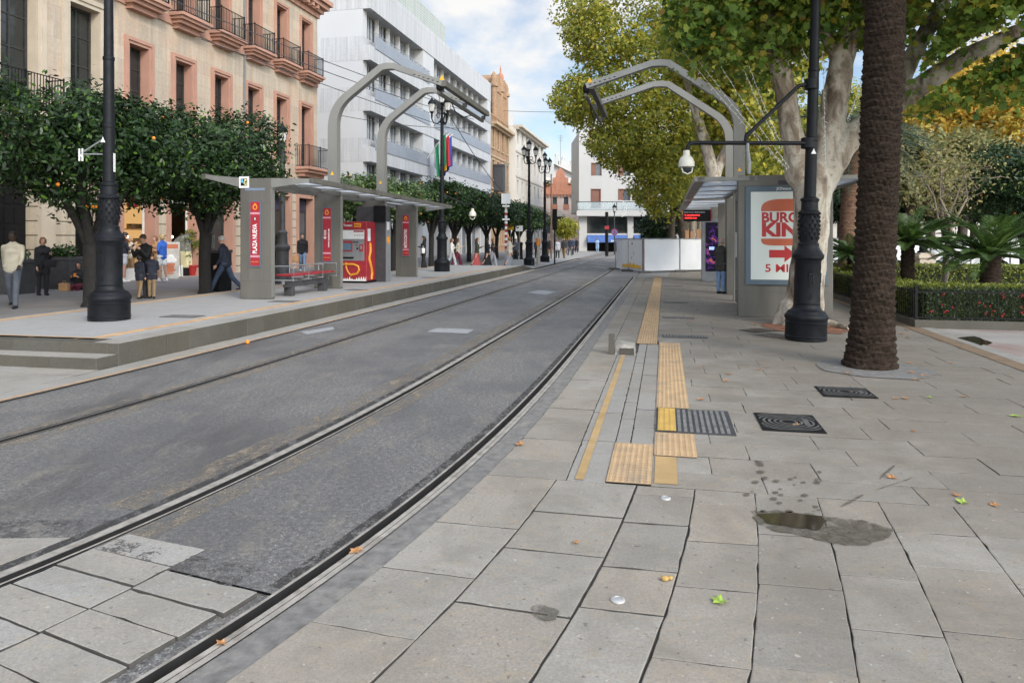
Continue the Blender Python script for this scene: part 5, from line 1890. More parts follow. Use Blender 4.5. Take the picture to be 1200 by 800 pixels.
# red sign over first shop
b = MB(); b.box(.08, .12, axes[7] - .72, axes[7] - .2, 2.9, 4.2); b.build('red_hanging_sign', M['red_seat'], t)
for (ya, yb, za, zb) in gf[-5:]:
    if za > .5:
        b = MB()
        n = int((yb - ya) / .13)
        for i in range(n + 1): b.box(-.1, -.08, ya + (yb - ya) * i / n - .01, ya + (yb - ya) * i / n + .01, za, zb)
        for q in range(8): b.box(-.1, -.08, ya, yb, za + (zb - za) * q / 7 - .01, za + (zb - za) * q / 7 + .01)
        b.build('window_grille', M['black'], t)
for (ya, yb, za, zb) in gf[-5:]:
    b = MB(); b.box(-.50, -.46, ya, yb, za, zb)
    if za < .5:
        for q in range(7):
            for i in range(4):
                y = ya + .12 + (yb - ya - .2) * i / 4
                b.box(-.46, -.44, y, y + .26, za + .2 + q * .62, za + .7 + q * .62)
    b.build('entrance_door' if za < .5 else 'pane', M['black'], t)
for (ya, yb, za, zb) in gf[-5:]:
    if za < .5:
        b = MB()
        for s, y in ((-1, ya), (1, yb)): b.box(0, .14, min(y, y + s * .55), max(y, y + s * .55), .15, zb + .1)
        b.box(0, .2, ya - .6, yb + .6, zb + .1, zb + .55)
        b.build('portal', M['stone_plain'], t)
b = MB(); b.box(.02, .09, 31.0, 31.1, 5, 14.3); b.build('downpipe', M['mid_grey'], t)

# ---- white modern office block
def panelmat():
    return brickmat('white_panels', (.47, .475, .48, 1), (.33, .335, .34, 1), .86, 1.73, .014, .02, .04, .55, 0.0)
M['panel'] = panelmat()
M['panel_plain'] = mat('white_fascia', (.48, .485, .49, 1), .5, 0, .03, .5)
M['railing_grey'] = mat('grey_glass_railing', (.235, .26, .30, 1), .35, 0, .06, .8)
M['win_frame_grey'] = mat('grey_window_frame', (.36, .38, .40, 1), .5)
M['plant_box'] = brickmat('roof_plant_louvres', (.42, .45, .42, 1), (.28, .30, .28, 1), 30, .22, .03, .02, .3)
t = thing('office_building', 'white modern office block with ribbon windows and grey balcony railings, beyond the stone house', 'building', S(46.2, FV, 0), -TH)
LN = 34.8
SOF = [17.35, 13.85, 10.4, 6.95]          # soffit heights
b = MB()
# outer white bands (stepped out from the window plane)
b.box(-16, 0, 0, LN, 17.35, 19.45)
for i, s in enumerate(SOF[:3]):
    pass
bands = [(13.85, 15.5), (10.4, 12.05), (6.95, 8.6), (3.6, 5.2)]
for (z0, z1) in bands:
    b.box(-16, -.0, 0, LN, z0, z1 - .62)
    b.box(-16, -.55, 0, LN, z1 - .62, z1)
b.build('band', M['panel'], t)
b = MB()
b.box(-16, -.95, .55, LN - .3, .1, 17.35)       # recessed core
b.build('core_wall', M['glass_grey'], t)
b = MB()
b.box(-.949, -.06, 11.1, 14.0, .1, 17.34); b.box(-.949, -.03, LN - 1.5, LN - .02, .1, 17.34)
b.box(-16, -.56, .01, .54, .1, 17.34)
for i in range(9):
    y = 1.0 + i * 3.8
    if not (11 < y < 14.1): b.box(-.94, -.35, y - .2, y + .2, .1, 3.6)
split(b, 'pier', M['panel_plain'], t)
wmo = window_mesh(2.1, 1.9, 4, 1, (M['win_frame_grey'], M['glass_grey']), .06, .12, .04)
for i, s in enumerate(SOF):
    zb = s - 1.87
    for j in range(5): put_window(wmo, t, -.94, 1.15 + j * 2.12 + .5, zb)
    for j in range(9): put_window(wmo, t, -.94, 15.1 + j * 2.12, zb)
    b = MB()
    for y0, y1 in ((.8, 12.6), (14.1, LN - .4)):
        b.box(.02, .05, y0, y1, zb - .68, zb + .22)
        b.box(.0, .03, y0, y1, zb + .36, zb + .40)
        for y in np.arange(y0, y1, 1.05): b.box(-.02, .018, y, y + .05, zb - .68, zb + .40)
    b.build('balcony_railing', M['railing_grey'], t)
    b = MB()
    for j in range(6): b.box(-.945, -.55, .52 + j * 2.12, .66 + j * 2.12, zb, s)
    for j in range(10): b.box(-.945, -.55, 13.98 + j * 2.12, 14.12 + j * 2.12, zb, s)
    split(b, 'window_pier', M['panel_plain'], t)
b = MB(); b.box(-14, -.7, 4, 19.4, 19.45, 21.7); b.build('roof_plant', M['plant_box'], t)
b = MB(); b.box(-6, .3, 9, LN, 3.45, 3.6); b.build('entrance_canopy', M['win_frame_grey'], t)
# flags
ft = thing('flag_group', 'cluster of official flags hanging from short poles on the white office block', 'flags', S(57.7, FV + .2, 8.4), -TH)
for k, (cols, ang) in enumerate(((((.02, .22, .1, 1), (.62, .62, .6, 1), (.02, .22, .1, 1)), -.35), (((.4, .02, .03, 1), (.7, .42, .02, 1), (.4, .02, .03, 1)), .1), (((.03, .06, .3, 1),) * 3, .45))):
    fm = [mat('flag_%d_%d' % (k, i), c, .8) for i, c in enumerate(cols)]
    b = MB(); tip = Vector((1.9, ang * 2.2, 2.1)); b.tube([(0, 0, 0), tip], .035, 6); pole = b.build('flagpole', M['white'], ft)
    b = MB()
    nu, nv_ = 9, 12
    for iv in range(nv_):
        for iu in range(nu):
            q = []
            for (a, c) in ((iu, iv), (iu + 1, iv), (iu + 1, iv + 1), (iu, iv + 1)):
                s = a / nu; d = c / nv_
                p = tip * (.95 - .55 * s * (1 - .3 * d))
                q.append((p.x + .12 * math.sin(a * 1.9 + k) * d, p.y + .16 * math.cos(a * 2.3 + k) * d, p.z - 2.6 * d - .25 * s * d))
            b.add(q, [(0, 1, 2, 3)], min(2, iu * 3 // nu))
    b.build('flag', fm, pole, 70)

# ---- generic far houses
def far_house(name, label, loc, rz, ln, back, ht, wallm, trimm, cols, storeys, ww, wh, frames, cornice=.5, ground=None, surm=None, shutter=None, zoff=1.0):
    t = thing(name, label, 'building', loc, rz)
    hs = []
    sh_ = ht / storeys
    for s in range(storeys):
        for c in range(cols):
            y = ln * (c + .5) / cols
            z = s * sh_ + zoff
            hs.append((y - ww / 2, y + ww / 2, z, z + wh))
    b = MB(); wall_holes(b, 0, ln, 0, ht, hs, .3); shell(b, 0, ln, 0, ht, back); b.build('wall', wallm, t)
    wm = window_mesh(ww, wh, 2, 2, frames, .08, .06, .03)
    for h in hs: put_window(wm, t, -.28, (h[0] + h[1]) / 2, h[2])
    b = MB()
    b.box(-.2, cornice * .5, -.05, ln + .05, ht - .5, ht - .25); b.box(-.2, cornice, -.1, ln + .1, ht - .25, ht + .05)
    for s in range(1, storeys): b.box(-.02, .10, 0, ln, s * sh_ - .12, s * sh_ + .12)
    b.build('cornice', trimm, t)
    if surm:
        b = MB()
        for h in hs:
            b.box(0, .07, h[0] - .18, h[0], h[2] - .1, h[3] + .2); b.box(0, .07, h[1], h[1] + .18, h[2] - .1, h[3] + .2)
            b.box(0, .09, h[0], h[1], h[3], h[3] + .22); b.box(0, .12, h[0] - .05, h[1] + .05, h[2] - .18, h[2])
        b.build('window_surround', surm, t)
    return t


M['ochre_brick'] = brickmat('ochre_brick', (.36, .225, .135, 1), (.28, .20, .13, 1), .5, .16, .012, .14, .1, .85, .5, (.26, .17, .11, 1), .8)
M['ochre_trim'] = mat('ochre_trim', (.40, .29, .18, 1), .8, 0, .12, 2)
M['cream_render'] = mat('cream_render', (.58, .55, .49, 1), .8, 0, .07, .5)
M['cream_trim'] = mat('cream_trim', (.50, .45, .38, 1), .8, 0, .06, .8)
M['rose_render'] = mat('rose_render', (.58, .47, .41, 1), .8, 0, .07, .6)
M['rose_brick'] = brickmat('rose_brick', (.47, .20, .12, 1), (.40, .26, .2, 1), .5, .15, .012, .1, .1)
M['orange_render'] = mat('orange_render', (.58, .32, .13, 1), .8, 0, .07, .6)
M['grey_white_render'] = mat('grey_white_render', (.47, .46, .435, 1), .8, 0, .06, .35, .05, 30, .3, (1, 1, .4), dirt=(.48, .47, .44, 1))
fr = (M['wood_dark'], M['glass_grey'])
oh = far_house('ornate_house', 'ochre brick house with a scrolled corner turret, beyond the white office block', S(81.6, FV - .2, 0), -TH, 10.2, 14, 15.2, M['ochre_brick'], M['ochre_trim'], 4, 4, 1.1, 2.3, fr, .8, surm=M['ochre_trim'])
b = MB()
b.box(-9, -.3, 3.6, 10.0, 15.2, 19.6)
n = 16
for i in range(14): b.box(-.25, -.02, i * .75, i * .75 + .28, 15.25, 16.1)
b.box(-.3, .0, 0, 10.2, 16.1, 16.3)
for y0, r in ((5.2, 1.5), (8.6, 1.4)):
    pts = [(y0 - r, 19.6)] + [(y0 + r * math.cos(PI - PI * i / n), 19.6 + 2.2 * math.sin(PI * i / n)) for i in range(n + 1)] + [(y0 + r, 19.6)]
    b.prism(pts, -3.0, -.2, 'x')
for y in (3.5, 7.0, 10.0):
    b.lathe([(.36, 15.2), (.36, 19.9), (.55, 20.0), (.55, 20.3), (.38, 20.5), (.40, 21.0), (.28, 21.5), (.06, 21.8)], 12, (-.4, y, 0))
b.build('turret', M['ochre_brick'], oh)
b = MB(); b.lathe([(.12, 21.3), (.4, 21.8), (.38, 22.3), (.12, 22.7), (.1, 23.2), (.02, 23.6)], 12, (-.6, 8.0, 0)); b.build('finial_urn', M['rose_brick'], oh, 40)
b = MB(); b.box(0, 1.2, 1.2, 3.4, 7.3, 10.2); b.box(0, 1.3, 1.1, 3.5, 10.2, 10.4); b.build('enclosed_balcony', M['dark_grey'], oh)

ch = far_house('cream_house', 'cream corner apartment house with a flat overhanging cornice, between ochre house and far lamps', S(92.2, FV + .6, 0), -TH, 22, 16, 16.4, M['cream_render'], M['cream_trim'], 7, 5, 1.2, 1.7, fr, .9, zoff=1.1)
b = MB()
wall_holes(b, 0, 9, 0, 16.39, [(2 + 3.4 * c, 4 + 3.4 * c, 3.3 * s + 1, 3.3 * s + 2.7) for s in range(1, 5) for c in range(2)], .25)
o = b.build('end_wall', M['cream_render'], ch); o.location = (-9.0, -.05, 0); o.rotation_euler = (0, 0, -PI / 2)
wm = window_mesh(2.0, 1.7, 3, 1, (M['white'], M['glass_grey']), .08)
for s in range(1, 5):
    for c in range(2):
        q = put_window(wm, ch, -9 + 3 + 3.4 * c, .18, 3.3 * s + 1); q.rotation_euler = (0, 0, -PI / 2)
b = MB()
for s in range(1, 5): b.box(-8.5, -1.2, -1.0, -.06, 3.3 * s, 3.3 * s + .95)
b.build('balcony', M['cream_render'], ch)
b = MB(); b.box(-8, -2, 1, 8, 16.45, 19.0); b.build('roof_room', M['grey_white_render'], ch)
b = MB(); b.bbox(-2.6, -1.8, -1.5, -1.02, 11.1, 11.8, .05); b.build('air_conditioner', M['white'], ch)

# end of the street: rose brick house, orange house, rooftops
# these face the camera: local x -> towards the camera
def facing(px, Z):
    p = P(px, 300, Z); return Vector((p.x, p.y, 0))
RZ = -PI / 2
q0 = facing(630, 116)
rh = thing('rose_brick_house', 'rose and brick house with a stepped central gable closing the end of the street', 'building', q0, RZ)
W_ = 7.3
hs = [(W_ * (c + .5) / 4 - .36, W_ * (c + .5) / 4 + .36, 9.6, 11.9) for c in range(4)] + [(1.0, 2.0, 3.6, 6.2), (4.8, 5.9, 3.6, 6.0), (2.6, 4.2, 3.6, 7.4)]
b = MB(); wall_holes(b, 0, W_, 0, 12.6, hs, .3); shell(b, 0, W_, 0, 12.6, 9); b.build('wall', M['rose_render'], rh)
b = MB()
b.box(-.3, .35, -.1, W_ + .1, 12.4, 13.1); b.box(-.3, .2, 0, W_, 13.1, 15.0)
b.box(0, .08, 0, .5, 0, 12.4); b.box(0, .08, W_ - .6, W_, 0, 12.4)
pts = [(2.4, 15), (2.4, 16.2), (2.9, 16.4), (3.0, 17.6), (3.65, 18.6), (4.3, 17.6), (4.4, 16.4), (4.9, 16.2), (4.9, 15)]
b.prism(pts, -.3, .2, 'x'); b.box(-.3, .25, -.1, .7, 15, 16.6); b.box(-.3, .25, W_ - .8, W_ + .1, 15, 16.6)
for i in range(14): b.box(.2, .34, .1 + i * .52, .35 + i * .52, 11.95, 12.38)
b.build('brick_trim', M['rose_brick'], rh)
b = MB()
for c in range(4): b.box(-.1, .06, W_ * (c + .5) / 4 - .45, W_ * (c + .5) / 4 + .45, 9.0, 10.2)
split(b, 'brick_balustrade', M['rose_brick'], rh)
b = MB()
for h in hs: b.box(-.32, -.26, h[0], h[1], h[2], h[3])
b.build('window', M['glass_grey'], rh)
b = MB(); b.box(0, .6, 2.4, 4.4, 3.4, 3.7); b.box(0, .45, 2.4, 2.7, 3.7, 7.4); b.box(0, .45, 4.1, 4.4, 3.7, 7.4); b.box(0, .6, 2.3, 4.5, 7.4, 7.8); b.prism([(2.3, 7.8), (4.5, 7.8), (3.9, 8.5), (3.4, 9.0), (2.9, 8.5)], .0, .4, 'x'); b.build('mirador', M['cream_trim'], rh)
rh.scale = (1, 1, .70)
q0 = facing(674, 118)
far_house('orange_house', 'narrow orange rendered house squeezed between rose house and white corner building', q0, RZ, 4.0, 9, 11.9, M['orange_render'], M['ochre_trim'], 2, 4, .9, 2.0, fr, .4, surm=M['ochre_trim'])
q0 = facing(634, 132)
t = thing('rooftop_house', 'pale house with stepped rooftops, chimneys and antennas rising behind the rose brick house', 'building', q0, RZ)
t.scale = (1, 1, .82)
b = MB(); b.box(-10, 0, 0, 9, 0, 15.5); b.build('wall', M['cream_render'], t)
b = MB(); b.box(-8, -1, 2.4, 6.5, 15.5, 18.5); b.box(-8, -2, 3.4, 5.2, 18.5, 19.6); b.box(-9, -.2, -1, 2.4, 15.5, 18.6); b.build('roof_room', M['grey_white_render'], t)
b = MB(); b.add([(-.05, 2.4, 18.6), (-.05, 7.8, 15.4), (-9, 7.8, 15.4), (-9, 2.4, 18.6)], [(0, 1, 2, 3)]); b.build('sloping_roof', M['rose_render'], t)
b = MB()
for y, h in ((3.0, 21.3), (4.2, 20.6), (5.8, 19.8), (6.7, 19.6)): b.box(-3, -2.2, y - .3, y + .3, 18, h - .6); b.lathe([(.3, h - .6), (.35, h - .4), (.1, h)], 8, (-2.6, y, 0))
b.build('chimney', M['grey_white_render'], t)
b = MB()
for y, h in ((3.7, 25.4), (7.0, 22.3)):
    b.cyl((-2, y, 16), (-2, y, h), .05, n=5)
    for k in range(4): b.cyl((-2, y - .5 + k * .05, h - .3 - k * .35), (-2, y + .5 - k * .05, h - .3 - k * .35), .03, n=4)
b.build('antenna', M['mid_grey'], t)

# white corner building on the right of the street end
q0 = facing(678.5, 93)
wb = thing('white_corner_building', 'plain white building with brown shutters, long balcony and blue shop awnings, facing down the street', 'building', q0, RZ)
LW = 26
def wx(px): return (px - 678.5) * 93 / FPX
def wz(py): return EYE - (py - HOR) * 93 / FPX
hs = [(wx(693.5), wx(704.5), wz(206), wz(191.5)), (wx(693), wx(703.5), wz(244), wz(222)), (wx(725), wx(738), wz(235), wz(222)), (wx(758), wx(770), wz(244), wz(222)), (wx(725), wx(738), wz(206), wz(191.5)), (wx(758), wx(770), wz(206), wz(191.5)), (wx(800), wx(812), wz(244), wz(222)), (wx(694), wx(704), wz(180), wz(168)), (wx(725), wx(738), wz(180), wz(166))]
b = MB(); wall_holes(b, 0, LW, 5.2, 15.4, hs, .3); shell(b, 0, LW, 5.2, 15.4, 12); b.build('wall', M['grey_white_render'], wb)
b = MB()
for k, h in enumerate(hs):
    b.box(-.3, -.24, h[0], h[1], h[2], h[3])
b.build('pane', M['glass_grey'], wb)
for k, h in enumerate(hs):
    b = MB(); full = k in (1, 3)
    if full: b.box(-.2, -.12, h[0], h[1], h[2] + (.8 if k == 1 else 0), h[3])
    else: b.box(-.2, -.12, h[0], h[0] + (h[1] - h[0]) * .45, h[2], h[3])
    b.box(-.1, .03, h[0] - .08, h[0] + .04, h[2], h[3] + .08); b.box(-.1, .03, h[1] - .04, h[1] + .08, h[2], h[3] + .08); b.box(-.1, .03, h[0], h[1], h[3] - .02, h[3] + .08)
    b.build('shutter', M['brown_shutter'], wb)
b = MB(); b.box(-.2, 1.3, -.4, LW, 4.55, 5.25); b.build('balcony_slab', M['grey_white_render'], wb)
b = MB(); b.box(1.2, 1.24, -.35, LW, 5.35, 6.3); b.build('balcony_glass', M['side_glass'], wb)
b = MB(); b.box(1.17, 1.27, -.4, LW, 6.3, 6.38)
for y in np.arange(-.38, LW, 5.0): b.box(1.18, 1.26, y, y + .08, 5.25, 6.3)
for s in (0,): b.box(0, 1.2, -.4, -.34, 6.3, 6.38)
b.build('railing', M['dark_grey'], wb)
b = MB()
for a in (0.0, 6.2, 12.3, 18.5, 24.5): b.box(-.6, .2, a, a + (1.0 if a == 0 else .75), 0, 4.55)
b.box(-.5, .1, 0, LW, 1.75 + .4, 2.35); b.build('column', M['grey_white_render'], wb)
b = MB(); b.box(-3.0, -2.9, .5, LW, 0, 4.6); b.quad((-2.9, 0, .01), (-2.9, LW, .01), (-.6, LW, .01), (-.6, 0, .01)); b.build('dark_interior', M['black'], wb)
b = MB(); b.box(-.4, -.36, .9, LW, 2.36, 4.54); b.build('upper_glass', M['glass_dark'], wb)
for (a0_, a1_) in ((1.0, 6.1), (7.0, 12.2), (13.1, 18.4), (19.3, 24.4)):
    b = MB(); b.add([(.12, a0_, 2.15), (.12, a1_, 2.15), (.95, a1_, 1.55), (.95, a0_, 1.55), (.95, a1_, 1.2), (.95, a0_, 1.2)], [(0, 1, 2, 3), (3, 2, 4, 5)])
    aw = b.build('awning', M['blue_awning'], wb)
    if a0_ < 2: text('lettering', 'BAR BAR', .32, M['white'], aw, Matrix.Translation((.97, 4.6, 1.38)) @ Matrix.Rotation(R(90), 4, 'Z') @ XR, .01, .002)
# pale building far beyond the garden
far_house('garden_far_house', 'pale apartment house glimpsed between the leaves far beyond the garden', Vector((34, 92, 0)), RZ, 46, 12, 17, M['cream_render'], M['cream_trim'], 12, 5, 1.3, 1.8, fr, .6)

# ------------------------------------------------------------------ small street things
def signpost(label, px, py, z, ht, r=.04, m='mid_grey', cat='post', group=None):
    t = thing('post', label, cat, G(px, py, z), 0, group)
    b = MB(); b.cyl((0, 0, 0), (0, 0, ht), r, n=8); b.build('pole', M[m], t, 40)
    return t


t = signpost('tall thin pole with white plates and red and white tape before the far orange trees', 593, 311.5, .05, 6.4, .07, 'stone_plain')
Zs = t.location.y
b = MB(); b.box(-.28, .28, -.14, -.11, EYE + (HOR - 240) * Zs / FPX, EYE + (HOR - 228) * Zs / FPX); b.build('plate', M['white'], t)
b = MB()
for py in (242.5, 258): b.box(-.22, .22, -.13, -.11, EYE + (HOR - py) * Zs / FPX - .05, EYE + (HOR - py) * Zs / FPX + .05)
split(b, 'clip', M['white'], t)
b = MB()
for k in range(7): b.lathe([(.085, 1.05 + k * .34), (.085, 1.22 + k * .34)], 10)
split(b, 'red_tape', M['red_seat'], t)
b = MB()
for k in range(7): b.lathe([(.084, 1.22 + k * .34), (.084, 1.39 + k * .34)], 10)
split(b, 'white_tape', M['white'], t)
t = signpost('dark pole with a red band standing in front of the white corner building', 711, 300, 0, 4.3, .16, 'black')
b = MB(); b.box(-.2, .2, -.2, .2, 2.6, 2.95); b.build('red_band', M['red_seat'], t)
t = signpost('round blue and red no stopping sign on a lamp pole by the white corner building', 720, 298, 0, 4.6, .06, 'dark_grey', 'sign')
b = MB(Matrix.Translation((0, -.09, 2.4)) @ XR)
b.lathe([(.36, 0), (.36, .02)], 24, mi=0); b.build('disc', M['red_seat'], t)
b = MB(Matrix.Translation((0, -.112, 2.4)) @ XR); b.lathe([(.27, 0), (.27, .012)], 24); b.build('disc_blue', M['blue_awning'], t)
b = MB(); b.add([(-.2, -.128, 2.24), (-.14, -.128, 2.19), (.2, -.128, 2.56), (.14, -.128, 2.61)], [(0, 1, 2, 3)]); b.add([(.2, -.128, 2.24), (.14, -.128, 2.19), (-.2, -.128, 2.56), (-.14, -.128, 2.61)], [(0, 1, 2, 3)]); b.build('cross', M['red_seat'], t)
lantern(t, 0, 0, 4.6, 1.1)
b = MB()
for k in range(18):
    a = -1.2 + k * .17
    b.ball((.55 + .75 * math.cos(a), 0, 4.9 + .9 * math.sin(a)), .06, 5, 4)
    b.ball((.55 + .55 * math.cos(a), 0, 4.9 + .68 * math.sin(a)), .05, 5, 4)
b.build('wreath_light', M['fairy'], t)
t = signpost('traffic light on a black pole between the far people', 650, 309.5, 0, 2.3, .05, 'black', 'traffic light')
b = MB(); b.bbox(-.16, .16, -.14, .12, 2.3, 3.7, .03); b.build('head', M['black'], t)
b = MB(); b.cyl((.0, 0, 2.2), (0, 0, 6), .001, n=4)
t = signpost('brown wooden pole rising beside the far right lamp post', 646, 304, 0, 7.0, .055, 'brown_shutter')
t = signpost('tan bollard with an orange band between the far lamp posts', 631, 312, 0, 1.75, .09, 'ochre_swirl')
t.children[0].data = t.children[0].data.copy(); t.children[0].data.materials[0] = M['stone_plain']
b = MB(); b.lathe([(.13, 1.3), (.13, 1.7)], 10); b.build('orange_band', M['orange_fruit'], t)
t = thing('street_barrier', 'small dark metal rail stand between the far lamp posts', 'barrier', G(626.5, 312, 0))
b = MB()
for x in (-.15, .15): b.tube([(x, 0, 0), (x, 0, 1.25)], .025, 6)
for z in (.2, .5, .8, 1.25): b.cyl((-.15, 0, z), (.15, 0, z), .02, n=5)
b.build('rail_frame', M['dark_grey'], t)
for k, (px, py, h, lab) in enumerate(((604, 304, 1.15, 'dark round bollard beside the taped pole'), (611, 304, 1.35, 'dark bollard just left of the far lamp pair'), (602, 302, 2.4, 'slim dark post behind the taped pole'))):
    b = MB(); b.lathe([(.16, 0), (.16, .12), (.10, .16), (.095, h - .25), (.13, h - .2), (.12, h - .06), (.03, h)], 12)
    o = b.build('bollard', M['black'], None, 40); o.location = G(px, py, .1); tag(o, lab, 'bollard', 'bollards near the far lamps')
t = signpost('small white and red notice on a thin post among the far tree trunks', 608.5, 303, .1, 2.6, .03, 'mid_grey', 'sign')
b = MB(); b.box(-.28, .28, -.05, -.03, 2.2, 2.65); b.build('notice', M['paper'], t)
t = signpost('yellow and red small sign hanging by the far trunks', 598.5, 303.5, .1, 2.9, .03, 'mid_grey', 'sign')
b = MB(); b.box(-.22, .22, -.05, -.03, 2.3, 2.8); b.build('notice', M['yellow'], t)

# black litter post and small lantern column behind the bench
p = G(331, 332, .146)
t = thing('lantern_column', 'dark iron column with a single lantern rising behind the red bench', 'lamp post', p)
b = MB(); b.lathe([(.30, 0), (.30, .5), (.27, .55), (.22, .62), (.22, 1.15), (.26, 1.2), (.27, 1.3), (.18, 1.4), (.16, 1.75), (.19, 1.8), (.10, 1.9), (.085, 4.9), (.11, 4.95), (.07, 5.0)], 20); b.build('shaft', M['dark_grey'], t, 35)
lantern(t, 0, 0, 5.0, .9)

# planters
def planter(label, px, py, z, w, h, dep, leafy=True):
    t = thing('planter', label, 'planter', G(px, py, z), -TH, 'dark box planters by the stone house')
    b = MB()
    b.add([(-w * .44, -dep * .44, 0), (w * .44, -dep * .44, 0), (w * .44, dep * .44, 0), (-w * .44, dep * .44, 0), (-w / 2, -dep / 2, h), (w / 2, -dep / 2, h), (w / 2, dep / 2, h), (-w / 2, dep / 2, h)],
          [(0, 3, 2, 1), (0, 1, 5, 4), (1, 2, 6, 5), (2, 3, 7, 6), (3, 0, 4, 7), (4, 5, 6, 7)])
    b.build('box', M['dark_grey'], t)
    b = MB(); b.box(-w / 2 - .02, w / 2 + .02, -dep / 2 - .02, dep / 2 + .02, h - .08, h + .012); b.build('rim', M['dark_grey'], t)
    return t, w, h, dep


PLANTERS = [planter('dark box planter with a low green bush, behind the woman in the dark coat', 75, 338, .146, 1.15, 1.0, .8),
            planter('dark box planter with a low bush at the left edge, behind the walking man', 9, 344, .146, 1.35, .98, .8)]

# menu board on the wall, A-frames, ice cream counter, potted plant
t = thing('menu_board', 'white framed menu board with a small lamp hood hung on the stone wall', 'menu board', P(66, 273, 24.6), -TH + PI / 2)
b = MB(); b.box(-.42, .42, -.05, 0, -.48, .48); b.build('board', M['paper'], t)
b = MB()
for k in range(9): b.box(-.28, .28 - rng.uniform(0, .2), -.054, -.051, .25 - k * .075, .272 - k * .075)
b.box(-.3, .3, -.054, -.051, .33, .4); b.build('menu_lines', mat('print_blue', (.25, .32, .42, 1), .6), t)
b = MB(); b.box(-.4, -.28, -.056, -.051, .3, .46); b.build('corner_print', M['terracotta'], t)
b = MB(); b.ball((0, -.12, .62), (.22, .15, .14), 12, 8); b.build('lamp_hood', M['mid_grey'], t, 60)
t.rotation_euler = (0, 0, R(-12))
M['cream_print'] = mat('cream_print', (.42, .40, .36, 1), .6, 0, .2, 4)
def aframe(label, px, py, w, h, m, m2, lean=.16):
    t = thing('pavement_board', label, 'pavement sign', G(px, py, .146), R(12))
    b = MB()
    b.add([(-w / 2, -.25, 0), (w / 2, -.25, 0), (w / 2, -.25 + lean * h, h), (-w / 2, -.25 + lean * h, h), (-w / 2, -.22, 0), (w / 2, -.22, 0), (w / 2, -.22 + lean * h, h), (-w / 2, -.22 + lean * h, h)],
          [(0, 1, 2, 3), (7, 6, 5, 4), (0, 4, 5, 1), (1, 5, 6, 2), (2, 6, 7, 3), (3, 7, 4, 0)])
    b.build('panel', M[m], t)
    b = MB()
    for x in (-w / 2 + .02, w / 2 - .02): b.cyl((x, .3, 0), (x, -.2 + lean * h, h), .015, n=5)
    b.build('prop', M['mid_grey'], t)
    b = MB()
    def face(x0, x1, z0, z1):
        y = lambda z: -.254 + lean * z
        b.add([(x0, y(z0), z0), (x1, y(z0), z0), (x1, y(z1), z1), (x0, y(z1), z1)], [(0, 1, 2, 3)])
    face(-w * .42, w * .42, h * .82, h * .94); face(-w * .3, w * .3, h * .2, h * .26); face(-w * .36, w * .2, h * .12, h * .16)
    b.build('print', M[m2], t)
    return t


af = aframe('white board with an ice cream sundae picture beside the blonde woman in blue', 201, 326, .62, 1.45, 'cream_print', 'terracotta')
b = MB(); b.add([(-.1, -.21, .25), (.1, -.21, .25), (.17, -.16, .6), (-.17, -.16, .6)], [(0, 1, 2, 3)]); b.build('picture_cone', M['terracotta'], af)
b = MB()
for x, z, r in ((-.1, .7, .13), (.1, .7, .13), (0, .82, .14), (-.05, .64, .11)): b.ball((x, -.15 + z * .02, z), (r, .012, r), 12, 8)
b.build('picture_cream', M['white'], af)
aframe('red leaning pavement board right of the red plant pot', 233, 322, .5, 1.25, 'red_seat', 'paper')
aframe('small orange notice board by the man in shorts', 153, 326, .38, 1.2, 'orange_fruit', 'red_seat')
t = thing('ice_cream_counter', 'cream ice cream counter with a curved glass hood outside the lit shop', 'counter', G(214.5, 323, .146), R(-12))
b = MB(); b.bbox(-.42, .42, -.3, .3, .35, 1.05, .05); b.build('body', M['cream_plastic'], t)
b = MB(); b.bbox(-.38, .38, -.26, .26, .0, .35, .02); b.build('base', M['black'], t)
b = MB()
pr_ = [(-.42, 1.05)] + [(-.42 + .84 * (1 - math.cos(PI / 2 * i / 8)), 1.05 + .75 * math.sin(PI / 2 * i / 8)) for i in range(1, 9)] + [(.42, 1.05)]
b.prism(pr_, -.28, .28, 'y'); b.build('glass_hood', M['side_glass'], t)
b = MB(); b.tube([(x, -.29, z) for x, z in pr_[:-1]], .02, 5); b.build('hood_rim', M['black'], t)
t = thing('pot_plant', 'leafy potted shrub in a red pot beside the shop door', 'pot plant', G(226, 323, .146))
b = MB(); b.lathe([(.18, 0), (.25, .38), (.28, .4), (.28, .46), (.22, .46)], 18); b.build('pot', M['red_pot'], t, 40)
POT = t
t = thing('black_bin', 'tall black bin standing behind the second orange tree trunk', 'bin', G(254, 341, .146), -TH)
b = MB(); b.bbox(-.32, .32, -.3, .3, 0, 1.15, .03); b.build('body', M['black'], t)
b = MB(); b.bbox(-.34, .34, -.32, .32, 1.15, 1.25, .02); b.build('lid', M['dark_grey'], t)
b = MB(); b.bbox(-.1, .16, -.34, -.325, 1.3, 1.7, .003); b.box(-.02, .02, -.33, -.32, 1.2, 1.35); b.build('notice', M['mid_grey'], t)
# garden pillar with lantern cap
p = P(1082, 312, 27)
t = thing('garden_pillar', 'short stone garden pillar with a black finial between the cycads', 'pillar', Vector((p.x, p.y, 0)))
b = MB(); b.bbox(-.30, .30, -.3, .3, 0, 1.0, .02); b.bbox(-.37, .37, -.37, .37, 1.0, 1.14, .03); b.bbox(-.26, .26, -.26, .26, 1.14, 1.2, .02); b.build('shaft', M['stone_plain'], t)
b = MB(); b.lathe([(.22, 1.2), (.2, 1.26), (.13, 1.3), (.15, 1.36), (.12, 1.46), (.06, 1.52), (.02, 1.6)], 14); b.build('finial', M['black'], t, 40)
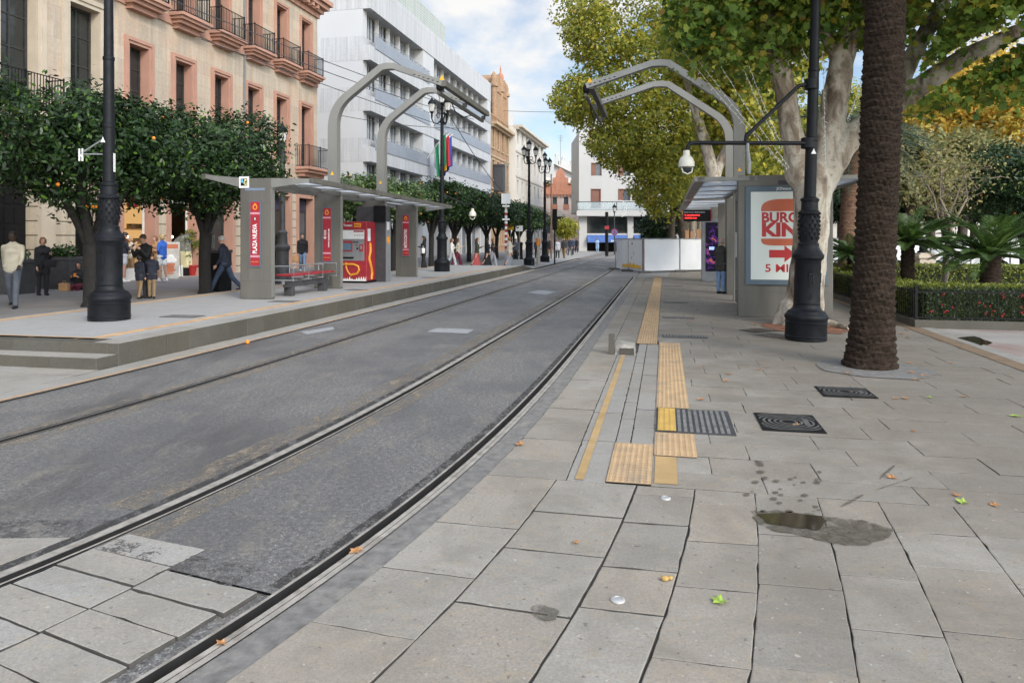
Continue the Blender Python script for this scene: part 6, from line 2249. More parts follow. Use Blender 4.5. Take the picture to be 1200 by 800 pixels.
# ------------------------------------------------------------------ vegetation
SH_OVAL = np.array([(0, -.5, 0), (.17, -.22, .05), (.2, .1, .06), (0, .5, -.03), (-.2, .1, .06), (-.17, -.22, .05)])
SH_QUAD = np.array([(0, -.5, 0), (.28, .0, .08), (0, .5, 0), (-.28, .0, .08)])
SH_PLANE = np.array([(0, -.5, 0), (.10, -.36, .02), (.42, -.30, .0), (.30, -.10, .04), (.52, .12, -.05), (.24, .14, .04), (.14, .26, .02), (0, .56, -.06), (-.14, .26, .02), (-.24, .14, .04), (-.52, .12, -.05), (-.30, -.10, .04), (-.42, -.30, .0), (-.10, -.36, .02)])
SH_LONG = np.array([(0, -.5, 0), (.09, -.1, .03), (0, .5, -.04), (-.09, -.1, .03)])


def leaves(name, pts, size, shape, m, parent=None, outdir=None, up=.5, jitter=.35, spread=1.0, hang=0.0):
    """many separate leaf faces as one mesh"""
    pts = np.asarray(pts, dtype=np.float64)
    n = len(pts)
    nr = nrng.normal(size=(n, 3))
    nr /= np.linalg.norm(nr, axis=1, keepdims=True) + 1e-9
    nr = nr * spread
    nr[:, 2] += up
    if outdir is not None: nr += outdir
    nr /= np.linalg.norm(nr, axis=1, keepdims=True) + 1e-9
    a = nrng.normal(size=(n, 3)); a[:, 2] -= hang
    a -= nr * np.sum(a * nr, axis=1, keepdims=True)
    a /= np.linalg.norm(a, axis=1, keepdims=True) + 1e-9
    b = np.cross(nr, a)
    s = size * (1 + nrng.uniform(-jitter, jitter, size=(n, 1)))
    k = len(shape)
    V = (pts[:, None, :] + s[:, None, :] * (shape[None, :, 0:1] * b[:, None, :] + shape[None, :, 1:2] * a[:, None, :] + shape[None, :, 2:3] * nr[:, None, :])).reshape(-1, 3)
    me = bpy.data.meshes.new(name)
    me.vertices.add(n * k); me.vertices.foreach_set('co', V.astype(np.float32).ravel())
    me.loops.add(n * k); me.loops.foreach_set('vertex_index', np.arange(n * k, dtype=np.int32))
    me.polygons.add(n); me.polygons.foreach_set('loop_start', np.arange(0, n * k, k, dtype=np.int32))
    try: me.polygons.foreach_set('loop_total', np.full(n, k, dtype=np.int32))
    except Exception: pass
    me.update(calc_edges=True)
    me.validate()
    me.materials.append(m)
    return link(name, me, parent) if parent is not False else me


def clump_pts(ells, nclump, per, cr, surf=.55, below=None, flat=1.0):
    """leaf positions in ragged clumps spread through ellipsoids [(c, (rx,ry,rz), weight)]"""
    w = np.array([e[2] if len(e) > 2 else e[1][0] * e[1][1] * e[1][2] for e in ells], float); w /= w.sum()
    idx = nrng.choice(len(ells), size=nclump, p=w)
    C, O = [], []
    for i in idx:
        d = nrng.normal(size=3); d /= np.linalg.norm(d)
        r = nrng.uniform(surf, 1.0) ** .6
        c = np.array(ells[i][0]) + d * r * np.array(ells[i][1])
        if below is not None and c[2] < below: c[2] = below + abs(below - c[2]) * .3
        rr = cr * nrng.uniform(.55, 1.35)
        m = int(per * nrng.uniform(.5, 1.4))
        q = nrng.normal(size=(m, 3)) * rr * np.array([1, 1, .7 * flat]) * .55
        C.append(c + q); O.append(np.repeat(d[None] * .7, m, 0))
    return np.vstack(C), np.vstack(O)


# ---- orange trees
def orange_tree_meshes(r, h0, h1, n, m, lsize):
    cz_ = (h0 + h1) / 2; rz = (h1 - h0) / 2
    ells = [((0, 0, cz_), (r * .92, r * .92, rz * .95), 3.0)]
    for k in range(7):
        a = 2 * PI * k / 7 + rng.uniform(-.3, .3)
        ells.append(((r * .5 * math.cos(a), r * .5 * math.sin(a), cz_ + rng.uniform(-.35, .4) * rz), (r * .5, r * .5, rz * .6), .8))
    p, o = clump_pts(ells, int(n / 42), 42, .34, .62)
    p2, o2 = clump_pts([((0, 0, cz_), (r * .78, r * .78, rz * .8), 1)], int(n / 150), 50, .45, .3)
    crown = leaves('crown', np.vstack([p, p2]), lsize, SH_OVAL, m, False, np.vstack([o, o2]), .45, .3, .8, .5)
    return crown


def orange_trunk(h, r=.16, fork=1.5):
    b = MB()
    pts = [(0, 0, -.02), (.02, 0, .1), (.0, .02, fork * .5), (.02, -.02, fork)]
    b.tube(pts, [r * 1.25, r * 1.05, r * .95, r], 10)
    for k in range(5):
        a = 2 * PI * k / 5 + rng.uniform(-.3, .3)
        e = rng.uniform(.7, 1.2)
        q = [(0.02 * math.cos(a), .02 * math.sin(a), fork - .08)]
        for s in (.3, .6, 1.0):
            q.append((e * s * math.cos(a + s * .2), e * s * math.sin(a + s * .2), fork + (h - fork) * s * .8))
        b.tube(q, [r * .62, r * .52, r * .4, r * .2], 7)
    return b.mesh('trunk', M['bark_orange'], 60)


fruit_me = MB().ball((0, 0, 0), .042, 8, 6).mesh('fruit', M['orange_fruit'], 80)


def orange_tree(loc, label, crown, trunk, r, h0, h1, nfruit, rot=0.0, sc_=1.0, tscale=1.0):
    t = thing('orange_tree', label, 'orange tree', loc, rot, 'orange trees')
    t.scale = (sc_,) * 3
    link('trunk', trunk, t); link('crown', crown, t)
    cz_, rz = (h0 + h1) / 2, (h1 - h0) / 2
    for _ in range(nfruit):
        d = nrng.normal(size=3); d /= np.linalg.norm(d); d[1] = -abs(d[1])
        # keep fruit on the side that can be seen, just inside the leaf surface
        q = d * np.array([r * .93, r * .93, rz * .9])
        f = link('fruit', fruit_me, t, (q[0], q[1], cz_ + q[2]))
        f.matrix_basis = Matrix.Rotation(-rot, 4, 'Z') @ f.matrix_basis
    return t


VT = -12.95
c1 = orange_tree_meshes(2.25, 2.05, 5.1, 19000, M['leaf_orange'], .135)
c2 = orange_tree_meshes(2.45, 2.1, 5.5, 19000, M['leaf_orange'], .135)
c3 = orange_tree_meshes(2.1, 2.2, 4.8, 7000, M['leaf_orange'], .19)
c4 = orange_tree_meshes(1.75, 2.2, 4.45, 6000, M['leaf_orange_pale'], .17)
t1 = orange_trunk(3.9, .19, 1.45); t2 = orange_trunk(4.0, .17, 1.75); t3 = orange_trunk(3.8, .15, 1.7)
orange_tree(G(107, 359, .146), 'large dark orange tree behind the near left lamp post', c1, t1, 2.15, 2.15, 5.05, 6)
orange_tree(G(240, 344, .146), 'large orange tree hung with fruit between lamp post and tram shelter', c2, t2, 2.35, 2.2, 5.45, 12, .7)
orange_tree(S(9.9, VT - .6, .146), 'orange tree cut by the left edge of the photo', c1, t2, 2.15, 2.15, 5.05, 4, 2.1)
u = 29.3
lab = ['pale small orange tree behind the shelter canopy, between the arch columns', 'pale small orange tree behind the shelter canopy, right of the farther arch',
       'orange tree rising beyond the last shelter pillar', 'orange tree behind the far platform lamp post, with a hanging camera before it', 'orange tree with a forked trunk behind the woman in the red skirt',
       'orange tree behind the women in black, next after the forked trunk', 'orange tree behind the taped pole', 'orange tree between taped pole and far lamps', 'orange tree behind the left lamp of the far pair', 'last orange tree of the row, behind the right lamp of the far pair']
for k, u in enumerate((29.6, 33.4, 39.3, 43.3, 47.3, 51.5, 55.6, 60, 64.5, 69.5)):
    if k < 2: orange_tree(S(u, VT, .14), lab[k], c4, t3, 1.75, 2.2, 4.45, 4, k * 1.1)
    else: orange_tree(S(u, VT + (.2 if k % 2 else 0), .13), lab[k], c3, t3, 2.1, 2.2, 4.8, 5 if k < 6 else 2, k * 1.3, 1.06 if k < 6 else 1.0)

# planter bushes and potted shrub
for (t, w, h, d) in PLANTERS:
    p, o = clump_pts([((0, 0, h + .16), (w * .46, d * .46, .2), 1)], 40, 26, .14, .2)
    leaves('bush', p, .11, SH_OVAL, M['leaf_orange'], t, o)
p, o = clump_pts([((0, 0, 1.25), (.42, .42, .7), 1)], 45, 16, .18, .2)
leaves('foliage', p, .13, SH_OVAL, M['leaf_hedge'], POT, o)
b = MB()
for k in range(4): b.tube([(0, 0, .4), (.08 * math.cos(k * 1.6), .08 * math.sin(k * 1.6), .9), (.2 * math.cos(k * 1.6), .2 * math.sin(k * 1.6), 1.6)], [.02, .015, .008], 5)
b.build('stem', M['bark_dark'], POT)


# ---- plane tree in the foreground right
def limb(mb, pts):
    """pts: (px,py,Z,r)"""
    for i in range(len(pts) - 1):
        a, c = pts[i], pts[i + 1]
        mb.caps(P(*a[:3]), P(*c[:3]), a[3], c[3], 14)


pt_ = thing('plane_tree', 'big plane tree with peeling white bark and spreading limbs, behind the right lamp post', 'plane tree', G(937, 381))
b = MB()
ZT = 14.7
limb(b, [(939, 386, ZT, .46), (941, 366, ZT, .40), (945, 330, ZT, .35), (950, 280, ZT, .34), (952, 235, ZT, .36), (952, 210, ZT, .38)])
limb(b, [(938, 205, ZT, .30), (932, 175, ZT, .235), (925, 140, ZT, .215), (918, 95, ZT, .21), (907, 50, ZT - .1, .20), (893, 10, ZT - .2, .18), (870, -60, ZT - .6, .15), (840, -150, ZT - 1.2, .10)])
limb(b, [(964, 205, ZT, .28), (971, 165, ZT, .26), (978, 120, ZT, .27), (986, 75, ZT - .05, .24), (995, 40, ZT - .1, .21), (1003, 5, ZT - .1, .18), (1020, -80, ZT - .4, .14), (1010, -170, ZT - .8, .1)])
limb(b, [(962, 215, ZT, .30), (985, 178, ZT - .1, .24), (1010, 148, ZT - .2, .225), (1055, 118, ZT - .3, .215), (1095, 90, ZT - .4, .20), (1130, 67, ZT - .5, .18), (1170, 49, ZT - .6, .16), (1205, 30, ZT - .7, .14), (1300, -60, ZT - 1, .1)])
limb(b, [(1030, 132, ZT - .2, .20), (1058, 88, ZT + .1, .19), (1075, 55, ZT + .2, .175), (1100, 12, ZT + .3, .16), (1130, -60, ZT + .5, .12), (1170, -150, ZT + .8, .08)])
limb(b, [(978, 60, ZT - .1, .12), (962, 30, ZT - .2, .09), (950, 0, ZT - .4, .07), (930, -60, ZT - .8, .05)])
base = P(937, 381, ZT)
for k in range(9):
    a = 2 * PI * k / 9 + .2
    l = rng.uniform(.42, .58)
    b.caps(base + Vector((.2 * math.cos(a), .2 * math.sin(a), .36)), base + Vector((l * math.cos(a), l * math.sin(a), -.03)), .20, .09, 10)
# a creeping root on the right
rts = [P(962, 372, ZT - .1), P(975, 378, ZT - .3), P(985, 381, ZT - .6), P(994, 384, ZT - .9)]
for i in range(3):
    p0, p1 = rts[i].copy(), rts[i + 1].copy(); p0.z = .05; p1.z = .03
    b.caps(p0, p1, .10 - .02 * i, .08 - .02 * i, 8)
o = remeshed(b, 'trunk', M['plane_bark'], None, .035, 7)
# bark waviness
nv3 = len(o.data.vertices)
cc3 = np.empty(nv3 * 3, np.float32); nn3 = np.empty(nv3 * 3, np.float32)
o.data.vertices.foreach_get('co', cc3); o.data.vertices.foreach_get('normal', nn3)
cc3 = cc3.reshape(-1, 3); nn3 = nn3.reshape(-1, 3)
w3 = .007 * np.sin(cc3[:, 2] * 7 + cc3[:, 0] * 9) + .005 * np.sin(cc3[:, 2] * 17 + cc3[:, 1] * 13 + cc3[:, 0] * 5)
o.data.vertices.foreach_set('co', (cc3 + nn3 * w3[:, None]).ravel()); o.data.update()
o.location = -pt_.location; o.parent = pt_
kk = 14.0 / FPX
def E(px, py, Z, rx, ry, rz, w=1.0):
    p = P(px, py, Z); k = Z / FPX
    return ((p.x, p.y, p.z), (rx * k, ry, rz * k), w)
ells = [E(850, -20, 14.2, 70, 1.5, 90, 2.0), E(880, 45, 14.6, 60, 1.2, 60, 1.6), E(925, 20, 14.8, 60, 1.3, 60, 1.4), E(830, 45, 13.8, 45, 1.0, 35, .8), E(810, 10, 13.5, 40, 1.0, 40, .7), E(955, -60, 14.2, 120, 2.5, 80, 2.2),
        E(1010, 40, 15.2, 60, 1.2, 70, .8), E(1045, -40, 13.5, 150, 2.5, 70, 2.4), E(1130, 30, 13.2, 85, 1.3, 60, 1.3), E(1180, 40, 12.8, 75, 1.5, 75, 1.3), E(1095, 25, 14.5, 60, 1.2, 60, .8), E(1150, -40, 13, 110, 2, 60, 1.6), E(1085, 112, 13.4, 50, .7, 28, .45), E(1240, -30, 12.5, 110, 2.0, 120, 1.6), E(1148, 118, 12.9, 20, .4, 26, .22), E(1188, 100, 12.6, 25, .5, 30, .28),
        ((7.5, 14, 9.8), (5.2, 4.0, 2.6), 5.0), ((10.5, 13, 8.5), (4.0, 3.5, 2.5), 3.0), ((8.0, 9.0, 9.6), (4.0, 3.0, 2.0), 3.0), ((9.8, 3.6, 8.9), (3.8, 3.6, 2.0), 4.5)]  # last two: unseen leaf masses added overhead to shade the palm, lamp and paving
p, od = clump_pts(ells, 1400, 32, .40, .25)
# keep the street side and the sky to the left free
keep = (600 + FPX * p[:, 0] / p[:, 1] > 775) & (p[:, 1] > .8)
# keep the stem and the poster free of leaves
sx, sy = 600 + FPX * p[:, 0] / p[:, 1], HOR - FPX * (p[:, 2] - EYE) / p[:, 1]
keep &= ~((sx < 1000) & (sy > 118)) & ~((sx >= 1000) & (sy > 100 + 50 * nrng.uniform(size=len(sx)))) & ~((sx > 990) & (sx < 1062) & (sy > 60))
lx = np.array([985, 1010, 1055, 1095, 1130, 1170, 1205, 1300]); ly = np.array([178, 148, 118, 90, 67, 49, 30, -60])
d3 = np.abs(sy - np.interp(sx, lx, ly)); l4 = np.abs(sx - np.interp(sy, [-60, 12, 55, 88, 132], [1130, 1100, 1075, 1058, 1030]))
keep &= ~((p[:, 1] < 14.6) & (((d3 < 19) & (sx > 1000) & (sx < 1215)) | ((l4 < 15) & (sy < 110))) & (nrng.uniform(size=len(sx)) < .93))
keep &= ~((sx > 1110) & (sy > 20) & (nrng.uniform(size=len(sx)) < .08))
keep &= ~((sx > 905) & (sx < 1000) & (sy > 70) & (nrng.uniform(size=len(sx)) < .75))
o = leaves('crown', p[keep], .145, SH_PLANE, M['leaf_plane_near'], None, od[keep], .5, .35, .9, .6)
o.location = -pt_.location; o.parent = pt_
# fairy light strings from the trunk
fs = [((917, 193, 14.5), (800, 60, 13.8)), ((922, 197, 14.5), (818, 70, 13.8)), ((924, 195, 14.4), (845, 78, 14)), ((915, 175, 14.4), (872, 82, 14.2)), ((917, 172, 14.4), (878, 78, 14.2)), ((946, 68, 14.3), (937, 45, 14.3)), ((993, 140, 14.2), (1010, 92, 14)), ((968, 195, 14.2), (964, 60, 14.2))]
lab = ['string of white fairy lights from the plane trunk to the upper left leaves, outermost', 'string of white fairy lights crossing in front of the arch columns', 'string of fairy lights from the trunk passing right of the arch columns', 'steep string of fairy lights left of the white limb, left of its pair', 'steep string of fairy lights left of the white limb, right of its pair', 'short bright bit of fairy light string high beside the lamp shaft', 'fairy light string between plane limb and palm trunk', 'fairy light string hanging down the right half of the plane trunk']
for (a, c), lb in zip(fs, lab):
    A, C_ = P(*a), P(*c)
    b = MB(); pts = sag(A, C_, .06, 24); b.tube(pts, .0035, 4)
    for q in pts:
        b.cyl(q, q + Vector((rng.uniform(-.05, .05), rng.uniform(-.05, .05), -.04)), .007, .004, 5)
    tag(b.build('fairy_light_string', M['fairy']), lb, 'light string', 'fairy light strings on the plane tree')


# ---- palm trunks
def palm_trunk(path, r_of, m, name='trunk', rings=9.0, amp=.03, n=64, step=.014):
    """trunk along a path, ringed with overlapping scars of cut leaf bases"""
    path = [Vector(p) for p in path]
    Ls = [0]
    for i in range(len(path) - 1): Ls.append(Ls[-1] + (path[i + 1] - path[i]).length)
    tot = Ls[-1]; m_ = int(tot / step)
    verts, faces = [], []
    nc = 3
    cache = {}
    def scar(row, c):
        key = (row, c % nc)
        if key not in cache: cache[key] = (rng.uniform(-.3, .3), rng.uniform(.55, 1.35), rng.uniform(-.25, .25))
        return cache[key]
    ph = [rng.uniform(0, 6) for _ in range(6)]
    for j in range(m_ + 1):
        s = tot * j / m_
        i = 0
        while i < len(path) - 2 and Ls[i + 1] < s: i += 1
        c = path[i].lerp(path[i + 1], (s - Ls[i]) / (Ls[i + 1] - Ls[i]))
        for k in range(n):
            a = 2 * PI * k / n
            sag_ = .16 * math.sin(3 * a + ph[0] + s * 1.3) + .10 * math.sin(7 * a + ph[1] - s * 2.7) + .05 * math.sin(17 * a + s * 9)
            x = s * rings + sag_
            row = math.floor(x); q = x - row
            col = (a / (2 * PI)) * nc + row * .5 + row * .17
            ci = math.floor(col); cq = col - ci - .5
            off, kk_, tl = scar(row, ci)
            q2 = min(1, max(0, q + off * .12))
            # ledge: swells upward then breaks off in a sharp undercut lip
            prof = (q2 ** .8) if q2 < .80 else (1 - q2) / .20 * .9
            lump = amp * kk_ * (prof - .45) * (1 - 1.1 * cq * cq) + tl * .012
            lump += .007 * math.sin(23 * a + s * 31) + rng.uniform(-.007, .007)
            r = r_of(s / tot) + lump
            verts.append((c.x + r * math.cos(a), c.y + r * math.sin(a), c.z))
    for j in range(m_):
        for k in range(n):
            faces.append((j * n + k, j * n + (k + 1) % n, (j + 1) * n + (k + 1) % n, (j + 1) * n + k))
    faces.append(tuple(m_ * n + k for k in range(n)))
    b = MB(); b.add(verts, faces)
    return b


def frond(mb, origin, az, elev, length, droop, nl, lw, ll, vee=.5, mi=0, twist=0.0):
    """pinnate frond: arching midrib with paired leaflets"""
    o = Vector(origin)
    pts = []
    el = elev
    p = o.copy()
    N = nl
    for i in range(N + 1):
        pts.append((p.copy(), el))
        d = Vector((math.cos(az) * math.cos(el), math.sin(az) * math.cos(el), math.sin(el)))
        p = p + d * (length / N)
        el -= droop / N
    mb.tube([q[0] for q in pts], [lw * .55 * (1 - i / N) + .006 for i in range(N + 1)], 4, mi, False)
    side = Vector((-math.sin(az), math.cos(az), 0))
    for i in range(1, N + 1):
        q, e = pts[i]
        d = Vector((math.cos(az) * math.cos(e), math.sin(az) * math.cos(e), math.sin(e)))
        upv = side.cross(d); upv = -upv if upv.z < 0 else upv
        t = i / N
        L_ = ll * (math.sin(PI * min(1, .12 + t * .86)) ** .7) * rng.uniform(.85, 1.1)
        for s in (-1, 1):
            dd = (side * s + d * .75 + upv * vee).normalized()
            tip = q + dd * L_ + Vector((0, 0, -.12 * L_))
            wv = d * lw * .5
            midp = q + dd * L_ * .5
            mb.add([q - wv * .6, q + wv * .6, midp + wv, tip, midp - wv], [(0, 1, 2, 3, 4)], mi)


palm = thing('palm_tree', 'thick dark palm trunk with ringed leaf scars in the foreground right', 'palm tree', G(1019, 429.5))
o0 = G(1019, 429.5)
path = [P(1019, 433, 9.88), P(1021, 400, 9.88), P(1024, 330, 9.88), P(1030, 200, 9.86), P(1038, 0, 9.84), P(1043, -130, 9.83), P(1046, -240, 9.82)]
path = [p - o0 for p in path]
path[0].z = -.02
def rp(t): return .255 - .02 * t + .07 * math.exp(-t * 26) + .03 * math.exp(-t * 9)
pb_ = palm_trunk(path, rp, None, amp=.042, rings=10.5)
pb_.build('trunk', M['palm_bark'], palm, 40)
b = MB()
top = path[-1] + Vector((0, 0, .1))
for k in range(46):
    frond(b, top + Vector((0, 0, rng.uniform(-.2, .3))), k * 2.4, rng.uniform(-.1, 1.25), rng.uniform(2.6, 3.4), rng.uniform(.9, 1.6), 26, .035, .5, .25)
b.build('crown', M['leaf_palm'], palm)

# second palm behind
P2 = P(991, 315, 24); P2.z = 0
palm2 = thing('palm_tree', 'slim reddish palm trunk seen between plane trunk and thick palm', 'palm tree', P2)
pb_ = palm_trunk([(0, 0, -.02), (.05, 0, 2.2), (.30, 0, 5.2)], lambda t: .25 - .02 * t + .06 * math.exp(-t * 14), None, amp=.02, step=.035, n=28)
pb_.build('trunk', M['palm_bark_red'], palm2, 40)
b = MB()
for k in range(60):
    frond(b, (.30, 0, 5.1 + rng.uniform(-.15, .3)), k * 2.4, rng.uniform(-.6, 1.3), rng.uniform(2.6, 3.5), rng.uniform(.9, 1.7), 26, .03, .42, .2)
b.build('crown', M['leaf_palm'], palm2)
P3 = P(1015, 300, 34); P3.z = 0
palm3 = thing('palm_tree', 'grey green palm with drooping fronds behind the thick palm trunk', 'palm tree', P3)
palm_trunk([(0, 0, -.02), (0, 0, 6.0)], lambda t: .26, None, amp=.02, step=.05, n=24).build('trunk', M['palm_bark_red'], palm3, 40)
b = MB()
for k in range(56):
    frond(b, (0, 0, 6 + rng.uniform(-.15, .3)), k * 2.4, rng.uniform(-.6, 1.3), rng.uniform(3.0, 4.0), rng.uniform(.9, 1.7), 24, .04, .5, .2)
b.build('crown', M['leaf_palm'], palm3)


# cycads
def cycad(label, px, Z, trunk_h, r, r_tr, nf=46, dark=False, seed=0):
    q = P(px, 300, Z); q.z = 0
    t = thing('cycad', label, 'cycad', q, 0, 'cycads in the garden')
    palm_trunk([(0, 0, -.05), (.02, 0, trunk_h)], lambda s: r_tr * (1 - .12 * s), None, rings=11, amp=.03, step=.03, n=26).build('trunk', M['palm_bark'], t, 40)
    b = MB()
    for k in range(nf):
        e = rng.uniform(.05, 1.25)
        frond(b, (.02, 0, trunk_h - .04), k * 2.4 + seed, e, r * rng.uniform(.92, 1.12), rng.uniform(.5, 1.0), 34, .025, .22 * r / 1.2 + .05, .42)
    b.build('crown', M['leaf_cycad'], t)
    return t


cycad('cycad with a stout dark trunk right of the thick palm trunk', 1063, 18.2, 1.62, 1.30, .17, 52)
cycad('largest cycad, spreading fronds over a dark trunk at the right edge', 1160, 17.2, 1.35, 1.35, .24, 60, seed=1)
cycad('small dark cycad far back between plane trunk and palm trunk', 997, 22, 1.25, .95, .12, 34, seed=2)


# ---- hedges
def hedge(label, o, rz, w, d, h, m, size=.055, dens=900, z0=.0, top_m=None):
    """clipped hedge block: local x along its length, y depth"""
    t = thing('hedge', label, 'hedge', o, rz)
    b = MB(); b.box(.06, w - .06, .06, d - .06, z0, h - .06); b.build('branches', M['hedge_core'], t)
    def face(n, f):
        return np.array([f(rng.random(), rng.random()) for _ in range(n)])
    def fz(): return z0 + (h - z0) * rng.random()
    j = lambda: rng.uniform(-.035, .03)
    n1, n2, n3 = int(w * (h - z0) * dens), int(d * (h - z0) * dens), int(w * d * dens)
    pf = [(w * rng.random(), j(), fz()) for _ in range(n1)] + [(w * rng.random(), d + j(), fz()) for _ in range(n1 // 3)] + [(j(), d * rng.random(), fz()) for _ in range(n2)] + [(w + j(), d * rng.random(), fz()) for _ in range(n2)]
    od_ = [(0, -.8, 0)] * n1 + [(0, .8, 0)] * (n1 // 3) + [(-.8, 0, 0)] * n2 + [(.8, 0, 0)] * n2
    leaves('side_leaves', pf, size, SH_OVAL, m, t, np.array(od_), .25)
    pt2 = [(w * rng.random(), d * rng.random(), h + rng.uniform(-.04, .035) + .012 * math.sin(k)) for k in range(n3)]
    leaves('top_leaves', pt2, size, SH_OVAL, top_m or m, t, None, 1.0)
    return t


hc_ = G(1069.5, 374, .15); uh, vh = UV(hc_)
# plinth and flower bed front
pl_t = thing('garden_plinth', 'low stone plinth carrying the iron fence round the garden bed', 'plinth', S(uh, vh, 0), -TH)
b = MB(); b.bbox(.0, 7.5, -.12, .02, -.05, .15, .01); b.bbox(.0, .14, .025, 26, -.05, .15, .01); b.build('kerb', M['kerb_side'], pl_t)
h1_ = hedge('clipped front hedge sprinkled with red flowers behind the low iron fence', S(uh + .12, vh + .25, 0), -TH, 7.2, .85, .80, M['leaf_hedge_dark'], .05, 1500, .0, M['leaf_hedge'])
b = MB()
for _ in range(60):
    x, z = abs(rng.gauss(1.9, .9)), rng.uniform(.24, .70)
    for q in range(5):
        b.ball((x + rng.uniform(-.02, .02), -.045 + rng.uniform(-.015, .01), z + rng.uniform(-.02, .02)), rng.uniform(.008, .014), 6, 4)
b.build('flowers', M['flower_red'], h1_)
hedge('long clipped yellow green hedge running away behind the palm trunk', S(uh + 1.0, vh + .16, 0), -TH, .8, 14, .74, M['leaf_hedge'], .055, 1100)
hedge('second clipped hedge behind the cycads', S(uh + 7.5, vh + .6, 0), -TH, 11, 1.0, .95, M['leaf_hedge'], .075, 500)
hedge('low dark hedge at the back, left of the thick palm trunk', S(uh + 14.5, vh - .4, 0), -TH, 6.5, .8, .85, M['leaf_hedge_dark'], .09, 400)
# iron fence in front of the hedge
ft_ = thing('garden_fence', 'low black iron fence along the front hedge', 'fence', S(uh, vh, 0), -TH)
b = MB()
for z in (.20, .70): b.box(.02, 7.5, -.065, -.045, z - .012, z + .012); b.box(.06, .08, .0, 14, z - .012, z + .012)
b.build('rail', M['black'], ft_)
b = MB()
for i in range(62): b.box(.05 + i * .12 - .006, .05 + i * .12 + .006, -.061, -.049, .15, .74)
for i in range(110): b.box(.064, .076, .06 + i * .125 - .006, .06 + i * .125 + .006, .15, .74)
b.build('bars', M['black'], ft_)
for i in range(4):
    b = MB(); b.box(.02 + i * 2.4, .07 + i * 2.4, -.08, -.03, .1, .80); b.build('post', M['black'], ft_)


# ---- middle distance trees
def tree(name, label, cat, base, trunk_pts, ells, n, per, cr, size, shape, leafm, barkm, group=None, surf=.35, parent_off=True, hang=.3, keepf=None, vox=None):
    base = Vector(base)
    t = thing(name, label, cat, base, 0, group)
    b = MB()
    for pts in trunk_pts:
        b.tube([Vector(p[:3]) - base for p in pts], [p[3] for p in pts], 9)
    b.build('trunk', barkm, t, 60)
    p, o = clump_pts(ells, n, per, cr, surf)
    if keepf is not None:
        k = keepf(p); p, o = p[k], o[k]
    leaves('crown', p - np.array(base), size, shape, leafm, t, o, .45, .35, .9, hang)
    return t


def TP(px, py, Z, r):
    p = P(px, py, Z); return (p.x, p.y, p.z, r)


def ground(px, Z): 
    p = P(px, 300, Z); return Vector((p.x, p.y, 0))


def scr(p): return 600 + FPX * p[:, 0] / p[:, 1], HOR - FPX * (p[:, 2] - EYE) / p[:, 1]


Z1 = 41.5
bs = ground(804.5, Z1)
def edge_keep(p):
    sx, sy = scr(p)
    lim = np.interp(sy, [-400, 0, 25, 50, 75, 95, 120, 140, 160, 200, 230, 262, 270], [630, 648, 640, 660, 672, 655, 642, 652, 676, 712, 738, 770, 2000])
    return sx > lim + nrng.normal(size=len(sx)) * 3.5
tree('plane_tree', 'tall yellowing plane tree overhanging the street end, with a dark leaning trunk behind the hoarding', 'plane tree', bs,
     [[(bs.x, bs.y, 0, .34), TP(800, 262, Z1, .26), TP(793, 240, Z1, .24), TP(783, 207, Z1, .21), TP(776, 170, Z1, .18), TP(760, 120, Z1, .13), TP(735, 60, Z1, .08), TP(700, 20, Z1, .04)],
      [TP(781, 200, Z1, .16), TP(805, 150, Z1, .14), TP(830, 90, Z1, .10), TP(850, 20, Z1, .06)], [TP(776, 170, Z1, .1), TP(740, 140, Z1, .07), TP(700, 125, Z1, .03)]],
     [E(735, 10, 41, 90, 4, 70, 2.2), E(700, 40, 40, 50, 3, 45, 1), E(725, 105, 41, 80, 4, 52, 2), E(690, 120, 40, 50, 2.5, 32, .9), E(765, 165, 41, 75, 4, 50, 1.8), E(725, 170, 40, 50, 2.5, 32, .8), E(775, 215, 40.5, 45, 3, 40, 1.1), E(815, 60, 42, 85, 4, 90, 2), E(820, 160, 42, 55, 4, 60, 1), E(770, -90, 41, 110, 5, 70, 2)],
     1750, 36, .62, .225, SH_QUAD, M['leaf_plane'], M['bark_dark'], 'plane trees beyond the right shelter', .3, keepf=edge_keep)
Z2 = 30
bs = ground(843, Z2)
def keep2(p):
    sx, sy = scr(p)
    return (sy < 262) & ~((sx > 800) & (sx < 850) & (sy > 205)) & ~((sx < 812) & (sy > 120) & (sy < 260))
tree('plane_tree', 'plane tree with a pale leaning trunk rising behind the right shelter roof', 'plane tree', bs,
     [[(bs.x, bs.y, 0, .36), TP(842, 240, Z2, .30), TP(836, 205, Z2, .27), TP(826, 165, Z2, .22), TP(812, 120, Z2, .17), TP(800, 80, Z2, .1)], [TP(838, 206, Z2, .24), TP(850, 175, Z2, .18), TP(872, 120, Z2, .14), TP(890, 60, Z2, .08)]],
     [E(850, 60, 30, 80, 3.5, 60, 2), E(845, 130, 31, 65, 3, 50, 1.3), E(880, 150, 32, 50, 3, 80, 1.3), E(900, 60, 32, 70, 3, 80, 1.2), E(860, 215, 33, 25, 1.5, 25, .3), E(870, -50, 30, 100, 4, 60, 1.6)],
     800, 34, .55, .21, SH_PLANE, M['leaf_plane'], M['plane_bark'], 'plane trees beyond the right shelter', .3, keepf=keep2)
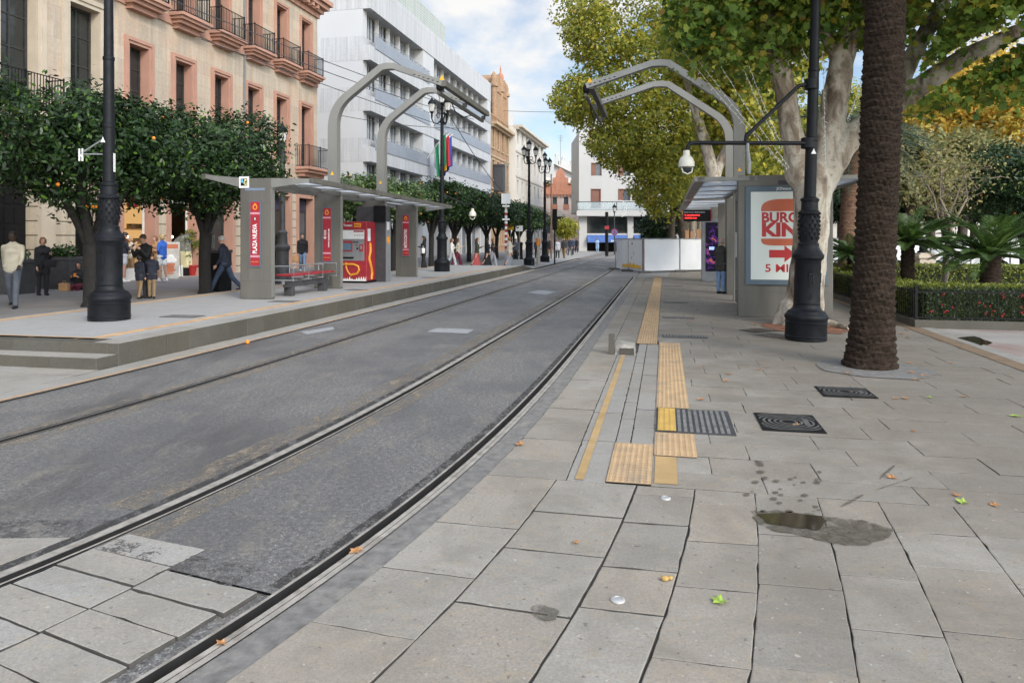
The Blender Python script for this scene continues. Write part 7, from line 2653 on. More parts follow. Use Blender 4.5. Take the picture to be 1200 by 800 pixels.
for k, (px, lb) in enumerate(((786, 'thin forked tree behind the white hoarding, left of the dark leaning trunk'), (810, 'young pale trunked tree ringed by wooden stakes, left of a pair'), (819, 'young pale trunked tree ringed by wooden stakes, right of a pair'))):
    bs = ground(px, 43 + k)
    Z = 43 + k
    tree('plane_tree', lb, 'plane tree', bs, [[(bs.x, bs.y, 0, .22), TP(px + 2, 250, Z, .18), TP(px + (6 if k == 0 else -2), 200, Z, .14), TP(px, 150, Z, .06)]],
         [E(px + 10, 190, Z, 40, 2.5, 45, 1)], 90, 26, .6, .3, SH_QUAD, M['leaf_plane'], M['bark_pale'] if k else M['bark_dark'], 'slim trees behind the hoarding', .3, keepf=lambda p: scr(p)[1] < 250)
bs = ground(771, 48)
tree('laurel_bush', 'round dark green shrub tree above the white hoarding', 'shrub', bs, [[(bs.x, bs.y, 0, .12), (bs.x, bs.y, 2, .08)]], [E(772, 268, 48, 24, 1.3, 20, 1)], 130, 34, .35, .2, SH_QUAD, M['leaf_orange'], M['bark_dark'])
bs = ground(663, 78)
tree('street_tree', 'small yellow green street tree at the far end, in front of the rose brick house', 'tree', bs, [[(bs.x, bs.y, 0, .12), (bs.x, bs.y, 3, .08)]], [E(664, 268, 78, 12, 1.3, 11, 1)], 120, 30, .38, .26, SH_QUAD, M['leaf_plane'], M['bark_dark'])

# garden trees on the right
yb_ = ground(1003, 27)
tree('topiary', 'narrow yellow conical topiary beside the thick palm trunk', 'topiary', yb_, [[(yb_.x, yb_.y, 0, .05), (yb_.x, yb_.y, 1.0, .04)]], [E(1004, 288, 27, 9, .35, 18, 1), E(1004, 265, 27, 7.5, .3, 20, 1), E(1005, 252, 27, 4, .2, 10, .5)], 110, 30, .14, .10, SH_OVAL, M['leaf_yellow'], M['bark_dark'], surf=.6)
bt_ = ground(1103, 19)
tb_ = thing('bare_tree', 'slender pale trunked garden tree with thin half bare branches', 'tree', bt_)
b = MB()
def BP(px, py): 
    p = P(px, py, 19) - bt_; return (p.x, p.y + rng.uniform(-.25, .25), p.z)
b.tube([(0, 0, 0), BP(1104, 320), BP(1108, 290), BP(1110, 272)], [.085, .075, .065, .06], 8)
tips = []
for k in range(5):
    x = 1110 + (k - 2) * 9
    q = [BP(1110, 273), BP(1110 + (k - 2) * 4, 255), BP(x, 232), BP(x + (k - 2) * 4, 205)]
    b.tube(q, [.04, .032, .024, .012], 6); tips += q[1:]
twigs = MB()
for _ in range(90):
    s = Vector(rng.choice(tips)); a = rng.uniform(0, 2 * PI); e = rng.uniform(-.1, .9); l = rng.uniform(.3, .95)
    d = Vector((math.cos(a) * math.cos(e), math.sin(a) * math.cos(e) * .7, math.sin(e)))
    m_ = s + d * l * .5 + Vector((0, 0, .05)); e_ = s + d * l
    b.tube([s, m_, e_], [.012, .008, .004], 4); tips.append(e_)
b.build('trunk', mat('bare_tree_bark', (.20, .165, .125, 1), .85, 0, .25, 6), tb_, 60)
pts = np.array([tuple(Vector(rng.choice(tips[20:])) + Vector((rng.gauss(0, .2), rng.gauss(0, .2), rng.gauss(0, .15)))) for _ in range(1100)])
leaves('crown', pts, .10, SH_OVAL, M['leaf_mixed'], tb_)

for k, (px, py, Z, rx, rz, leaf_, n, lb) in enumerate((
        (1150, 120, 44, 75, 80, 'leaf_autumn', 620, 'yellow and orange autumn tree at the right, beyond the garden'),
        (1090, 150, 50, 60, 65, 'leaf_autumn', 420, 'yellowing tree behind the bare garden tree'),
        (1215, 150, 40, 50, 60, 'leaf_autumn', 300, 'orange autumn tree cut by the right edge'),
        (1040, 190, 52, 55, 65, 'leaf_mixed', 300, 'thin olive coloured tree behind the palms'),
        (985, 160, 56, 60, 70, 'leaf_plane', 320, 'yellow green tree beyond the right shelter, behind the plane trunk'),
        (930, 190, 58, 55, 70, 'leaf_plane', 300, 'yellow green tree beyond the poster shelter'),
        (1125, 205, 36, 62, 48, 'leaf_mixed', 480, 'thin brownish tree right of the bare garden tree'),
        (1062, 200, 35, 45, 42, 'leaf_mixed', 340, 'thin olive brown tree between thick palm and bare garden tree'))):
    bs = ground(px, Z)
    tree('garden_tree', lb, 'tree', bs, [[(bs.x, bs.y, 0, .25), (bs.x + .2, bs.y, 3.5, .2), TP(px + 5, py, Z, .1)], [(bs.x + .2, bs.y, 3.2, .12), TP(px - rx * .4, py, Z, .06)]],
         [E(px, py, Z, rx, rx * Z / FPX * .7, rz * .8, 2), E(px - rx * .4, py + rz * .35, Z, rx * .6, 2, rz * .5, 1), E(px + rx * .4, py + rz * .3, Z, rx * .6, 2, rz * .5, 1), E(px + rx * .1, py - rz * .5, Z, rx * .6, 2, rz * .5, 1)],
         n, 30, .75, .30, SH_QUAD, M[leaf_], M['bark_dark'], 'trees beyond the garden', .2)
# orange trees of the garden
gl = ['garden orange tree at the right edge, full of fruit', 'dark garden orange tree behind the largest cycad', 'dark garden orange tree behind the bare tree', 'dark garden orange tree right of the thick palm trunk', 'dark garden orange tree between the two palm trunks', 'dark garden orange tree behind the second hedge, near the plane trunk', 'garden orange tree behind the hoarding at far right']
for k, (px, Z, s_, cr_) in enumerate(((1200, 27, 1.0, c2), (1150, 38, 1.05, c3), (1108, 40, 1.1, c3), (1060, 38, 1.1, c3), (1012, 40, 1.1, c3), (965, 42, 1.15, c3), (1185, 40, 1.1, c3))):
    t = orange_tree(ground(px, Z), gl[k], cr_, t3, 2.1, 2.2, 4.8 if k else 5.4, 14 if k == 0 else 8, k * .9, s_)
# far green backdrop trees so the garden does not end in sky
for k in range(9):
    px = 880 + k * 52; Z = 66 + (k % 3) * 4
    bs = ground(px, Z)
    tree('garden_tree', 'tall dark green tree at the very back of the garden', 'tree', bs, [[(bs.x, bs.y, 0, .3), (bs.x, bs.y, 6, .2)]],
         [E(px, 190, Z, 42, 3, 60, 2), E(px - 15, 225, Z, 35, 2.5, 45, 1), E(px + 15, 150, Z, 30, 2.5, 35, .8)], 200, 28, 1.0, .5, SH_QUAD, M['leaf_orange'] if k % 2 else M['leaf_mixed'], M['bark_dark'], 'back row of garden trees', .2)
# roof garden plants on the rose brick house
b = MB(); p, o = clump_pts([((.0, 1.5, 14.9), (.3, .9, .8), 1), ((0, 5.8, 14.9), (.3, 1.0, .8), 1)], 60, 20, .3, .3)
leaves('roof_plants', p, .25, SH_QUAD, M['leaf_hedge_dark'], rh, o)
# ------------------------------------------------------------------ people
SKIN = {'light': mat('skin_light', (.48, .27, .19, 1), .55, 0, .06, 8), 'mid': mat('skin_mid', (.38, .20, .13, 1), .55, 0, .06, 8), 'dark': mat('skin_dark', (.045, .025, .017, 1), .5, 0, .06, 8)}
HAIR = {'black': mat('hair_black', (.010, .008, .007, 1), .5), 'brown': mat('hair_brown', (.055, .028, .014, 1), .5, 0, .2, 20), 'auburn': mat('hair_auburn', (.19, .085, .03, 1), .5, 0, .2, 20), 'blonde': mat('hair_blonde', (.45, .31, .15, 1), .5, 0, .2, 20), 'grey': mat('hair_grey', (.42, .41, .39, 1), .55, 0, .2, 20)}
CL = {}
def cloth(name, col, rough=.85):
    if name not in CL: CL[name] = mat('cloth_' + name, col + (1,), rough, 0, .16, 7, .35, 9)
    return CL[name]
for n_, c_ in (('black', (.010, .010, .012)), ('navy', (.014, .017, .030)), ('charcoal', (.03, .03, .034)), ('beige', (.46, .42, .33)), ('white', (.68, .67, .64)), ('blue', (.035, .13, .50)), ('jeans', (.16, .25, .40)), ('darkjeans', (.035, .05, .085)), ('khaki', (.22, .15, .08)), ('maroon', (.12, .012, .03)), ('coral', (.38, .075, .07)), ('olive', (.045, .05, .028)), ('darkolive', (.035, .034, .028)), ('greyskirt', (.20, .22, .24)), ('cream', (.60, .54, .42)), ('slategrey', (.075, .085, .105)), ('lightgrey', (.42, .43, .45)), ('paleblue', (.32, .45, .60)), ('tan', (.40, .22, .10))):
    cloth(n_, c_)
EYE_M = mat('eye_dark', (.012, .01, .01, 1), .3)


def person(label, loc, heading, h=1.72, pose='stand', top='black', bottom='black', hair='brown', skin='light', hairstyle='short', legwear='trousers', shoe='black', arms='down', fine=False, female=False, lean=0.0, swing=24, coat=0.0, bald=False, head_turn=0.0, head_down=0.0, group=None, sleeves=True):
    """local +y is forward; heading in degrees clockwise from the camera's view direction"""
    t = thing('person', label, 'person', loc, -R(heading), group)
    k = h / 1.75
    vox = (.0125 if fine else .018)
    hipw, shw = (.095, .155) if female else (.088, .178)
    def FK(hip, a, b_):
        th, shn = .43, .42
        kn = hip + Vector((0, math.sin(a), -math.cos(a))) * th
        an = kn + Vector((0, math.sin(a - b_), -math.cos(a - b_))) * shn
        return kn, an
    if pose == 'walk':
        A = ((R(swing), R(6)), (R(-swing * .75), R(22)))
    elif pose == 'sit':
        A = ((R(95), R(120)), (R(88), R(115)))
    elif pose == 'crouch':
        A = ((R(100), R(130)), (R(60), R(130)))
    elif pose == 'shift':
        A = ((R(6), R(4)), (R(-4), R(8)))
    else:
        A = ((R(2), R(3)), (R(-2), R(3)))
    pel = Vector((0, 0, 0))
    legs = []
    for s, (a, b_) in zip((-1, 1), A):
        hip = pel + Vector((s * hipw, 0, -.03))
        kn, an = FK(hip, a, b_)
        legs.append((hip, kn, an))
    low = min(l[2].z for l in legs)
    lift = .085 - low
    if pose == 'sit': lift = .16
    sh = lambda v: (v + Vector((0, 0, lift))) * k
    sl = R(lean)
    def up(x, y, z):  # torso point above the pelvis, leaning forward
        return sh(Vector((x, y * math.cos(sl) + z * math.sin(sl), z * math.cos(sl) - y * math.sin(sl))))
    legs = [tuple(sh(q) for q in l) for l in legs]
    # arms
    shl = []
    for s, i in ((-1, 0), (1, 1)):
        so = up(s * shw, -.01, .438)
        am = arms[i] if isinstance(arms, (tuple, list)) else arms
        if am == 'down': a, b_, out = R(4), R(12), .10
        elif am == 'fwd': a, b_, out = R(24), R(28), .08
        elif am == 'back': a, b_, out = R(-24), R(12), .10
        elif am == 'hold': a, b_, out = R(22), R(92), -.18
        elif am == 'phone': a, b_, out = R(30), R(105), -.12
        elif am == 'hip': a, b_, out = R(-20), R(60), .55
        elif am == 'pocket': a, b_, out = R(-8), R(38), .12
        a += sl * .4
        d1 = Vector((s * (.10 if am != 'hip' else .5), math.sin(a), -math.cos(a))).normalized()
        el = so + d1 * .285 * k
        inn = -s * (.30 if am in ('hold', 'phone') else (.75 if am == 'hip' else .02))
        d2 = Vector((inn, math.sin(a + b_), -math.cos(a + b_))).normalized()
        wr = el + d2 * .25 * k
        shl.append((so, el, wr, d2, s))
    neck, head = up(0, -.005, .52), up(0, .02, .685)
    headR = Matrix.Rotation(-R(head_turn), 4, 'Z') @ Matrix.Rotation(-R(head_down), 4, 'X')
    hp = lambda x, y, z: head + headR @ (Vector((x, y, z)) * k)

    def torso(b, g):
        b.caps(up(-hipw, 0, -.02), up(hipw, 0, -.02), (.105 + g) * k, (.105 + g) * k)
        b.caps(up(0, .0, 0), up(0, .005, .22), (.118 + g) * k, (.112 + g) * k)
        b.caps(up(-.05, 0, .1), up(.05, 0, .1), (.10 + g) * k, (.10 + g) * k)
        b.caps(up(-shw * .42, .005, .34), up(shw * .42, .005, .34), (.118 + g) * k, (.118 + g) * k)
        b.caps(up(-shw * .78, -.008, .425), up(shw * .78, -.008, .425), (.060 + g) * k, (.060 + g) * k)
        for s in (-1, 1): b.caps(up(s * shw * .8, -.012, .435), up(s * .02, -.01, .515), (.046 + g) * k, (.048 + g) * k)
        if female:
            for s in (-1, 1): b.ball(up(s * .07, .085, .33), (.062 + g) * k, 10, 7)

    def arm(b, a, g, hand=True, stop=1.0):
        so, el, wr, d2, s = a
        b.caps(so, el, (.052 + g) * k, (.042 + g) * k)
        b.caps(el, el.lerp(wr, stop), (.041 + g) * k, (.030 + g) * k)
        if hand:
            side = Vector((s, 0, 0))
            fwd = Vector((0, 1, 0)) - d2 * d2.y
            if fwd.length < .2: fwd = Vector((0, 0, 1))
            fwd.normalize(); nrm = d2.cross(fwd).normalized()
            b.caps(wr, wr + d2 * .085 * k, .026 * k, .034 * k, 8)
            b.caps(wr + d2 * .06 * k - fwd * .018 * k, wr + d2 * .06 * k + fwd * .018 * k, .026 * k, .026 * k, 8)
            if fine:
                curl = nrm * (-s) * .0
                for q, ln in ((-1.5, .058), (-.5, .072), (.5, .078), (1.5, .070)):
                    p0 = wr + d2 * .085 * k + fwd * q * .0165 * k
                    inw = Vector((-s * .35, 0, 0))
                    p1 = p0 + (d2 + inw * .4).normalized() * ln * .5 * k; p2 = p1 + (d2 + inw * 1.6).normalized() * ln * .5 * k
                    b.caps(p0, p1, .0105 * k, .0095 * k, 7); b.caps(p1, p2, .0095 * k, .008 * k, 7)
                p0 = wr + d2 * .035 * k + fwd * .026 * k
                p1 = p0 + (d2 * .7 + fwd * .7).normalized() * .035 * k
                b.caps(p0, p1, .013 * k, .011 * k, 7); b.caps(p1, p1 + (d2 + fwd * .15).normalized() * .03 * k, .011 * k, .009 * k, 7)
            else:
                b.caps(wr + d2 * .08 * k, wr + d2 * .15 * k + Vector((-s * .015, 0, 0)), .028 * k, .018 * k, 7)
                b.caps(wr + d2 * .03 * k + fwd * .02 * k, wr + d2 * .09 * k + fwd * .045 * k, .013 * k, .011 * k, 6)

    def leg(b, l, g, foot=True):
        hip, kn, an = l
        b.caps(hip, kn, (.088 + g) * k, (.056 + g) * k)
        mid_ = kn.lerp(an, .32) + Vector((0, -.012 * k, 0))
        b.caps(kn, mid_, (.054 + g) * k, (.054 + g) * k); b.caps(mid_, an, (.052 + g) * k, (.036 + g) * k)

    body = MB()
    torso(body, 0)
    for a in shl: arm(body, a, 0)
    for l in legs:
        leg(body, l, 0)
        hip, kn, an = l
        body.caps(an + Vector((0, -.03, -.045)) * k, an + Vector((0, .13, -.055)) * k, .036 * k, .028 * k)
    body.caps(neck - (head - neck) * .3, head, .052 * k, .05 * k)
    # head: skull, jaw, nose, ears, brow
    for c, r in (((0, -.012, .02), (.074, .092, .088)), ((0, .012, -.035), (.060, .072, .075)), ((0, .038, -.075), (.036, .034, .034))):
        q = MB(Matrix.Translation(head) @ headR @ Matrix.Diagonal((k, k, k, 1))); q.ball(c, r, 14, 10); body.add(q.v, q.f)
    q = MB(Matrix.Translation(head) @ headR @ Matrix.Diagonal((k, k, k, 1)))
    q.caps((0, .080, .005), (0, .100, -.028), .011, .016, 7); q.caps((-.03, .076, .018), (.03, .076, .018), .012, .012, 7); q.caps((-.02, .075, -.062), (.02, .075, -.062), .010, .010, 7)
    for s in (-1, 1): q.ball((s * .074, -.005, -.01), (.012, .022, .032), 7, 6)
    body.add(q.v, q.f)
    remeshed(body, 'body', SKIN[skin], t, vox * k, 3, .4)
    q = MB(Matrix.Translation(head) @ headR @ Matrix.Diagonal((k, k, k, 1)))
    for s in (-1, 1): q.ball((s * .030, .0785, .002), (.011, .007, .007), 8, 6)
    q.build('eyes', EYE_M, t, 60)
    # clothes
    b = MB()
    g = .011
    torso(b, g)
    # the cloth hangs straight from chest to hem instead of following the waist
    for s in (-1, 1): b.caps(up(s * shw * .42, .0, .36), up(s * hipw * .75, .0, -.06), .112 * k, (.112 if not female else .118) * k)
    b.caps(up(-hipw * .75, 0, -.06), up(hipw * .75, 0, -.06), .115 * k, .115 * k)
    if coat:
        for l in legs:
            hip, kn, an = l
            e = hip.lerp(kn, min(1, coat))
            b.caps(hip, e, (.108) * k, (.105 if not female else .115) * k)
        b.caps(legs[0][0].lerp(legs[0][1], coat * .9), legs[1][0].lerp(legs[1][1], coat * .9), .10 * k, .10 * k)
    if sleeves:
        for a in shl: arm(b, a, .009 if coat == 0 else .014, False, .97)
    b.caps(neck - (head - neck) * .25, neck + (head - neck) * .12, .068 * k, .06 * k)
    remeshed(b, 'jacket' if sleeves else 'top', CL[top], t, .017 * k, 9)
    b = MB()
    if legwear == 'trousers' or legwear == 'wide':
        w = .012 if legwear == 'trousers' else .03
        b.caps(up(-hipw, 0, -.02), up(hipw, 0, -.02), .115 * k, .115 * k)
        for l in legs:
            hip, kn, an = l
            b.caps(hip, kn, (.092 + w * .6) * k, (.060 + w) * k); b.caps(kn, an + Vector((0, 0, .0)), (.060 + w) * k, (.047 + w * (2.2 if legwear == 'wide' else 1)) * k)
        remeshed(b, 'trousers', CL[bottom], t, .017 * k, 4)
    elif legwear == 'shorts':
        b.caps(up(-hipw, 0, -.02), up(hipw, 0, -.02), .117 * k, .117 * k)
        for l in legs:
            hip, kn, an = l
            b.caps(hip, hip.lerp(kn, .62), .10 * k, .095 * k)
        remeshed(b, 'shorts', CL[bottom], t, .016 * k, 4)
    elif legwear == 'skirt':
        cx_ = up(0, 0, .02); n = 28
        mid_ = (legs[0][2] + legs[1][2]) / 2
        prof = []
        verts, faces = [], []
        for i in range(9):
            s = i / 8
            c = cx_.lerp(Vector((mid_.x, mid_.y, .10 * k)), s)
            for j in range(n):
                a = 2 * PI * j / n
                r = (.135 + .10 * s ** 1.2) * k * (1 + .07 * s * math.sin(9 * a))
                yy = 1.0 + .25 * s if pose == 'walk' else .95
                verts.append((c.x + r * math.cos(a) * .9, c.y + r * math.sin(a) * yy, c.z))
        for i in range(8):
            for j in range(n): faces.append((i * n + j, i * n + (j + 1) % n, (i + 1) * n + (j + 1) % n, (i + 1) * n + j))
        b.add(verts, faces); b.build('skirt', CL[bottom], t, 80)
    for l in legs:
        b = MB(); an = l[2]
        b.caps(an + Vector((0, -.035, -.045)) * k, an + Vector((0, .15, -.055)) * k, .045 * k, .034 * k)
        b.caps(an + Vector((0, 0, -.02)) * k, an + Vector((0, 0, .03)) * k, .05 * k, .045 * k)
        # flat sole
        b.v = [(x, y, max(z, an.z - .085 * k)) for x, y, z in b.v]
        b.build('shoe', CL[shoe], t, 60)
    # hair
    if not bald or hair == 'grey':
        q = MB(Matrix.Translation(head) @ headR @ Matrix.Diagonal((k, k, k, 1)))
        if hairstyle != 'bald':
            q.ball((0, -.022, .034), (.083, .094, .086), 16, 10)
            q.ball((0, .035, .078), (.06, .045, .03), 10, 7)
            for s in (-1, 1): q.ball((s * .066, -.02, .0), (.018, .05, .045), 8, 6)
            if hairstyle in ('bob', 'long'):
                q.ball((0, -.05, -.02), (.092, .07, .10), 14, 9)
                for s in (-1, 1): q.caps((s * .076, .005, .03), (s * .074, .0, -.075), .024, .024, 8)
            if hairstyle == 'long':
                q.caps((0, -.085, -.03), (0, -.10, -.26), .075, .05, 10)
                for s in (-1, 1): q.caps((s * .07, -.03, -.05), (s * .08, -.02, -.24), .032, .022, 8)
        else:
            for s in (-1, 1): q.ball((s * .068, -.03, -.005), (.014, .05, .035), 8, 6)
            q.ball((0, -.07, -.01), (.06, .03, .04), 8, 6)
        remeshed(q, 'hair', HAIR[hair], t, .012, 3, .4)
    t['_k'] = k
    return t, dict(shl=shl, up=up, k=k, head=head, hp=hp, legs=legs)


def bag(label, person_t, pos, size, m, strap=None, cat='bag'):
    o = person_t.matrix_basis @ Vector(pos)
    t = thing('handbag', label, cat, o, person_t.rotation_euler.z)
    b = MB(); sx, sy, sz = size; b.bbox(-sx / 2, sx / 2, -sy / 2, sy / 2, -sz, 0, min(size) * .25); b.build('bag_body', m, t, 40)
    b = MB(); b.tube([(-sx * .3, 0, -.02), (-sx * .25, 0, .10), (sx * .25, 0, .10), (sx * .3, 0, -.02)], .009, 5); b.build('handle', m, t)
    return t


ZS = .148
mm = lambda t: t  # noqa
t, i = person('man in a cream jacket and slate trousers walking at the far left', G(15, 361, ZS), 160, 1.76, 'walk', 'beige', 'slategrey', 'black', 'dark', 'short', arms=('fwd', 'back'), fine=True, swing=13)
t, i = person('woman with auburn bob in a dark padded coat standing by the box planter', G(50, 346, ZS), 130, 1.62, 'stand', 'black', 'black', 'auburn', 'light', 'bob', arms=('hold', 'down'), fine=True, female=True, coat=.55)
bag('black handbag held by the woman in the dark coat', t, (-.12, .22, 1.0), (.3, .12, .22), CL['black'])
t, i = person('woman in head scarf and dark red skirt sitting on the pavement holding a cup', G(93, 339.5, ZS), 170, 1.6, 'sit', 'black', 'maroon', 'black', 'mid', 'bob', arms='hold', fine=True, female=True, lean=4)
t2 = thing('paper_cup', 'orange cup held by the seated woman', 'cup', t.matrix_basis @ Vector((0, .34, .42)))
b = MB(); b.lathe([(.035, 0), (.045, .11)], 14); b.build('cup', M['orange_fruit'], t2, 40)
t2 = thing('paper_bag', 'small tan bag on the pavement in front of the seated woman', 'bag', t.matrix_basis @ Vector((.22, .52, .0)))
b = MB(); b.bbox(-.14, .14, -.08, .08, 0, .24, .02); b.build('sack', CL['tan'], t2)
b = MB(); b.tube([(-.05, 0, .24), (-.04, 0, .3), (.04, 0, .3), (.05, 0, .24)], .008, 5); b.build('handle', CL['tan'], t2)
t, i = person('young man in dark sweater and pale shorts looking at a phone by the shop', G(146, 330.5, ZS), 60, 1.80, 'stand', 'navy', 'lightgrey', 'black', 'light', 'short', legwear='shorts', shoe='white', arms='phone', fine=True, head_down=22)
t, i = person('person with blond hair and cream top behind the young man in shorts', G(153, 327.5, ZS), 200, 1.66, 'stand', 'cream', 'khaki', 'blonde', 'light', 'bob', arms='hold', female=True)
t, i = person('grey haired adult in black bending over two children', G(172, 349, ZS), 195, 1.70, 'stand', 'black', 'charcoal', 'brown', 'light', 'short', arms='phone', fine=True, head_down=34, lean=10, coat=.4)
t, i = person('small child in navy coat and khaki trousers, left one of two', G(163.5, 350, ZS), 20, 1.15, 'shift', 'navy', 'khaki', 'black', 'light', 'bob', arms='down', fine=True, coat=.35)
t, i = person('small child in navy coat and khaki trousers, right one of two', G(178, 349.5, ZS), 340, 1.20, 'shift', 'navy', 'khaki', 'brown', 'light', 'short', arms='hold', fine=True, coat=.35)
t, i = person('blonde woman in a blue top and white shorts by the ice cream board', G(190, 330, ZS), 290, 1.74, 'shift', 'blue', 'white', 'blonde', 'light', 'bob', legwear='shorts', shoe='white', arms=('hip', 'hold'), fine=True, female=True)
t, i = person('person in a tan top half hidden beside the blonde woman in blue', G(182, 328, ZS), 200, 1.68, 'stand', 'tan', 'khaki', 'auburn', 'light', 'bob', arms='hold', female=True)
t, i = person('white haired old man in dark clothes striding beside the first shelter pillar', G(264, 343, ZS), 272, 1.76, 'walk', 'navy', 'darkjeans', 'grey', 'light', 'short', arms=('pocket', 'back'), fine=True, lean=9, swing=30, head_down=10)
t, i = person('person in black standing behind the red bench', G(326, 331, ZS), 15, 1.76, 'stand', 'black', 'charcoal', 'black', 'light', 'bob', arms='pocket', coat=.3)
t, i = person('man in black jacket and light jeans carrying a bag, seen over the red bench', G(354.5, 319, ZS), 165, 1.82, 'walk', 'black', 'jeans', 'black', 'light', 'short', shoe='white', arms='down', swing=14)
bag('brown paper bag carried beside the man in light jeans', t, (.30, .05, .82), (.3, .14, .34), CL['tan'])
t, i = person('dark haired woman in black with a white bag beyond the last shelter pillar', G(496.5, 317.5, ZS), 250, 1.70, 'shift', 'black', 'black', 'black', 'light', 'long', legwear='wide', arms=('hold', 'down'), female=True)
bag('white shoulder bag of the woman in black by the last pillar', t, (-.24, .10, 1.12), (.34, .16, .26), CL['white'])
far = [
    ('woman in white jacket and pale trousers walking just beyond the far platform lamp', 529.5, 312.5, 100, 'white', 'lightgrey', 'auburn', 'long', 'wide', 1.66),
    ('woman in cream jacket and maroon trousers walking beyond the far platform lamp', 536.5, 312.3, 75, 'cream', 'maroon', 'brown', 'long', 'wide', 1.66),
    ('woman in an olive jacket and long coral skirt walking under the orange trees', 559, 313, 85, 'olive', 'coral', 'brown', 'long', 'skirt', 1.68),
    ('woman in a black jacket and long black skirt walking under the orange trees', 571.5, 313, 85, 'black', 'black', 'black', 'long', 'skirt', 1.68),
    ('person in dark jacket and pale trousers beside the woman in the long black skirt', 577.5, 312, 85, 'charcoal', 'lightgrey', 'auburn', 'bob', 'wide', 1.66),
    ('woman in a beige top and wide grey skirt standing by the taped pole', 597, 313.8, 60, 'cream', 'greyskirt', 'auburn', 'bob', 'skirt', 1.74),
]
for lb, px, py, hd, tp_, bt_c, hr, hs_, lw, hh in far:
    person(lb, G(px, py, .10), hd, hh, 'walk', tp_, bt_c, hr, 'light', hs_, legwear=lw, arms=('hold', 'down'), female=True, swing=18)
grp = [
    ('man in black top and tan trousers, leftmost of the far walking group', 644, 303.2, 'black', 'khaki', 'brown', 'short', False, 1.80),
    ('woman in a pale grey jacket and dark trousers in the far walking group', 653.5, 303, 'lightgrey', 'black', 'brown', 'bob', True, 1.70),
    ('man in a black jacket and beige trousers in the middle of the far walking group', 661, 303, 'charcoal', 'khaki', 'black', 'short', False, 1.82),
    ('man in a navy jacket just right of the middle of the far walking group', 668, 300, 'navy', 'slategrey', 'brown', 'short', False, 1.84),
    ('person in a dark coat, rightmost of the far walking group', 675.5, 296.5, 'black', 'black', 'black', 'bob', True, 1.76),
    ('person in navy beside the rightmost dark coat in the far group', 671, 299, 'darkjeans', 'charcoal', 'brown', 'short', False, 1.80),
    ('person in grey partly hidden behind the taped pole', 604.5, 306, 'slategrey', 'charcoal', 'black', 'short', False, 1.72),
    ('person in dark clothes walking far off between the two far lamps', 629, 303.5, 'charcoal', 'black', 'brown', 'short', False, 1.74)]
for k, (lb, px, py, tp_, bt_c, hr, hs_, fm_, hh) in enumerate(grp):
    person(lb, G(px, py, .0), 180 + (k % 3 - 1) * 14, hh, 'walk', tp_, bt_c, hr, 'light', hs_, arms='down', female=fm_, swing=18, coat=.3 if k in (1, 4) else 0)
person('person in a long pale blue coat in front of the white corner building', G(700, 296.2, 0), 200, 1.75, 'stand', 'paleblue', 'paleblue', 'brown', 'light', 'bob', arms='hold', female=True, coat=.9)
# man leaning at the shelter
t, i = person('bald man in a dark padded jacket and jeans waiting behind the poster shelter', G(845, 344, 0), 40, 1.74, 'stand', 'darkolive', 'jeans', 'grey', 'light', 'bald', arms='phone', fine=True, lean=2, head_down=12, coat=.4)
# person behind the garden hedge
t, i = person('dark skinned person in black crouching behind the second garden hedge', ground(1182, 27), 270, 1.7, 'crouch', 'black', 'black', 'black', 'dark', 'short', arms='fwd', lean=30)

# ------------------------------------------------------------------ daylight
w = bpy.data.worlds.new('World'); scene.world = w; w.use_nodes = True
nt = w.node_tree
bg = nt.nodes['Background']
SUN_EL, SUN_AZ = R(33), R(146)     # azimuth clockwise from the view direction
sky = nt.nodes.new('ShaderNodeTexSky'); sky.sky_type = 'NISHITA'; sky.sun_disc = False
sky.sun_elevation = SUN_EL; sky.sun_rotation = SUN_AZ
sky.air_density = 1.0; sky.dust_density = .6; sky.ozone_density = 1.2
tc = nt.nodes.new('ShaderNodeTexCoord')
def wn(typ, **kw):
    x = nt.nodes.new(typ)
    for k, v in kw.items(): setattr(x, k, v)
    return x
mp = wn('ShaderNodeMapping'); mp.inputs['Scale'].default_value = (1, 1, 2.1); mp.inputs['Location'].default_value = (1.3, .2, .3)
nt.links.new(tc.outputs['Generated'], mp.inputs['Vector'])
n1 = wn('ShaderNodeTexNoise'); n1.inputs['Scale'].default_value = 2.6; n1.inputs['Detail'].default_value = 9; n1.inputs['Roughness'].default_value = .55; n1.inputs['Distortion'].default_value = .35
nt.links.new(mp.outputs['Vector'], n1.inputs['Vector'])
cr = wn('ShaderNodeValToRGB'); cr.color_ramp.elements[0].position = .48; cr.color_ramp.elements[0].color = (.06, .06, .06, 1); cr.color_ramp.elements[1].position = .59
nt.links.new(n1.outputs['Fac'], cr.inputs['Fac'])
n2 = wn('ShaderNodeTexNoise'); n2.inputs['Scale'].default_value = 5; n2.inputs['Detail'].default_value = 6
nt.links.new(mp.outputs['Vector'], n2.inputs['Vector'])
cc = wn('ShaderNodeValToRGB'); cc.color_ramp.elements[0].position = .35; cc.color_ramp.elements[0].color = (5.7, 5.75, 5.85, 1); cc.color_ramp.elements[1].position = .62; cc.color_ramp.elements[1].color = (6.2, 6.1, 5.85, 1)
nt.links.new(n2.outputs['Fac'], cc.inputs['Fac'])
mx = wn('ShaderNodeMix', data_type='RGBA')
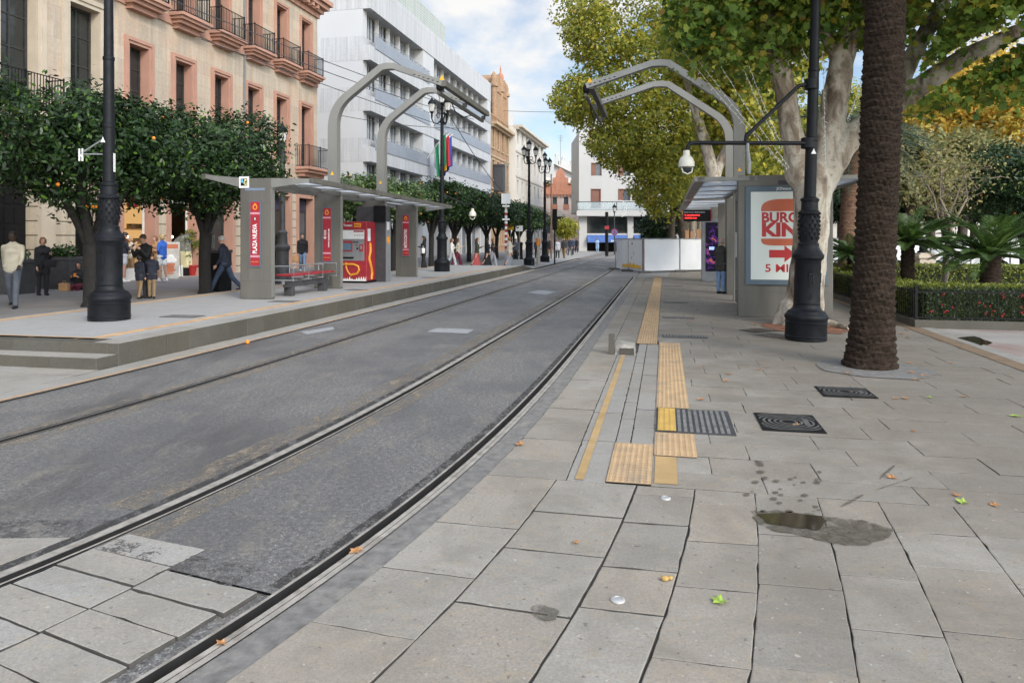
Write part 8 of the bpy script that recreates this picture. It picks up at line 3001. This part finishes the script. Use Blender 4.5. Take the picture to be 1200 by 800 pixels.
# thin cloud glowing round the hidden sun
dp_ = wn('ShaderNodeVectorMath', operation='DOT_PRODUCT'); dp_.inputs[1].default_value = (math.sin(SUN_AZ) * math.cos(SUN_EL), math.cos(SUN_AZ) * math.cos(SUN_EL), math.sin(SUN_EL))
nt.links.new(tc.outputs['Generated'], dp_.inputs[0])
m1 = wn('ShaderNodeMath', operation='MULTIPLY_ADD'); m1.inputs[1].default_value = .5; m1.inputs[2].default_value = .5; nt.links.new(dp_.outputs['Value'], m1.inputs[0])
m2 = wn('ShaderNodeMath', operation='POWER'); m2.inputs[1].default_value = 3.0; nt.links.new(m1.outputs[0], m2.inputs[0])
m3 = wn('ShaderNodeMath', operation='MULTIPLY_ADD'); m3.inputs[1].default_value = 2.6; m3.inputs[2].default_value = 1.0; nt.links.new(m2.outputs[0], m3.inputs[0])
gl_ = wn('ShaderNodeVectorMath', operation='SCALE'); nt.links.new(mx.outputs[2], gl_.inputs[0]); nt.links.new(m3.outputs[0], gl_.inputs['Scale'])
nt.links.new(cr.outputs['Color'], mx.inputs[0]); nt.links.new(sky.outputs['Color'], mx.inputs[6]); nt.links.new(cc.outputs['Color'], mx.inputs[7])
nt.links.new(gl_.outputs[0], bg.inputs['Color'])
bg.inputs['Strength'].default_value = .10
sl = bpy.data.lights.new('sun', 'SUN'); sl.energy = 1.5; sl.angle = R(16); sl.color = (1, .93, .82)
so = bpy.data.objects.new('sun', sl); COL.objects.link(so)
sd = Vector((math.sin(SUN_AZ) * math.cos(SUN_EL), math.cos(SUN_AZ) * math.cos(SUN_EL), math.sin(SUN_EL)))
so.rotation_euler = (-sd).to_track_quat('-Z', 'Y').to_euler()
so.location = sd * 60

# ------------------------------------------------------------------ camera
cam = bpy.data.cameras.new('camera'); co = bpy.data.objects.new('camera', cam); COL.objects.link(co)
co.location = (0, 0, EYE); co.rotation_euler = (R(90), 0, 0)
cam.sensor_width = 36; cam.lens = 36 * FPX / 1200; cam.shift_y = -(400 - HOR) / 1200
cam.clip_start = .05; cam.clip_end = 3000
scene.camera = co
scene.render.resolution_x = 1024; scene.render.resolution_y = 682
scene.view_settings.view_transform = 'Standard'; scene.view_settings.look = 'None'
scene.view_settings.exposure = .66; scene.view_settings.gamma = 1.0

bpy.data.scenes.remove(TMP)
